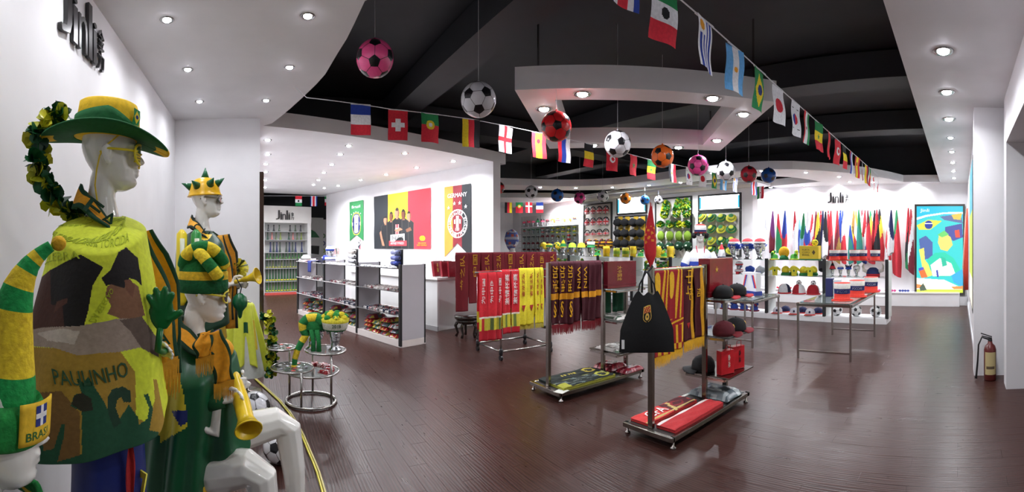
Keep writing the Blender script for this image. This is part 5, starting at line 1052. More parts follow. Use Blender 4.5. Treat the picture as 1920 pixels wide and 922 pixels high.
for z, k in ((.662, 0), (.312, 1)):
    pack('bagged_shirts', ('white bagged shirts on the middle shelf of the maroon scarf rack', 'white magazine-like bagged shirts on the low shelf of the maroon scarf rack')[k], (R2[0] + .94, R2[1], z), (.29, .38, .04), ['#b8b4b0', '#8c8884', '#d8d4d0', '#5a6a5c'], 'shirts', 8 + k)
for k, x in enumerate((.82, .94, 1.06, 1.16)): 
    b = MB(); b.grid(lambda u, v: Vector(((u - .5) * .10, .015 * sin(u * 9), -.26 * v)), 8, 6); t = T('green_shirt', 'dark green shirt hanging under the top shelf of the maroon scarf rack', 'shirt', (R2[0] + x, R2[1] + .1, .958), 0, 'green shirts under the rack shelf'); b.obj('cloth', mat('#0e4a30', 'cloth'), t, True, thick=.006); b = MB(); b.tube([(0, 0, -.005), (0, 0, .005)], .01, 8); b.obj('hook', STEEL, t)
# ================================================================== silver heads, hats and other small goods
SILV = mat('#c9ccd0', 'silver')
def headmesh(lo=False):
    mb = MB(); head(mb, Matrix.Translation((0, 0, .10)), not lo, 12 if lo else 20); mb.lathe([(.075, 0), (.075, .012), (.05, .03), (.045, .07), (.052, .13)], 12 if lo else 20, M=Matrix.Translation((-.02, 0, 0)))
    return mb.mesh('head', SILV, True)
HML = headmesh(True); HMH = headmesh(); HWM = None
def bumpy(r, seed, n=10, amp=.14, sq=1.0):
    mb = MB(); mb.ball((0, 0, 0), r, n + 4, n); mb.v = [tuple(Vector(v) * (1 + amp * noise.noise(Vector(v) * 2.2 / r * 1.0 + Vector((seed, 0, 0))) * 1.6)) for v in mb.v]; mb.v = [(a, b, c * sq) for a, b, c in mb.v]; return mb
HATM = {}
def hat(kind, c1, c2=None):
    k = (kind, c1, c2)
    if k in HATM: return HATM[k]
    c2 = c2 or c1; b = MB(); z = .25
    if kind == 'wig':
        b = bumpy(.125, len(HATM), 9, .2); b.v = [(x - .035, y, q + .27) for x, y, q in b.v]; b.m = [i % 2 if (i // 5) % 2 else 0 for i in range(len(b.m))]
    elif kind == 'cap': b.lathe([(.11, .245), (.112, .27), (.105, .31), (.075, .345), (.01, .36)], 14, [0, 0, 1, 1]); b.grid(lambda u, v: Vector(((.10 + .09 * v) * cos((u - .5) * 2), (.10 + .03 * v) * sin((u - .5) * 2), .252 - .01 * v)), 8, 2, 1)
    elif kind == 'dome': b.lathe([(.16, .235), (.12, .245), (.115, .28), (.10, .33), (.06, .37), (.01, .38)], 16, [1, 0, 0, 0, 0])
    elif kind == 'cone': b.lathe([(.12, .24), (.11, .26), (.07, .36), (.03, .45), (.005, .50)], 14, [1, 0, 1, 0])
    elif kind == 'top': b.lathe([(.165, .24), (.165, .25), (.11, .252), (.105, .32), (.115, .40), (.01, .405)], 16, [0, 0, 0, 1, 0])
    elif kind == 'spike':
        b.lathe([(.11, .245), (.112, .28), (.08, .34), (.01, .36)], 12, 0)
        for q in range(6): a = q * pi / 3; b.tube([(.07 * cos(a), .07 * sin(a), .31), (.13 * cos(a), .13 * sin(a), .42)], [.03, .003], 6, 1)
    elif kind == 'band': b.lathe([(.108, .235), (.114, .25), (.112, .285), (.104, .29)], 14, 0, cap=False); b.ball((.02, 0, .36), (.02, .09, .06), 10, 6, 1)
    elif kind == 'scarf': b.lathe([(.10, .05), (.13, .07), (.125, .12), (.09, .13)], 14, [0, 1, 0], cap=False); b.grid(lambda u, v: Vector((.11 + .01 * v, (u - .5) * .1, .11 - .12 * v)), 4, 4, 0); b.lathe([(.11, .25), (.112, .29), (.08, .345), (.01, .36)], 14, [0, 1, 0])
    HATM[k] = b.mesh(kind + '_hat' if kind != 'wig' else 'wig', [mat(c1, 'plush' if kind == 'wig' else 'cloth'), mat(c2, 'plush' if kind == 'wig' else 'cloth')], True); return HATM[k]
NICE = {'r': ('red', '#c8303c'), 'p': ('pink', '#d85a78'), 'o': ('orange', '#e06a2c'), 'k': ('black', '#1c1c22'), 'g': ('green', '#1f7a40'), 'y': ('yellow', '#e8c832'), 'm': ('maroon', '#7a1a2a'), 'n': ('navy', '#26306a'), 'w': ('white', '#e4e4e6'), 'b': ('blue', '#2c4ab0'), 'l': ('lime', '#a8cc3a')}
KN = dict(wig='fluffy wig', cap='peaked cap', dome='domed hat', cone='pointed hat', top='tall hat', spike='spiked cap', band='headband', scarf='hat and scarf')
def headthing(loc, rz, kind, c, where, group, s=1.0, hi=False, own=None):
    a, b = NICE[c[0]], NICE[c[-1]]; nm = a[0] if len(c) == 1 or c[0] == c[1] else a[0] + ' and ' + b[0]
    t = T('wig_mannequin', own or f'silver head in {nm} {KN[kind]} {where}', 'mannequin', loc, rz, group); t.scale = (s, s, s); link('head', HMH if hi else HML, t); link('wig' if kind == 'wig' else 'hat', hat(kind, a[1], b[1]), t); return t
def faceto(p): return atan2(-p[1], -p[0])
# ================================================================== long shelf units in front of the flag and display walls
GX = 8.15; GY = [1.34, 2.55, 3.76, 4.96, 6.16, 7.36, 8.56, 9.76, 11.75]
GLB = ['beside the open aisle with striped top hats', 'with yellow caps and a yellow box', 'with white red blue wigs and hats', 'behind the boxed maroon blankets', 'behind the furled red flag', 'with yellow cups on top', 'with green and yellow headgear', 'below the wall of silver heads']
for k in range(8):
    y0, y1 = GY[k], GY[k + 1]; t = T('shelf_unit', f'glass shelf unit with dark posts {GLB[k]}', 'shelf', (GX, y0, 0), 0, 'glass shelf units in a row'); w = y1 - y0
    b = MB(); b.b2((-.02, .0, 0), (.46, w, .11)); b.obj('plinth', WHITE, t, bevel=.004)
    for z in (.50, .865, 1.175): b = MB(); b.b2((0, .03, z - .01), (.40, w - .03, z)); b.obj('shelf', GLASS if z > .6 else WHITE, t)
    for yy in ([.0, w] if k == 0 else [w]): b = MB(); b.b2((-.02, yy - .03, .1), (.03, yy + .03, 1.20)); b.obj('post', mat('#232628', 'paint'), t, bevel=.003); b = MB(); b.b2((.03, yy - .025, .1), (.42, yy + .025, 1.17)); b.obj('side_panel', mat('#c8ccca', 'paint'), t)
def gp(px, z, dx=.12): X = GX + dx; t = th(px); return Vector((X, X / tan(t), z))
GW_ = 'on the long glass shelf'
for px, kd, c in ((1018, 'wig', 'y'), (1030, 'cap', 'gy'), (1043, 'wig', 'yg'), (1056, 'cone', 'gy'), (1073, 'dome', 'lg'), (1090, 'dome', 'yg'), (1108, 'top', 'gw')): headthing(gp(px, 1.175), pi, kd, c, GW_, 'silver heads with green and yellow headgear on the long shelf', .98)
for px, kd, c in ((1376, 'wig', 'bw'), (1401, 'wig', 'bw'), (1424, 'wig', 'wb')): p = headthing(gp(px, 1.175, .1), pi + .1, kd, c, 'beside white red blue goods', 'silver heads with white red blue headgear', 1.05, True)
for px, kd, c in ((1386, 'scarf', 'rw'), (1360, 'dome', 'wb')): headthing(gp(px, .865, .15), pi, kd, c, 'on the lower shelf', 'silver heads on the second shelf', .74, True)
for px in (1376, 1401, 1424): p = gp(px, 1.175, .1); t = T('domed_hat', 'red domed hat set on a blue and white wig', 'hat', (p.x + .02, p.y, 1.175 + .34 * 1.05), 0, 'red domed hats on wigs'); b = MB(); b.lathe([(.125, -.02), (.12, .01), (.09, .055), (.04, .075), (.004, .08)], 16, [1, 0, 0, 0]); b.obj('dome', [mat('#c0303a', 'cloth'), mat('#e4e4e6', 'cloth')], t, True); b = MB(); b.lathe([(.13, -.03), (.135, -.02), (.125, -.01)], 16, cap=False); b.obj('rim', mat('#e4e4e6', 'cloth'), t, True)
p = gp(1353, 1.175, .1); t = T('pointed_hat', 'small red white and blue pointed hat on the glass shelf', 'hat', p); b = MB(); b.lathe([(.10, 0), (.09, .05), (.08, .11), (.055, .2), (.02, .30), (.003, .32)], 16, [1, 2, 2, 0, 0]); b.obj('cone', [mat('#c8303c', 'cloth'), mat('#26306a', 'cloth'), mat('#e4e4e6', 'cloth')], t, True); b = MB(); b.ball((0, 0, .325), .02, 8, 6); b.obj('pom_pom', mat('#e4e4e6', 'plush'), t)
def cup(label, px, h, r, c1, c2, group=None, z=1.175):
    t = T('drinks_cooler', label, 'cup', gp(px, z, .1), 0, group); b = MB(); b.lathe([(r * .92, 0), (r, .01), (r, h * .33), (r, h * .66), (r, h), (r * .88, h), (r * .85, h * .2)], 18, [0, 0, 1, 0, 0, 0]); b.obj('sleeve', [mat(c1, 'cloth'), mat(c2, 'cloth')], t, True); b = MB(); b.tube([(0, -r, h * .25), (0, -r * 1.5, h * .35), (0, -r * 1.5, h * .75), (0, -r, h * .85)], .008, 6); b.obj('handle', mat(c1, 'cloth'), t, True)
cup('tall plain yellow can cooler on the long shelf', 1137, .27, .085, '#ecc828', '#f0c020'); cup('green and yellow striped can cooler beside the tall yellow one', 1156, .22, .08, '#c8cc3a', '#8ab03c'); cup('yellow can cooler with green checks on the long shelf', 1173, .23, .085, '#d8d048', '#7aa83a'); cup('yellow can cooler at the end post of the shelf', 1187, .27, .075, '#ecc828', '#e8d84a'); cup('yellow square can cooler behind the furled red flag', 1233, .27, .08, '#e8c83a', '#d8b82a'); cup('yellow can cooler next to the shirted mannequin', 1257, .27, .08, '#e8c83a', '#d8b82a')
def hatcluster(label, px, z, cols, seed, s=1.0, dx=.12, group=None):
    t = T('novelty_hat', label, 'hat', gp(px, z, dx), 0, group); b = MB(); b.lathe([(.13 * s, 0), (.135 * s, .02 * s), (.10 * s, .03 * s), (.095 * s, .10 * s), (.06 * s, .14 * s), (.01, .15 * s)], 16, [1, 1, 0, 0, 0]); b.obj('crown', [mat(cols[0], 'plush'), mat(cols[1], 'plush')], t, True); rg = random.Random(seed)
    for k in range(5): a = rg.uniform(0, 6.3); b = bumpy(.042 * s, seed + k, 6, .1); o = b.obj('bobble', mat(cols[k % len(cols)], 'plush'), t, True); o.location = (.07 * s * cos(a), .07 * s * sin(a), (.13 + .02 * k) * s)
    return t
hatcluster('green plush hat with yellow bobbles beside the tall yellow cooler', 1120, 1.175, ['#2c8a40', '#e0cc3a'], 1, .8); hatcluster('green and white plush hat between the coolers and the red flag', 1201, 1.175, ['#2c8a40', '#d8dc8a'], 2, .75); hatcluster('green and yellow bobble hat between two yellow coolers', 1245, 1.175, ['#3a8a3c', '#d8cc3a'], 3, .8, .28)
hatcluster('green bobble hat with yellow trim at the shelf post', 1452, 1.175, ['#3a8a34', '#d8d83a'], 4, .75); hatcluster('lime and green bobble hat beside the yellow box', 1489, 1.175, ['#4a9a3c', '#c8d84a', '#e8e8d8'], 5, .78, .2)
t = T('half_disc_hat', 'orange yellow half-round hat on green stand between bobble hats', 'hat', gp(1470, 1.175, .14)); b = MB(); b.ball((0, 0, .15), (.05, .115, .115), 18, 12); b.obj('dome', mat('#f0b428', 'plush'), t, True); b = MB(); b.lathe([(.10, 0), (.09, .04), (.06, .09)], 14); b.obj('base', mat('#1f6a3c', 'plush'), t, True)
t = T('gift_box', 'yellow printed box with dark lettering on the top glass shelf', 'box', gp(1519, 1.175, .16)); b = MB(); b.box((0, 0, .14), (.16, .40, .28)); b.obj('carton', mat('#e8cc34', 'print'), t, bevel=.006); b = MB(); b.box((-.003, 0, .012), (.165, .41, .024)); b.obj('base_strip', mat('#2a7a44', 'print'), t)
for k, s_ in enumerate(('PORTA', 'COPO', 'BRASIL')): txt(s_, frame((-.0815, .06, .20 - .05 * k), (0, -1, 0), (0, 0, 1)), .15, .035, mat('#5a4a1c', 'print'), t, 'lettering', .001)
txt('◆', frame((-.0815, -.10, .15), (0, -1, 0), (0, 0, 1)), .07, .10, mat('#5a4a1c', 'print'), t, 'printed_crest', .001)
b = MB(); b.ball((0, 0, .06), .065, 14, 9); t = T('toy_ball', 'yellow spotted soft ball on top of the yellow box', 'ball', gp(1528, 1.455, .16)); b.obj('ball', mat('#e4d434', 'plush'), t, True); b = MB()
for a in range(5): b.ball((-.05 * cos(a * .5 - 1), .05 * sin(a * .9 - 1.8), .06 + .03 * sin(a * 2)), .014, 8, 6)
b.obj('spot', mat('#2a2a20', 'plush'), t)['kind'] = 'stuff'
# striped top hats
def tophat(label, p, s=1.0, group=None, rz=0):
    t = T('striped_top_hat', label, 'hat', p, rz, group); t.scale = (s, s, s)
    if 'ths' not in HATM:
        b = MB(); b.lathe([(.152, 0), (.152, .012), (.115, .016), (.112, .10), (.116, .17), (.12, .245), (.115, .25), (.01, .252)], 26, [0, 0, 0, 1, 2, 0, 0]); HATM['ths'] = b.mesh('crown', [mat('#d83a2c', 'cloth'), mat('#16205c', 'cloth'), mat('#e0dcd8', 'cloth')], True); b = MB(); b.lathe([(.112, .012), (.116, .02), (.113, .03)], 26, cap=False); HATM['thb'] = b.mesh('hat_band', mat('#c02a24', 'cloth'), True)
        me = tmesh('РОССИЯ', .001); xs = [v.co.x for v in me.vertices]; x0, x1 = min(xs), max(xs)
        for v in me.vertices: a = pi + ((v.co.x - x0) / (x1 - x0) - .5) * 1.3; z = .115 + v.co.y * .05; v.co = Vector((.1165 * cos(a), .1165 * sin(a), z))
        me.materials.clear(); me.materials.append(mat('#e8e8ec', 'print')); HATM['thl'] = me
    link('crown', HATM['ths'], t); link('hat_band', HATM['thb'], t); link('lettering', HATM['thl'], t); return t
for px, dx in ((1564, .1), (1580, .28), (1602, .1), (1617, .28), (1641, .12)): tophat('red white and blue striped top hat on the upper glass shelf', gp(px, 1.175, dx), .80, 'striped top hats on the shelf', .1)
for px, py, lb in ((1579, 563, 'red white and blue striped top hat at the front edge of the steel table'), (1607, 556, 'red white and blue striped top hat in the middle of the steel table'), (1633, 547, 'red white and blue striped top hat at the back of the steel table')): p = onz(px, py, .725); tophat(lb, p, .95, None, .25)
# second shelf
for k, px in enumerate((1473, 1488, 1507, 1525)): t = T('yellow_cap', 'yellow domed cap with green brim on the second glass shelf', 'cap', gp(px, .865, .135 + .155 * (k % 2)), 0, 'yellow caps on the second shelf'); t.scale = (.85,) * 3; b = MB(); b.ball((0, 0, .12), (.09, .10, .10), 14, 9); b.obj('dome', mat('#e4cc34', 'cloth'), t, True); b = MB(); b.lathe([(.11, 0), (.115, .03), (.09, .07)], 14); b.obj('brim', mat('#2a7a3c', 'cloth'), t, True)
for k, px in enumerate((1453, 1489, 1519)):
    t = T('mini_shirt', 'small yellow and green football shirt on the edge of the second shelf', 'shirt', gp(px, .865, .02), 0, 'mini shirts on the second shelf'); b = MB(); b.prism([(-.05, 0), (.05, 0), (.055, .12), (.11, .09), (.12, .13), (.05, .18), (.02, .17), (-.02, .17), (-.05, .18), (-.12, .13), (-.11, .09), (-.055, .12)], -.01, .01, M=frame((0, 0, 0), (0, -1, 0), (0, 0, 1))); b.obj('body', mat('#dcd43c', 'cloth'), t); b = MB(); b.ball((-.012, 0, .10), (.006, .016, .022), 8, 6); b.obj('emblem', mat('#1c5a34', 'cloth'), t)
for k, (px, lb) in enumerate(((1471, 'red white and blue knitted cap by the shelf post'), (1498, 'panda-eared red and navy plush cap on the white shelf'), (1525, 'red and navy plush cap with a football on top'))):
    t = T('plush_beanie', lb, 'cap', gp(px, .50, .16)); b = MB(); b.lathe([(.15, 0), (.15, .05), (.14, .12), (.11, .18), (.06, .215), (.01, .22)], 20); b.m = [(0, 1, 2, 0)[(i % 20) // 5] if (i % 20) // 5 else 0 for i in range(len(b.m))]; b.obj('dome', [mat('#a8202c', 'plush'), mat('#dcdce0', 'plush'), mat('#171d40', 'plush')], t, True); t.rotation_euler = (0, 0, .9 + k); t.scale = (.88,) * 3; b = MB(); b.lathe([(.155, 0), (.165, .012), (.15, .03)], 20, cap=False); b.obj('rim', mat('#b82a34', 'plush'), t, True)
    if k: o = football((0, 0, 0), .06, '#e8e8ea', 'x', None, (k, .4, 0), None, 'plastic'); [setattr(c, 'location', (0, 0, .25)) or setattr(c, 'parent', t) for c in list(o.children)]; bpy.data.objects.remove(o)
for k, (px, kd, c) in enumerate(((1561, 'cone', 'rk'), (1576, 'cap', 'bw'), (1591, 'spike', 'bk'), (1606, 'wig', 'w'))): headthing(gp(px, .865, .2), pi, kd, c, 'under the striped top hats', 'silver heads under the striped top hats', .56)
t = T('horned_cap', 'red and navy plush cap with white horns on the second shelf', 'cap', gp(1637, .865, .18)); b = MB(); b.lathe([(.13, 0), (.13, .06), (.11, .13), (.06, .175), (.01, .18)], 18, [0, 1, 1, 1]); b.obj('dome', [mat('#c02a34', 'plush'), mat('#26305e', 'plush')], t, True)
for s_ in (-1, 1): b = MB(); b.tube([(0, s_ * .10, .10), (0, s_ * .18, .12), (0, s_ * .20, .20), (0, s_ * .17, .26)], [.035, .032, .022, .004], 10); b.obj('horn', mat('#dcd6cc', 'plush'), t, True)
# plinth: footballs and visor caps
for k, px in enumerate((1569, 1605, 1642)): football(gp(px, .222, .14), .112, '#e6e6e8', ('white and black football on the plinth nearest the middle shelf post', 'white and black football in the middle of the plinth', 'white and black football at the aisle end of the plinth')[k], None, (k * 1.1 + .2, .5, k * .7), None, 'gloss', 'football')
football(gp(1636, .60, .2), .10, '#e6e6e8', 'small football on the white shelf above the plinth', None, (.2, 1.5, .7), None, 'gloss', 'football')
for k, px in enumerate((1458, 1473, 1490, 1505, 1519, 1534)): cap('red visor cap with white and navy crown on the plinth', gp(px, .11, .11 if k % 2 == 0 else .31), '#c8c8d0' if k % 2 == 0 else '#1c2450', '#c8342c', pi + .2, 'visor caps on the plinth', '#171d40', 1.05)
for k, px in enumerate((1359, 1377, 1395, 1414)): hatcluster('blue and maroon plush hat on the plinth behind the steel table', px, .11, ['#26408e', '#7a2030'], 30 + k, .84, .12, 'blue plush hats on the plinth')
for k, px in enumerate((1024, 1039, 1051, 1063, 1088, 1215, 1238, 1249)): hatcluster('green and yellow plush hat on the second shelf behind the scarves', px, .865, ['#3a8a3c', '#d8cc3a', '#e4e4c8'], 60 + k, .95, .14, 'green hats on the second shelf')
for k, px in enumerate((1406, 1426, 1332, 1313)): t = T('fan_scarf', 'blue and white fluffy scarf lying on the second shelf', 'scarf', gp(px, .865, .2), 0, 'blue and white scarves'); b = bumpy(.10, k, 8, .25, .8); b.obj('pile', mat(('#2c48a0', '#d8dce4')[k % 2], 'plush'), t, True).location = (0, 0, .09); b = MB(); b.grid(lambda u, v: Vector((-.12, (u - .5) * .14, .06 - .2 * v * .2)), 4, 3); b.obj('end', mat('#2c48a0', 'plush'), t, True)
# ================================================================== steel tables
def table(label, x0, x1, y0, y1, z):
    t = T('steel_table', label, 'table', (x0, y0, 0)); w, d = x1 - x0, y1 - y0
    b = MB(); b.b2((.02, .02, z - .012), (w - .02, d - .02, z)); b.obj('glass_top', GLASS, t)
    for a, c in (((0, 0), (w, 0)), ((w, 0), (w, d)), ((w, d), (0, d)), ((0, d), (0, 0))): b = MB(); b.bar((*a, z - .03), (*c, z - .03), .05, .035); b.obj('apron', BR, t, bevel=.003)
    for x in (0, w):
        for y in (0, d): b = MB(); b.b2((x - .013, y - .013, 0), (x + .013, y + .013, z - .004)); b.obj('leg', STEEL, t, bevel=.002)
        b = MB(); b.bar((x, 0, .10), (x, d, .10), .022); b.obj('stretcher', STEEL, t)
table('steel and glass table piled with white leaflets and scarves', 5.68, 6.62, 2.84, 3.45, .675); table('steel and glass table carrying three striped top hats', 5.42, 7.0, 1.35, 2.05, .725)
rg = random.Random(12); DB = onz(1410, 553, .676)
for k in range(16):
    p = Vector((5.82 + .68 * rg.random(), 2.92 + .44 * rg.random(), .676 + .0016 * k))
    while (p.xy - DB.xy).length < .26: p = Vector((5.82 + .68 * rg.random(), 2.92 + .44 * rg.random(), p.z))
    b = MB(); b.box((0, 0, .0008), (.21, .09 + .05 * rg.random(), .0014)); o = b.obj('leaflet', mat(('#e0dee0', '#b8b4b8', '#2a2a30', '#d4d0c4', '#e8e8ea')[k % 5], 'print')); o.location = p; o.rotation_euler = (0, 0, rg.uniform(-.5, .5)); tag(o, ('white', 'grey', 'black', 'cream', 'glossy white')[k % 5] + ' leaflet spread on the steel table', 'leaflet', ('white', 'grey', 'black', 'cream', 'glossy white')[k % 5] + ' leaflets on the steel table')
t = T('display_box', 'white display box with two crossed red white blue ribbons on the table', 'box', onz(1410, 553, .676), -.45); b = MB(); b.box((0, 0, .21), (.10, .33, .30)); b.obj('panel', mat('#e2e2e6', 'paint'), t, bevel=.004); b = MB(); b.box((.0, 0, .035), (.14, .34, .07)); b.obj('foot', mat('#2a3c8e', 'paint'), t)
for s_ in (-1, 1):
    b = MB()
    for q in range(3): b.add([(-.053, s_ * (.02 + .03 * q + .07 * e), .32 - .20 * e) for e in (0, 1)] + [(-.053, s_ * (.05 + .03 * q + .07 * e), .32 - .20 * e) for e in (1, 0)], [(0, 1, 2, 3)], q)
    b.obj('ribbon', [mat('#d8dce0', 'cloth'), mat('#2a3f9e', 'cloth'), mat('#d8402c', 'cloth')], t)
t = T('wrist_band_pack', 'navy and white boxed goods beside the striped top hats', 'box', onz(1556, 555, .726), .1); b = MB(); b.box((0, 0, .13), (.14, .10, .26)); b.obj('carton', mat('#24285e', 'print'), t, bevel=.004); b = MB(); b.box((-.0, -.11, .12), (.13, .10, .24)); b.obj('white_carton', mat('#d8dce8', 'print'), t, bevel=.004)
# ================================================================== dressed bust on a pole
p4 = at(1313, 461, 7.3); m4 = T('mannequin', 'white mannequin in a white and blue shirt with a striped hat', 'mannequin', (p4.x, p4.y, 0), faceto(p4) + .1); D4 = 1.53 - 1.665
mb = MB(); mb.loft([(a, b_, c + D4, d, e) for a, b_, c, d, e in TORSO], 18); shoulders(mb, D4); H4 = HM(0, 1.53, 0, .05); head(mb, H4); limb(mb, [(-.03, 0, 1.60), (-.02, 0, 1.42)], [.06, .06])
for s_ in (-1, 1): limb(mb, [(-.005, s_ * .18, 1.33), (.0, s_ * .26, 1.12), (.12, s_ * .16, 1.05)], [.05, .044, .03]); hand(mb, (.12, s_ * .16, 1.05), (.8, -s_ * .5, .1), (0, -s_ * .2, 1), 1, .6)
me = organic(mb, .009, 2); me.materials.clear(); me.materials.append(GW); link('body', me, m4)
b = MB(); b.tube([(0, 0, .02), (0, 0, .85)], .02, 10); b.obj('stand_pole', STEEL, m4); b = MB(); b.lathe([(.18, 0), (.18, .015), (.03, .025)], 24); b.obj('base_plate', STEEL, m4)
b = MB(); b.loft([(0, 0, .80, .13, .19), (0, 0, 1.0, .12, .18), (.005, 0, 1.2, .13, .19), (0, 0, 1.31, .12, .2), (-.01, 0, 1.40, .07, .11)], 24, [1, 1, 0, 0], cap=False)
for s_ in (-1, 1): b.tube([(-.005, s_ * .16, 1.33), (0, s_ * .25, 1.16), (.03, s_ * .27, 1.06)], [.075, .068, .065], 14, [0, 1], cap=False)
b.obj('shirt', [mat('#dcdfe8', 'cloth'), mat('#2a44a8', 'cloth')], m4, True, thick=.006)
b = MB(); b.lathe([(.112, .125), (.116, .15), (.116, .185), (.116, .215), (.112, .255), (.06, .275), (.004, .28)], 22, [0, 1, 2, 2, 0, 0], M=H4, sy=.85); b.obj('striped_cap', [mat('#cc3a34', 'cloth'), mat('#26305e', 'cloth'), mat('#e8e8ea', 'cloth')], m4, True)
for s_ in (-1, 1): b = bumpy(.045, 3, 7, .2); o = b.obj('ear_muff', mat('#1c1c20', 'plush'), m4, True); o.location = H4 @ Vector((-.01, s_ * .10, .09))
shades(m4, H4, '#202024')
b = MB(); b.tube([(.03, -.07, 1.45), (.10, -.05, 1.32), (.125, 0, 1.20), (.10, .05, 1.32), (.03, .07, 1.45)], .010, 6); b.tube([(.125, -.005, 1.20), (.135, .005, 1.20)], .035, 14); b.obj('medal', mat('#b03a50', 'satin'), m4, True)
# ================================================================== framed display panels on the long wall
DX = 9.62
def wp(px, py, dx=0): return onX(px, py, DX - dx)
def panel(label, px0, px1, ty, by, lit=False, back='#cfccc6', fr='#2a2c2c'):
    """framed panel on the display wall; ty, by = rows at the right edge"""
    a = wp(px0, 400); b_ = wp(px1, 400); zt = wp(px1, ty).z; zb = wp(px1, by).z; y1, y0 = a.y, b_.y; w = y1 - y0; h = zt - zb
    t = T('lit_sign' if lit else 'pegboard_display', label, 'sign' if lit else 'panel', (DX - .001, y0, zb))
    b = MB(); b.b2((-.03, 0, 0), (0, w, h)); b.obj('face' if lit else 'back_board', mat('#f4fbff', 'emit', s=3.2) if lit else mat(back, 'paint'), t)
    for lo, hi in (((-.05, -.04, -.04), (0, w + .04, 0)), ((-.05, -.04, h), (0, w + .04, h + .04)), ((-.05, -.04, 0), (0, 0, h)), ((-.05, w, 0), (0, w + .04, h))): b = MB(); b.b2(lo, hi); b.obj('frame_bar', mat(fr, 'paint'), t)
    if lit:
        for yy in (.0, w - .05): b = MB(); b.b2((-.034, yy, .02), (-.028, yy + .05, h - .02)); b.obj('coloured_edge', mat('#3ab8d8', 'emit', s=1.2), t)
    return t
panel('framed panel of red white blue eye masks beside the silver heads', 1097, 1147, 381, 462); panel('glowing white sign above the black and yellow wigs', 1160, 1212, 368, 397, True); panel('framed panel holding rows of black and yellow wigs', 1157, 1212, 405, 466)
panel('framed panel of green and yellow garlands and wigs', 1232, 1296, 370, 492); panel('glowing white sign above the green and yellow caps', 1313, 1388, 364, 390, True); panel('framed panel of green and yellow caps', 1313, 1388, 397, 478)
# union masks
def ujack(u, v):
    x, y = u - .5, v - .5
    if abs(x) < .07 or abs(y) < .11: return 0
    if abs(x) < .13 or abs(y) < .19: return 1
    d = min(abs(x - y), abs(x + y)); return 0 if d < .05 else 1 if d < .12 else 2
b = MB(); b.grid(lambda u, v: Vector((-.02 * cos((u - .5) * 2.6), (u - .5) * .25, -(v - .5) * .16 * (1 - .25 * abs(2 * u - 1) ** 3))), 22, 14, ujack); UJ = b.mesh('mask', [mat('#c8323c', 'cloth'), mat('#e6e2e2', 'cloth'), mat('#2a2c4a', 'cloth')], True)
b = MB(); b.tube([(0, .115 * cos(a * pi / 12), .10 * sin(a * pi / 12) + .03) for a in range(13)], .016, 6); UJS = b.mesh('strap', mat('#1c1c20', 'cloth'), True)
for r, py in enumerate((394, 415, 437)):
    for c, px in enumerate((1101, 1112, 1124, 1136)):
        p = wp(px, py - (1136 - px) * -.06, .09); t = T('eye_mask', 'red white and blue flag eye mask on the framed panel', 'mask', p, 0, 'flag eye masks on the panel'); o = link('mask', UJ, t); o.scale = (1, 1, 1.25 if r < 2 else .6); link('strap', UJS, t)
for c, px in enumerate((1104, 1117, 1130, 1142)): p = wp(px, 457, .18); t = T('fan_wig', 'black red and gold wig below the flag eye masks', 'wig', p, 0, 'black red gold wigs'); b = bumpy(.13, c, 9, .2, 1.1); b.m = [(i // 9) % 3 for i in range(len(b.m))]; b.obj('curls', [mat('#241a1c', 'plush'), mat('#8a2028', 'plush'), mat('#d8a02c', 'plush')], t, True); b = MB(); b.tube([(.06, 0, 0), (.12, 0, 0)], .01, 6); b.obj('hook', STEEL, t)
WB = [bumpy(.135, k, 9, .14, .85).mesh('curls', mat('#131316', 'plush'), True) for k in range(3)]; b = MB(); b.box((.05, 0, .0), (.03, .16, .29)); YB = b.mesh('backing_card', mat('#e0b83c', 'print'))
for r, py in enumerate((417, 437, 456)):
    for c, px in enumerate((1158, 1171, 1187, 1200)):
        t = T('fan_wig', 'round black wig on a yellow card in the framed panel', 'wig', wp(px, py, .178), 0, 'black wigs in three rows'); link('curls', WB[(r + c) % 3], t, (-.0, 0, 0)); link('backing_card', YB, t, (.08, 0, .03))
# green panel
LEI = ['#3a8a3a', '#c8cc34', '#1f6a34', '#a8c03a']
for k, (px, py) in enumerate(((1249, 386), (1272, 383), (1287, 382), (1246, 400), (1268, 397), (1287, 396))):
    t = T('flower_garland', 'green and yellow flower garland looped on the framed panel', 'garland', wp(px, py, .11 if k < 3 else .24), 0, 'garlands on the framed panel'); garland(t, [(0, .088 * sin(a), .115 * cos(a)) for a in [q * pi / 5 for q in range(11)]], .012, LEI, k, .10, 18)
for k, px in enumerate((1238, 1256, 1272, 1287)):
    t = T('ribbon_bow', 'lime and green ribbon bow in the middle of the framed panel', 'bow', wp(px, 420, .16), 0, 'ribbon bows on the panel'); rgb = random.Random(k)
    for q in range(7): o = link('petal', flower(LEI[q % 4], q % 4, .15), t, (rgb.uniform(-.03, .03), rgb.uniform(-.05, .05), rgb.uniform(-.03, .03))); o.rotation_euler = [rgb.uniform(0, 6) for _ in range(3)]
for k, px in enumerate((1239, 1256, 1273, 1289)): t = T('felt_hat', 'olive green half-round felt hat hanging in the framed panel', 'hat', wp(px, 442, .135), 0, 'olive felt hats'); b = MB(); b.ball((0, 0, 0), (.09, .105, .135), 16, 10); b.obj('dome', mat('#7a9a30', 'plush'), t, True); b = MB(); b.ball((0, .11, 0), (.03, .05, .13), 12, 8); b.obj('lining', mat('#d4d4c0', 'cloth'), t, True)
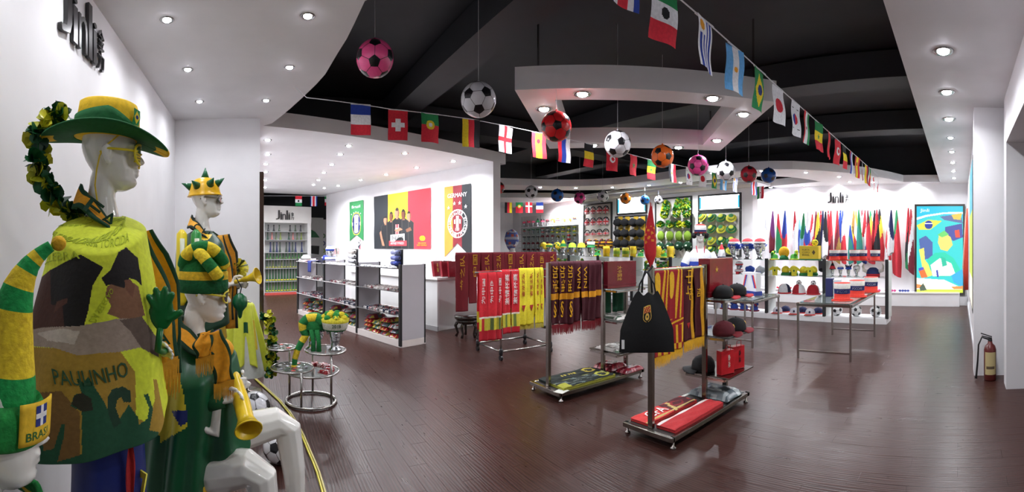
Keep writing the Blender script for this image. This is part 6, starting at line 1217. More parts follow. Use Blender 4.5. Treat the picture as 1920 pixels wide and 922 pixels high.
for k, (px, py) in enumerate(((1238, 462), (1255, 462), (1273, 461), (1289, 461), (1243, 480), (1258, 480))): t = T('fan_wig', 'dark green round wig with white specks low in the framed panel', 'wig', wp(px, py, .15), 0, 'dark green wigs'); b = bumpy(.120, k, 10, .1); b.m = [1 if i % 11 == 0 else 0 for i in range(len(b.m))]; b.obj('curls', [mat('#0f3a22', 'plush'), mat('#c8d8c8', 'plush')], t, True); b = MB(); b.tube([(.08, 0, 0), (.15, 0, 0)], .01, 6); b.obj('hook', STEEL, t)
for r, py in enumerate((409, 429, 450, 466)):
    for c, px in enumerate((1318, 1335, 1353, 1371)):
        t = T('supporter_hat', 'green round hat with lime band on the framed panel' if (r + c) % 3 else 'lime round hat with green band on the framed panel', 'hat', wp(px, py + r, .15), .0, 'green hats in rows' if (r + c) % 3 else 'lime hats in rows'); t.scale = (.68,) * 3; t.rotation_euler = (0, -.9, .3 * (c - 1.5)); gy = ('#1c5c34', '#a8b03a') if (r + c) % 3 else ('#b8b436', '#2a6a3c')
        b = MB(); b.lathe([(.20, 0), (.20, .012), (.125, .02), (.12, .10), (.09, .15), (.01, .16)], 18, [1, 0, 0, 0, 1]); b.obj('crown', [mat(gy[0], 'cloth'), mat(gy[1], 'cloth')], t, True); b = MB(); b.lathe([(.124, .03), (.13, .045), (.124, .065)], 18, cap=False); b.obj('hat_band', mat(gy[1], 'cloth'), t, True)
# ================================================================== wall of silver heads in the white recess
RX = 9.9
def rp(px, py): return onX(px, py, RX - .13)
HR = [(414, 2.17, [('cap', 'p'), ('spike', 'pr'), ('cap', 'p'), ('cone', 'gk'), ('spike', 'pk'), ('cap', 'kr'), ('wig', 'o'), ('band', 'ro'), ('wig', 'or'), ('wig', 'o'), ('spike', 'ko'), ('wig', 'o')]),
      (431, 1.90, [('band', 'rg'), ('cap', 'gw'), ('cap', 'gw'), ('cap', 'gw'), ('scarf', 'wr'), ('scarf', 'wk'), ('scarf', 'gy'), ('scarf', 'yg'), ('scarf', 'gy'), ('scarf', 'yg'), ('scarf', 'gy'), ('scarf', 'yg')]),
      (448, 1.63, [('cap', 'kw'), ('cap', 'kw'), ('cap', 'kw'), ('cap', 'kw'), ('cap', 'm'), ('cap', 'm'), ('cap', 'm'), ('wig', 'ky'), ('wig', 'gy'), ('scarf', 'mr'), ('cap', 'ky'), ('band', 'kw')]),
      (463, 1.38, [('cap', 'm'), ('cap', 'm'), ('cap', 'm'), ('cap', 'm'), ('cap', 'm'), ('cap', 'm'), ('band', 'wn'), ('cap', 'g'), ('scarf', 'rg'), ('cap', 'n'), ('cap', 'n'), ('cap', 'gn')]),
      (478, 1.14, [('cap', 'mk'), ('cap', 'mk'), ('cap', 'mk'), ('cap', 'mk'), ('cap', 'mk'), ('wig', 'yg'), ('wig', 'y'), ('wig', 'gy'), ('wig', 'g'), ('wig', 'yo'), ('wig', 'y'), ('wig', 'g')])]
hw = T('recess_shelving', 'white wall shelving holding rows of silver heads in the recess', 'shelf', (RX, 10.9, 0))
for k, (py, z, L_) in enumerate(HR):
    b = MB(); b.b2((-.26, .05, z - .015), (0, 3.75, z)); b.obj('shelf', GLASS if k else WHITE, hw)
    for c, (kd, cc) in enumerate(L_):
        Y = 14.40 - c * (3.3 / 11); headthing((RX - .12, Y, z), pi + .5, kd, cc, 'on the white recess shelving', 'silver heads in rows in the recess', .66 if k == 0 else .50 if kd in ('wig', 'band', 'spike') else .60)
b = MB(); b.b2((-.02, .0, .9), (0, 3.85, 2.6)); b.obj('back_board', mat('#d6d6d4', 'paint'), hw)
for yy in (.0, 1.28, 2.56, 3.82): b = MB(); b.b2((-.03, yy - .015, 0), (-.0, yy + .015, 2.6)); b.obj('upright', STEEL, hw)
# lit poster and white-haired wig at the end of the recess
p = at(970, 415, 15.0); t = T('lightbox', 'narrow turquoise lightbox at the far end of the recess', 'lightbox', (p.x, 15.38, 1.0)); b = MB(); b.box((0, 0, .6), (.42, .04, 1.25)); b.obj('frame', mat('#1c2024', 'paint'), t); b = MB(); b.grid(lambda u, v: Vector(((u - .5) * .38, -.024, 1.2 - 1.2 * v)), 8, 20, lambda u, v: 0 if v < .3 else 1 if (u + v) % .5 < .3 else 2); b.obj('screen', [mat('#3ad0d8', 'emit', s=1.4), mat('#e8f4f4', 'emit', s=1.2), mat('#c89a8a', 'emit', s=.9)], t)
p5 = at(962, 478, 10.4); t = T('mannequin', 'white bust in a long silver and blue wig behind the maroon scarves', 'mannequin', (p5.x, p5.y, 0), faceto(p5) + .7)
mb = MB(); mb.loft([(a, b_, c - .22, d, e) for a, b_, c, d, e in TORSO], 16); head(mb, HM(0, 1.445)); shoulders(mb, -.22); limb(mb, [(-.03, 0, 1.52), (-.02, 0, 1.34)], [.06, .06]); me = organic(mb, .010, 2); me.materials.clear(); me.materials.append(GW); link('body', me, t)
b = bumpy(.17, 3, 12, .12, 1.35); b.m = [(i // 24) % 2 + (2 if i % 7 == 0 else 0) for i in range(len(b.m))]; o = b.obj('wig', [mat('#b8bcc8', 'plush'), mat('#5a68a8', 'plush'), mat('#c0604a', 'plush')], t, True); o.location = (-.05, 0, 1.60); b = MB(); b.loft([(0, 0, .85, .12, .18), (0, 0, 1.1, .125, .19), (-.01, 0, 1.30, .07, .12)], 18, cap=False); b.obj('shirt', mat('#e0dedc', 'cloth'), t, True, thick=.005); b = MB(); b.tube([(0, 0, .01), (0, 0, .8)], .02, 8); b.lathe([(.16, 0), (.16, .015), (.02, .025)], 18); b.obj('stand', STEEL, t)
# ================================================================== furled flags on the white wall
CN = dict(r='red', b='blue', g='green', w='white', y='yellow', n='navy', m='maroon', p='purple', k='black', s='pale blue', o='brown', l='teal', a='grey')
CH = dict(r='#c0303c', b='#28459c', g='#1f7a4c', w='#dedee2', y='#dcc83c', n='#232a58', m='#6e1f2e', p='#6a3070', k='#1c1c22', s='#7ab0d8', o='#8a6a34', l='#2c7a70', a='#a8aab0')
FLAGS = [(1436, 'aw', 404, 480), (1449, 'pm', 394, 470), (1459, 'rg', 399, 470), (1464, 'wm', 405, 470), (1472, 'br', 393, 470), (1490, 'rw', 394, 470), (1499, 'sb', 410, 470), (1507, 'gs', 398, 470), (1515, 'wbr', 394, 472), (1523, 'rwr', 400, 470), (1530, 'mr', 394, 465), (1534, 'yk', 396, 470), (1539, 'ryo', 393, 470), (1543, 'nk', 393, 505), (1548, 'kw', 395, 480), (1553, 'ro', 393, 490), (1558, 'rm', 393, 490), (1570, 'rmo', 393, 490),
         (1576, 'by', 392, 480), (1580, 'bwr', 393, 490), (1594, 'bl', 420, 490), (1601, 'oyr', 393, 480), (1605, 'ywr', 394, 490), (1610, 'gl', 391, 490), (1616, 'rwg', 391, 480), (1622, 'rwb', 392, 490), (1627, 'mr', 392, 480), (1632, 'gyr', 393, 490), (1640, 'krm', 392, 480), (1644, 'rk', 391, 480), (1649, 'kyr', 390, 485), (1665, 'wrw', 412, 510), (1671, 'nw', 392, 475), (1681, 'grr', 392, 515), (1703, 'rkg', 388, 505), (1708, 'rwm', 390, 510)]
for i, (px, cs_, ty, by) in enumerate(FLAGS):
    XF = (10.86, 10.70, 10.54)[i % 3]; top = onX(px, ty, XF); bot = onX(px, by, XF); L = top.z - bot.z; nm = ' '.join(dict.fromkeys(CN[c] for c in cs_)); kw = .082 if px not in (1681, 1649, 1632) else .13
    t = T('furled_flag', f'{nm} furled flag hanging on the white flag wall', 'flag', (XF, top.y, top.z - .02), 0, f'{nm} furled flags'); rg = random.Random(i); ph = rg.uniform(0, 6)
    def ff(u, v, L=L, kw=kw, ph=ph):
        a = 2 * pi * u; r = .012 + kw * (v ** .8) * (1 - .35 * max(0, (v - .75) / .25)); return Vector((r * .5 * cos(a) * (1 + .3 * sin(3 * a + ph)), r * sin(a) * (1 + .18 * sin(4 * a + ph)) + .04 * v * sin(ph), -L * v - .05 * v * sin(a + ph)))
    n = len(cs_); b = MB(); b.grid(ff, 24, 30, lambda u, v: min(n - 1, int((v + .22 * sin(2 * pi * u + ph)) * n)) if v + .22 * sin(2 * pi * u + ph) > 0 else 0); b.obj('cloth', [mat(CH[c], 'cloth') for c in cs_], t, True)
    b = MB(); b.tube([(.02, 0, -.10), (0, 0, .02)], .007, 6); b.obj('pole', mat('#d8d8da', 'plastic'), t); b = MB(); b.tube([(.015, 0, -.05), (11.0 - XF, 0, -.02)], .008, 6); b.obj('wall_holder', STEEL, t)
for k, (px, hx, nm) in enumerate(((1646, '#c83a80', 'pink'), (1664, '#c83a80', 'pink'), (1675, '#cc3c84', 'pink'), (1690, '#2a3f8e', 'blue'), (1700, '#2a3f8e', 'blue'), (1460, '#c03040', 'red'), (1480, '#c03040', 'red'), (1500, '#c03040', 'red'), (1520, '#c03040', 'red'))):
    p = onX(px, 548, 10.75); t = T('novelty_glasses', f'{nm} scalloped novelty glasses on the white ledge', 'glasses', (10.75, p.y, .336), 0, f'{nm} glasses on the ledge'); t.scale = (.6,) * 3; b = MB()
    for s_ in (-1, 1): b.ball((0, s_ * .055, .05), (.012, .055, .045), 12, 8)
    b.obj('lens_pair', mat(hx, 'plastic'), t, True); b = MB(); b.tube([(0, .10, .05), (.10, .10, .03)], .006, 6); b.tube([(0, -.10, .05), (.10, -.10, .03)], .006, 6); b.bar((0, -.10, .052), (0, .10, .052), .012); b.obj('temple', mat(hx, 'plastic'), t)
# ================================================================== lightboxes on the right
y0, y1 = 1.10, -.13; zb, zt = .26, 2.47; W_, Hh_ = y0 - y1, zt - zb
lb = T('lightbox', 'tall glowing lightbox showing a colourful football fan collage', 'lightbox', (10.99, (y0 + y1) / 2, zb)); b = MB(); b.box((-.05, 0, Hh_ / 2), (.10, W_ - .06, Hh_ - .06)); b.obj('case', mat('#2a2a2c', 'paint'), lb)
for lo, hi in (((-.12, -W_ / 2, 0), (0, W_ / 2, .05)), ((-.12, -W_ / 2, Hh_ - .05), (0, W_ / 2, Hh_)), ((-.12, -W_ / 2, .05), (0, -W_ / 2 + .05, Hh_ - .05)), ((-.12, W_ / 2 - .05, .05), (0, W_ / 2, Hh_ - .05))): b = MB(); b.b2(lo, hi); b.obj('frame_bar', mat('#3a3632', 'paint'), lb)
PZ = [([(0, 0), (1, 0), (1, .15), (.5, .10), (.15, .14), (0, .18)], '#28b8d8'), ([(0, .13), (.2, .10), (.6, .07), (1, .065), (1, .09), (.6, .09), (.2, .125), (0, .16)], '#d8f4f8'), ([(0, .22), (.25, .155), (.55, .17), (.3, .27), (.05, .27)], '#d8d84a'),
      ([(.5, .12), (.95, .09), (1, .2), (.6, .16)], '#5a6a9a'), ([(.75, .10), (.98, .08), (.95, .16), (.8, .15)], '#d8b84a'), ([(.62, .24), (.98, .2), (1, .36), (.8, .40), (.6, .36)], '#48509a'), ([(.82, .28), (.92, .27), (.94, .36), (.84, .36)], '#d8503c'),
      ([(.05, .38), (.2, .34), (.35, .42), (.35, .6), (.1, .62)], '#4a62a0'), ([(.48, .34), (.62, .31), (.74, .36), (.78, .45), (.66, .52), (.52, .50), (.46, .42)], '#e8d070'), ([(.45, .33), (.6, .28), (.7, .33), (.55, .36)], '#6ac868'), ([(.05, .50), (.16, .48), (.18, .62), (.30, .70), (.34, .80), (.22, .82), (.12, .70)], '#e8d86a'),
      ([(.22, .62), (.4, .54), (.6, .53), (.8, .60), (.95, .74), (.9, .8), (.4, .82), (.3, .74)], '#2cc8a8'), ([(.3, .68), (.5, .60), (.75, .66), (.85, .80), (.35, .81)], '#f0f8f0'), ([(.52, .58), (.62, .60), (.66, .68), (.56, .70)], '#2cb898'), ([(.04, .74), (.16, .72), (.24, .82), (.1, .83)], '#e87038'), ([(.04, .72), (.14, .70), (.16, .73), (.05, .75)], '#4a5ac0'), ([(.42, .74), (.46, .74), (.48, .82), (.44, .82)], '#3a48a8'),
      ([(.75, .80), (1, .72), (1, .94), (.8, .88)], '#3aa8d8'), ([(0, .83), (.6, .85), (1, .95), (1, 1), (0, 1)], '#f4f4dc'), ([(0, .96), (1, .96), (1, 1), (0, 1)], '#c8d83c'), ([(0, .90), (.2, .92), (.1, .95), (0, .95)], '#e88848'), ([(.75, .93), (1, .92), (1, .96), (.8, .955)], '#e89048'), ([(.06, .94), (.14, .89), (.22, .97), (.08, .98)], '#4a5a4a')]
def pzc(u, v):
    c = '#38c8c8'
    for P, h in PZ:
        if inpoly(u, v, P): c = h
    if (u - .26) ** 2 + ((v - .215) * 1.8) ** 2 < .0075: c = '#2c3c98' if abs(v - .20 - .1 * (u - .26) ** 2) > .006 else '#f0f0f0'
    return c
ks = []
def mf(u, v):
    c = pzc(u, v)
    if c not in ks: ks.append(c)
    return ks.index(c)
b = MB(); b.grid(lambda u, v: Vector((-.104, (W_ - .1) * (.5 - u), Hh_ - .05 - (Hh_ - .1) * v)), 130, 210, mf); b.obj('picture', [mat(c, 'emit', s=1.25) for c in ks], lb)
txt('Jinli', frame((-.107, W_ * .30, Hh_ - .16), (0, -1, 0), (0, 0, 1)), .22, .10, mat('#f4fcff', 'emit', s=1.5), lb, 'lettering', .001)
lr = T('lightbox', 'edge-on lightbox with yellow and green picture on the right wall', 'lightbox', (5.5, -.19, .62)); b = MB(); b.b2((0, -.01, 0), (1.6, .03, 1.95)); b.obj('case', mat('#26282a', 'paint'), lr); b = MB(); b.grid(lambda u, v: Vector((.04 + 1.52 * u, .033, 1.91 - 1.87 * v)), 20, 24, lambda u, v: 0 if v < .35 else 1 if v < .8 else 2); b.obj('picture', [mat('#3ab8d8', 'emit', s=1), mat('#c8dc48', 'emit', s=1), mat('#f0e8d8', 'emit', s=1)], lr)
for k, x in enumerate((7.6, 8.9)):
    t = T('wall_rack', ('shallow wall rack of flags on the right wall beside the lightbox', 'shallow wall rack of flags on the right wall near the corner')[k], 'rack', (x, -.2, .5)); b = MB(); b.b2((0, 0, 0), (1.1, .05, 1.8)); b.obj('board', WHITE, t)
    for q in range(5): b = MB(); b.tube([(.12 + q * .2, .05, .2), (.12 + q * .2, .09, .5), (.12 + q * .2, .07, 1.6)], [.07, .05, .01], 8); b.obj('banner', mat(('#c84030', '#d8b83c', '#2a6a9a', '#d8d8d8', '#c8642c')[q], 'cloth'), t, True)
# fire extinguisher
fx = T('fire_extinguisher', 'dull red fire extinguisher with a pale label on the floor by the pier', 'extinguisher', (4.84, -.33, 0)); b = MB(); b.lathe([(.06, 0), (.068, .012), (.068, .33), (.055, .37), (.028, .395), (.024, .42)], 24); b.obj('cylinder', mat('#5e2420', 'plastic'), fx, True)
def lbf(u, v): a = pi - .95 + u * 1.9; return Vector((.0695 * cos(a), .0695 * sin(a), .07 + .24 * v))
b = MB(); b.grid(lbf, 14, 8, lambda u, v: 1 if .15 < v < .75 and int(v * 30) % 3 == 0 and .15 < u < .85 else 0); b.obj('label_sticker', [mat('#b8a878', 'print'), mat('#5a4a34', 'print')], fx, True)
b = MB(); b.lathe([(.02, .41), (.026, .425), (.02, .45), (.008, .455)], 14); b.bar((0, -.02, .45), (0, .09, .475), .018, .01); b.bar((0, -.02, .465), (0, .10, .505), .018, .01); b.obj('valve_handle', mat('#1a1a1c', 'plastic'), fx); b = MB(); b.tube([(0, .02, .44), (0, .09, .46), (0, .125, .38), (-.0, .135, .2), (-.01, .15, .05), (-.02, .155, .02)], [.009, .009, .009, .010, .012, .016], 8); b.obj('hose', mat('#161618', 'plastic'), fx, True)
# ================================================================== counter room: shelving, counter, bottle wall
def uf(u, w, z): return uw(u, w, z)
PU = []
for px in (750, 669, 607, 558): p = onw(px, 461, 3.785); PU.append(p.dot(U))
def gbox(b, u0, u1, w0, w1, z0, z1, m=0): b.add([uw(u, w, z) for u in (u0, u1) for w in (w0, w1) for z in (z0, z1)], [(0, 1, 3, 2), (4, 6, 7, 5), (0, 4, 5, 1), (2, 3, 7, 6), (0, 2, 6, 4), (1, 5, 7, 3)], m); return b
GPAN = mat('#b9b7bd', 'paint')
SU = []
for k in range(3):
    u0, u1 = PU[k], PU[k + 1]; t = T('shelf_unit', ('grey panelled shelf bay nearest the counter with bagged clothes below', 'middle grey panelled shelf bay between two dark-edged uprights', 'far grey panelled shelf bay with the white hat on top')[k], 'shelf', (0, 0, 0), 0, 'grey shelf bays'); SU.append(t)
    gbox(MB(), u0 - (.02 if k == 0 else 0), u1, 3.785, 4.25, 0, .10).obj('plinth', mat('#e4dcd8', 'paint'), t, bevel=.004)
    for z in (.465, .80, 1.13): gbox(MB(), u0 + .02, u1 - .02, 3.74, 4.28, z - .01, z).obj('shelf', mat('#8c8e90', 'glass'), t)
    for j, u in enumerate([u0, u1] if k == 0 else [u1]):
        gbox(MB(), u - .02, u + .02, 3.80, 4.22, .1, 1.18).obj('side_panel', GPAN, t); gbox(MB(), u - .024, u + .024, 3.775, 3.805, .02, 1.185).obj('dark_edge', BLACK, t); gbox(MB(), u - .024, u + .024, 4.215, 4.24, .02, 1.185).obj('dark_edge', BLACK, t)
rg = random.Random(21); PKM = {}
def sharedpack(key, cols, sz, kind='bag'):
    if key not in PKM:
        t = pack('x', 'x', (0, 0, 0), sz, cols, 'x', hash(key) % 97 if isinstance(key, int) else len(PKM) * 3, 0, None, kind, 9); ms = [c.data for c in t.children]; 
        for c in list(t.children): bpy.data.objects.remove(c)
        bpy.data.objects.remove(t); PKM[key] = ms
    return PKM[key]
LV = [(.10, 'bagged_shirts', 'bagged clothes on the shelf plinth', ['#8a3a44', '#5a6068', '#4a6a5a', '#c0a84a', '#a83038', '#b8b8b4'], (.34, .20, .06), 3), (.465, 'bagged_wristband', 'bagged wristband on the lower grey shelf', ['#4a4a54', '#7a3038', '#26304a', '#8a8488', '#b8b4b0'], (.15, .12, .03), 1), (.80, 'bagged_badge', 'bagged badge on the middle grey shelf', ['#b0a8a8', '#7a4048', '#c8c0bc', '#5a5458', '#d0ccc8'], (.15, .12, .028), 1), (1.13, 'bagged_sticker', 'bagged sticker sheet on the top grey shelf', ['#d0d0d2', '#b0b2b8', '#e0e0e2', '#6a6c74'], (.11, .12, .025), 1)]
CNM = [['maroon', 'grey', 'green', 'gold', 'red', 'pale'], ['charcoal', 'maroon', 'navy', 'grey', 'pale'], ['grey', 'maroon', 'cream', 'dark', 'pale'], ['pale', 'grey', 'bright', 'dark']]
for k in range(3):
    for li, (z, nm, lbl, cols, sz, st_) in enumerate(LV):
        if k == 2 and li == 3: continue
        n = 4 if li == 0 else 6
        for c in range(n):
            for row in range(1 if li == 0 else 2):
                for s_ in range(st_ + (c % 2 if li == 0 else 0)):
                    u = PU[k] + .14 + (PU[k + 1] - PU[k] - .28) * (c + .5) / n + rg.uniform(-.008, .008); w = 3.99 if li == 0 else 3.80 + .39 * row if li == 3 else 3.88 + .20 * row; vi = rg.randrange(5); cc = [cols[vi % len(cols)], cols[(vi + 1) % len(cols)], cols[(vi + 3) % len(cols)]]
                    ms = sharedpack((nm, vi), cc, sz); bay = ('near the counter', 'in the middle bay', 'in the far bay')[k]; cnm = CNM[li][vi % len(CNM[li])]
                    t = T(nm, f'{cnm} {lbl} {bay}', 'bagged goods', uw(u, w, z + s_ * sz[2] * 1.10), RA + rg.uniform(-.08, .08), f'{cnm} {nm.replace("_", " ")} {bay}'); link('wrapping', ms[0], t); link('fold', ms[1], t)
# goods on top of the grey bays
def topat(px, z=1.132, w=3.98): p = onw(px, 461, w); p.z = z; return p
headthing(topat(620), faceto(topat(620)) + .4, 'scarf', 'bw', '', None, .9, True, 'silver head wrapped in a blue scarf on the grey shelving')
p = uw(PU[3] - .10, 3.93, 1.132); t = T('sun_hat', 'white brimmed hat with black spots on the far shelf end', 'hat', p); b = MB(); b.lathe([(.16, 0), (.165, .01), (.10, .025), (.09, .09), (.05, .125), (.005, .13)], 22); b.obj('crown', mat('#e4e2dc', 'cloth'), t, True); b = MB(); b.lathe([(.102, .028), (.105, .04), (.098, .055)], 22, cap=False); b.obj('hat_band', mat('#2a2a2c', 'cloth'), t, True)
p = uw(PU[3] - .53, 3.88, 1.132); t = T('flag_scarf', 'red white and blue striped scarf draped over the shelf edge', 'scarf', p, RA); b = MB(); b.grid(lambda u, v: Vector(((v - .5) * .22 - .04 * (v < .01) * 1.0, (u - .5) * .55, .012 * sin(u * 7 + v * 4) + .018 - .12 * max(0, v - .85) * 0)), 26, 8, lambda u, v: 2 if u < .3 else int(u * 22) % 2); b.obj('cloth', [mat('#b84a58', 'cloth'), mat('#dcd8dc', 'cloth'), mat('#2c3880', 'cloth')], t, True, thick=.006); b = MB(); b.grid(lambda u, v: Vector((-.152 - .006 * sin(u * 8), -.2 + (u - .5) * .14, .02 - .22 * v)), 6, 6); b.obj('hanging_end', mat('#2c3880', 'cloth'), t, True, thick=.006)
p = topat(610); t = T('plush_ball', 'round blue plush ball beside the wrapped silver head', 'toy', p); b = bumpy(.07, 4, 9, .12); o = b.obj('pile', mat('#2c3a9a', 'plush'), t, True); o.location = (0, 0, .07); b = MB(); b.ball((-.06, -.02, .09), .018, 8, 6); b.obj('nose', mat('#d8d8e0', 'plush'), t)
p = topat(633); t = T('flag_cup', 'white cup holding small striped hand flags on the shelving', 'cup', p); b = MB(); b.lathe([(.035, 0), (.042, .10), (.038, .10), (.032, .01)], 16); b.obj('cup', mat('#e4e4e2', 'gloss'), t, True)
for k, (a, c) in enumerate(((-.7, 0), (-.25, 1), (.3, 0), (.75, 0))):
    d = Vector((.3 * a, .8 * a * .6, 1)).normalized(); b = MB(); b.tube([(0, 0, .04), tuple(d * .30)], .003, 5); b.obj('flag_stick', mat('#d8d0c0', 'plastic'), t); b = MB(); b.grid(lambda u, v: d * (.30 - .11 * v) + Vector((0, .13 * u, -.04 * u - .01 * sin(u * 6))), 6, 8, lambda u, v, c=c: 2 if c else int(v * 8) % 2); b.obj('hand_flag', [mat('#c85060', 'cloth'), mat('#e4dcdc', 'cloth'), mat('#2c4034', 'cloth')], t, True)
def rolls(label, p, rz, cols):
    t = T('roll_dispenser', label, 'display stand', p, rz); b = MB(); b.box((.06, 0, .13), (.02, .20, .27)); b.box((0, 0, .006), (.15, .20, .012)); b.obj('frame', mat('#26282e', 'paint'), t)
    for k in range(3): b = MB(); b.tube([(-.0, -.09, .055 + .082 * k), (-.0, .09, .055 + .082 * k)], .037, 14); b.obj('roll', mat(cols[k % len(cols)], 'foil'), t, True); b = MB(); b.tube([(0, -.093, .055 + .082 * k), (0, .093, .055 + .082 * k)], .014, 10); b.obj('core', mat('#1c1c20', 'paint'), t)
rolls('dark stand of three white rolls on the grey shelving', topat(660), RA, ['#c8c8cc', '#d8d8da', '#e0d8d0']); rolls('dark stand of shiny blue rolls above the shelf end', topat(742, 1.132, 4.0), RA, ['#3a4a9a', '#6a74b0', '#8a90b8'])
p = topat(676); t = T('toy_windmill', 'silver toy windmill on a white stick at the shelving', 'toy', p); b = MB(); b.tube([(0, 0, 0), (0, 0, .36)], .005, 6); b.obj('stick', mat('#d8d8da', 'plastic'), t)
for k in range(6): a = k * pi / 3; b = MB(); b.add([(0, 0, .36), (-.01, .11 * cos(a), .36 + .11 * sin(a)), (-.03, .10 * cos(a + .5), .36 + .10 * sin(a + .5))], [(0, 1, 2)]); b.obj('vane', mat(('#9aa0a8', '#b86a78', '#3a4a5a')[k % 3], 'foil'), t)
b = MB(); b.lathe([(.05, 0), (.05, .01), (.006, .02)], 14); b.obj('foot', mat('#d8d8da', 'plastic'), t)
# counter
ct = T('service_counter', 'white L-shaped service counter in front of the poster wall', 'counter', (0, 0, 0)); gbox(MB(), 5.71, 8.6, 5.01, 5.55, .0, .87).obj('front_body', mat('#dfe0e0', 'paint'), ct, bevel=.006); gbox(MB(), 5.71, 6.25, 5.55, 6.13, 0, .87).obj('return_body', mat('#dfe0e0', 'paint'), ct, bevel=.006)
gbox(MB(), 5.67, 8.64, 4.97, 5.60, .87, .915).obj('worktop', mat('#f0f0ee', 'gloss'), ct, bevel=.006); gbox(MB(), 5.67, 6.29, 5.60, 6.14, .87, .915).obj('return_worktop', mat('#f0f0ee', 'gloss'), ct, bevel=.006); gbox(MB(), 5.70, 8.6, 5.0, 5.03, 0, .08).obj('kick_plate', mat('#a8a8aa', 'paint'), ct)
def onct(px, w): p = onw(px, 461, w); p.z = .915; return p
for k, (px, w_, lb_) in enumerate(((822, 5.25, 'maroon glossy wrapped gift bag with gold writing leaning on the counter'), (838, 5.28, 'dark red glossy gift bag in the middle of the counter'), (852, 5.32, 'dark red glossy gift bag at the scarf rail end of the counter'))): giftbag('gift_bag', lb_, onct(px, w_), .22, .27, .06, '#7a1c26', RA - .15 * k, ('中国', '#c8a84a', -.1) if k == 0 else None, -.18)
rolls('stand of shiny blue rolls behind the gift bags on the counter', onct(834, 5.48), RA, ['#4a66b0', '#5a70a8', '#3a4a8a'])
# bottle and trophy wall far behind
a = onu(496, 461, 12.45); e_ = onu(581, 461, 12.45); W5 = (e_ - a).length; bw = T('wall_cabinet', 'tall white wall cabinet with rows of small green horns far behind', 'cabinet', (a.x, a.y, 0), RA)
def bz(py): return ZC + (YH - py) / F * a.xy.length
for lo, hi, nm, m_ in (((0, .30, 0), (W5, .33, bz(417)), 'back_board', mat('#c4c4c2', 'paint')), ((W5 - .08, 0, 0), (W5, .33, bz(385)), 'side_panel', mat('#d8d8d6', 'paint')), ((-.06, 0, 0), (.0, .33, bz(385)), 'side_panel', mat('#d8d8d6', 'paint')), ((-.06, -.02, bz(417)), (W5 + .04, .33, bz(385)), 'sign_board', mat('#dcdad6', 'paint')), ((0, -.04, 0), (W5 - .08, .32, bz(556)), 'base', mat('#5a3428', 'paint')), ((0, -.05, bz(556)), (W5 - .08, .0, bz(549)), 'red_edge', mat('#c04a40', 'paint')), ((W5, .0, 0), (W5 + .04, .33, bz(417)), 'end_panel', mat('#dcdad6', 'paint'))): b = MB(); b.b2(lo, hi); b.obj(nm, m_, bw)
ROWS = [(433, 7, .17, ['#3a3a40', '#4a5a48', '#2a2a30']), (449, 9, .19, ['#5a6a4a', '#2a4a3a', '#8a9a48', '#c87a78', '#3a3f58']), (473, 12, .28, ['#26305e', '#2f3a6a', '#3a4a3c', '#5a4a3a']), (486, 12, .145, ['#2c6a3c', '#24582f', '#3a7a40']), (503, 13, .205, ['#4a5a44', '#2f4a34', '#5c6a34']), (528, 13, .33, ['#17502c', '#1f5a30', '#194a28']), (548, 13, .26, ['#2c6a34', '#5a7a34', '#3a6a30'])]
BM = {}
for r, (py, n, h, cols) in enumerate(ROWS):
    b = MB(); b.b2((0, .02, bz(py) - .02), (W5 - .08, .30, bz(py))); b.obj('shelf', mat('#9a9c9c', 'paint'), bw)
    for c in range(n):
        if r in (0, 1, 2) and (c * 7 + r * 3) % 5 == 1: continue
        hx = cols[(c * 2 + r) % len(cols)]; k = (hx, r)
        if k not in BM: b = MB(); b.lathe([(.037, 0), (.040, .02), (.033, h * .16), (.026, h * .3), (.018, h * .6), (.015, h * .95), (.022, h)], 10, [0, 1 if r > 2 else 0, 0, 0, 0, 0]); BM[k] = (b.mesh('bell', [mat(hx, 'plastic'), mat('#d8c838', 'plastic')], True), MB().lathe([(.024, h), (.026, h + .015), (.012, h + .03)], 8).mesh('mouthpiece', mat(hx, 'plastic'), True))
        nm = ['small dark trophy', 'mixed small horn', 'dark blue horn', 'short green and yellow horn', 'olive fan horn', 'tall dark green horn', 'green and yellow horn'][r]
        t = T('small_horn' if r else 'small_trophy', f'{nm} on shelf {"one two three four five six seven".split()[r]} of the far wall cabinet', 'horn' if r else 'trophy', Vector((a.x, a.y, bz(py))) + Wv * (.08 + (W5 - .24) * (c + .5) / n) + U * .14, 0, f'{nm}s in the far cabinet'); link('bell', BM[k][0], t); link('mouthpiece', BM[k][1], t)
jinli('small black raised lettering on the far wall cabinet', frame(Vector((a.x, a.y, bz(411))) + Wv * (W5 * .42) - U * .022, Wv, (0, 0, 1)), .28)
for k, (px, py, hx) in enumerate(((606, 442, '#2c7a3c'), (616, 442, '#2c7a3c'), (606, 456, '#26388e'), (616, 456, '#26388e'), (606, 470, '#a8b83a'))):
    t = T('round_fan_paddle', ('green', 'green', 'dark blue', 'dark blue', 'lime')[k] + ' shield-shaped paddle on the far white wall', 'paddle', onu(px, py, 14.26), RA, ('green', 'green', 'dark blue', 'dark blue', 'lime')[k] + ' paddles'); b = MB(); b.tube([(0, .0, 0), (0, .03, 0)], .085, 18); b.obj('disc', mat(hx, 'plastic'), t); b = MB(); b.tube([(0, -.006, .0), (0, .0, 0)], .045, 14); b.obj('emblem', mat('#d8d8c8', 'plastic'), t); b = MB(); b.tube([(0, .03, 0), (0, .1, 0)], .02, 8); b.obj('mount', WHITE, t)
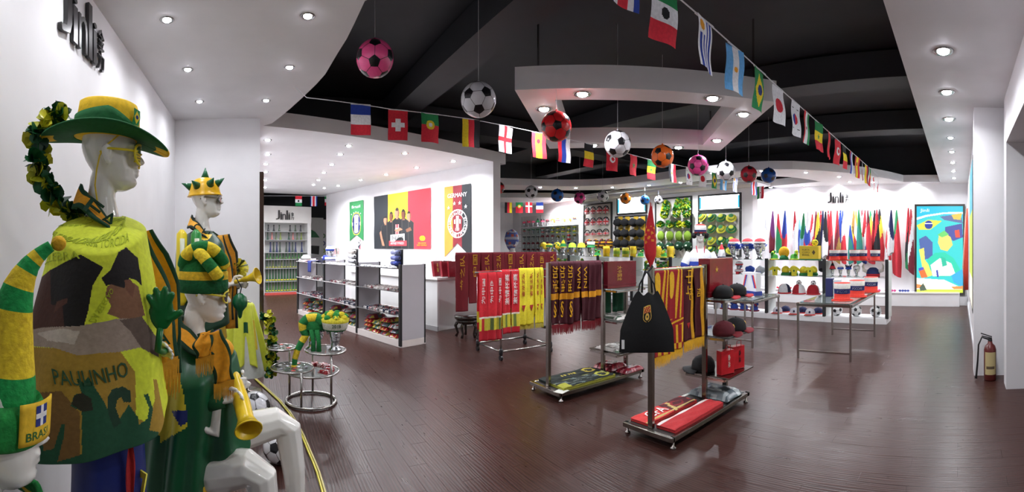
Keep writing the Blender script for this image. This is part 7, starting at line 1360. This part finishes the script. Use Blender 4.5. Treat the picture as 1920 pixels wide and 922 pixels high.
t = T('wall_graphic', 'green and black curved graphic panel on the far white wall', 'poster', onu(592, 461, 14.22), RA); b = MB(); b.b2((-.30, 0, -.35), (.30, .06, 1.0)); b.obj('panel', mat('#e4e6e4', 'print'), t); b = MB(); b.prism([(-.28, .30), (.15, .30), (-.02, .5), (-.28, .62)], 0, .01, M=frame((0, -.0, 0), (1, 0, 0), (0, 0, 1))); b.obj('green_shape', mat('#2c7a4c', 'print'), t); b = MB(); b.prism([(-.26, -.26), (.12, -.30), (.14, .0), (-.26, .02)], 0, .01, M=frame((0, 0, 0), (1, 0, 0), (0, 0, 1))); b.obj('black_shape', mat('#1c2220', 'print'), t)
# ================================================================== round tiered stand with hats and badges
rt = onz(583, 753, 0); rs = T('tiered_round_stand', 'chrome round stand with offset glass discs near the yellow rope', 'display stand', (rt.x, rt.y, 0))
def disc_(x, y, z, r, m_=GLASS): b = MB(); b.lathe([(.004, z - .008), (r, z - .008), (r, z), (.004, z)], 36); o = b.obj('glass_disc', m_, rs); o.location = (x, y, 0); b = MB(); b.tube([(x + (r + .006) * cos(2 * pi * k / 32), y + (r + .006) * sin(2 * pi * k / 32), z - .004) for k in range(33)], .010, 6); b.obj('rim', STEEL, rs, True)
def L5(px, py, z): p = onz(px, py, z); return p.x - rt.x, p.y - rt.y
b = MB(); b.tube([(.232 * cos(2 * pi * k / 40), .232 * sin(2 * pi * k / 40), .016) for k in range(41)], .014, 8); b.obj('base_ring', STEEL, rs, True)
t1 = L5(610, 655, .48); t2 = L5(585, 693, .29); t3 = L5(548, 690, .32); t4 = L5(528, 650, .50)
disc_(*t1, .48, .185); disc_(*t2, .29, .245); disc_(*t3, .33, .19); disc_(*t4, .50, .13)
for x, y, z in ((.165, -.163, .48), (-.11, -.204, .33), (.045, .228, .50), (-.19, .133, .50)): b = MB(); b.tube([(x, y, .016), (x, y, z)], .011, 8); b.obj('post', STEEL, rs, True)
for q, (c_, r_) in enumerate(((t4, .13), (t3, .19))): b = MB(); b.bar((-.19 if q == 0 else -.11, .133 if q == 0 else -.204, .49 if q == 0 else .32), (c_[0], c_[1], .49 if q == 0 else .32), .012); b.obj('bracket', STEEL, rs)
rg = random.Random(5); BG = {}
for k in range(26):
    c_ = t3 if k < 17 else t4; z = .331 if c_ is t3 else .501; q_ = k if k < 17 else k - 17; r_, a_ = ((.055, q_ * 1.2566) if q_ < 5 else (.13, q_ * .5236)) if k < 17 else ((0, 0) if q_ == 0 else (.085, q_ * .785)); hx = ('#c8ccd0', '#2a2c30', '#8a8c94', '#3a5a44', '#b84a44')[k % 5]
    t = T('button_badge', f'{("silver", "black", "grey", "green", "red")[k % 5]} round badge on a glass disc of the chrome stand', 'badge', (rt.x + c_[0] + r_ * cos(a_), rt.y + c_[1] + r_ * sin(a_), z), 0, f'{("silver", "black", "grey", "green", "red")[k % 5]} badges on the chrome stand')
    if hx not in BG: BG[hx] = (MB().lathe([(.022, 0), (.024, .003), (.018, .007), (.002, .009)], 14).mesh('face', mat(hx, 'foil'), True), MB().lathe([(.0245, 0), (.026, .002), (.0245, .004)], 14, cap=False).mesh('rim', STEEL, True))
    link('face', BG[hx][0], t); link('rim', BG[hx][1], t)
for k in range(5): pack('bagged_ribbon', 'small red bagged ribbon on the lower glass disc', (rt.x + t2[0] + .16 * cos(-.9 + .55 * k), rt.y + t2[1] + .16 * sin(-.9 + .55 * k), .291), (.11, .075, .03), ['#a02830', '#7a1c24', '#d8a8a8'], 'ribbon', 40 + k, -.9 + .55 * k, 'red bagged ribbons')
pA = Vector((rt.x + t1[0] + .085, rt.y + t1[1] - .045, .482)); pB = Vector((rt.x + t1[0] - .10, rt.y + t1[1] + .06, .482))
h1_ = T('wig_mannequin', 'silver head in a green and yellow visor hat on the glass disc', 'mannequin', pA, faceto(pA) + .1); h1_.scale = (.86,) * 3; link('head', HMH, h1_)
b = MB(); b.lathe([(.115, .225), (.13, .24), (.15, .31), (.155, .34), (.10, .36)], 24, [0, 1, 2, 2], sy=.95); hv = b.obj('visor_hat', [mat('#1f7a3c', 'plush'), mat('#e4e4d4', 'plush'), mat('#d8cc3a', 'plush')], h1_, True)
rg = random.Random(9)
for k in range(16): b = bumpy(.035, k, 6, .1); o = b.obj('bobble', mat(('#2c8a3c', '#e0cc34')[k % 2], 'plush'), hv, True); a_ = k * .9; o.location = (.11 * cos(a_) * (1 - .3 * (k > 9)), .11 * sin(a_) * (1 - .3 * (k > 9)), .355 + .03 * (k > 9))
hv.scale = (1.05, 1.05, 1.05); hv.location = (-.01, 0, -.02)
txt('2018', frame((.146, 0, .285), (0, 1, 0), (.15, 0, 1)), .09, .035, mat('#3a5a3a', 'cloth'), hv, 'lettering', .002)
h2_ = T('wig_mannequin', 'silver head in profile under a long striped jester hat', 'mannequin', pB, faceto(pB) + 1.3); h2_.scale = (.86,) * 3; link('head', HMH, h2_)
b = MB(); b.lathe([(.118, .21), (.125, .23), (.12, .30), (.09, .36), (.05, .39)], 20, sx=1.05); jt = b.obj('jester_cap', mat('#1f7a3c', 'plush'), h2_, True)
def local(px, py): p = at(px, py, pB.xy.length - .06); q = Matrix.Rotation(-h2_.rotation_euler.z, 3, 'Z') @ (p - pB); return q / .86
PT = [local(x, y) for x, y in ((604, 606), (592, 596), (576, 597), (567, 606), (568, 618), (574, 628), (566, 640), (558, 655), (553, 672), (552, 684))]
Q = []
for i in range(len(PT) - 1):
    for k in range(4): Q.append(PT[i].lerp(PT[i + 1], k / 4))
Q.append(PT[-1]); b = MB(); b.tube(Q, [.055 - .028 * k / len(Q) for k in range(len(Q))], 12, [(k // 4) % 2 for k in range(len(Q) - 1)]); b.obj('striped_tail', [mat('#1f7a3c', 'plush'), mat('#e8cc34', 'plush')], jt, True)
b = bumpy(.042, 2, 8, .1); o = b.obj('pom_pom', mat('#e8c834', 'plush'), jt, True); o.location = PT[-1] + Vector((0, 0, -.03))
for dx, hx in ((.06, '#1f7a3c'), (.0, '#1f7a3c')): b = MB(); b.tube([(dx, -.10, .22), (dx + .03, -.13, .10), (dx + .03, -.13, -.0)], [.03, .024, .03], 8); b.obj('ear_tie', mat(hx, 'plush'), jt, True)

for t in SU + [ct]:                                      # put the shelf bays' and the counter's origins at their own base
    bb = [o.matrix_basis @ v.co for o in t.children for v in o.data.vertices]; base = Vector((sum(v.x for v in bb) / len(bb), sum(v.y for v in bb) / len(bb), 0)); t.location = base
    for o in t.children: o.location = Vector(o.location) - base
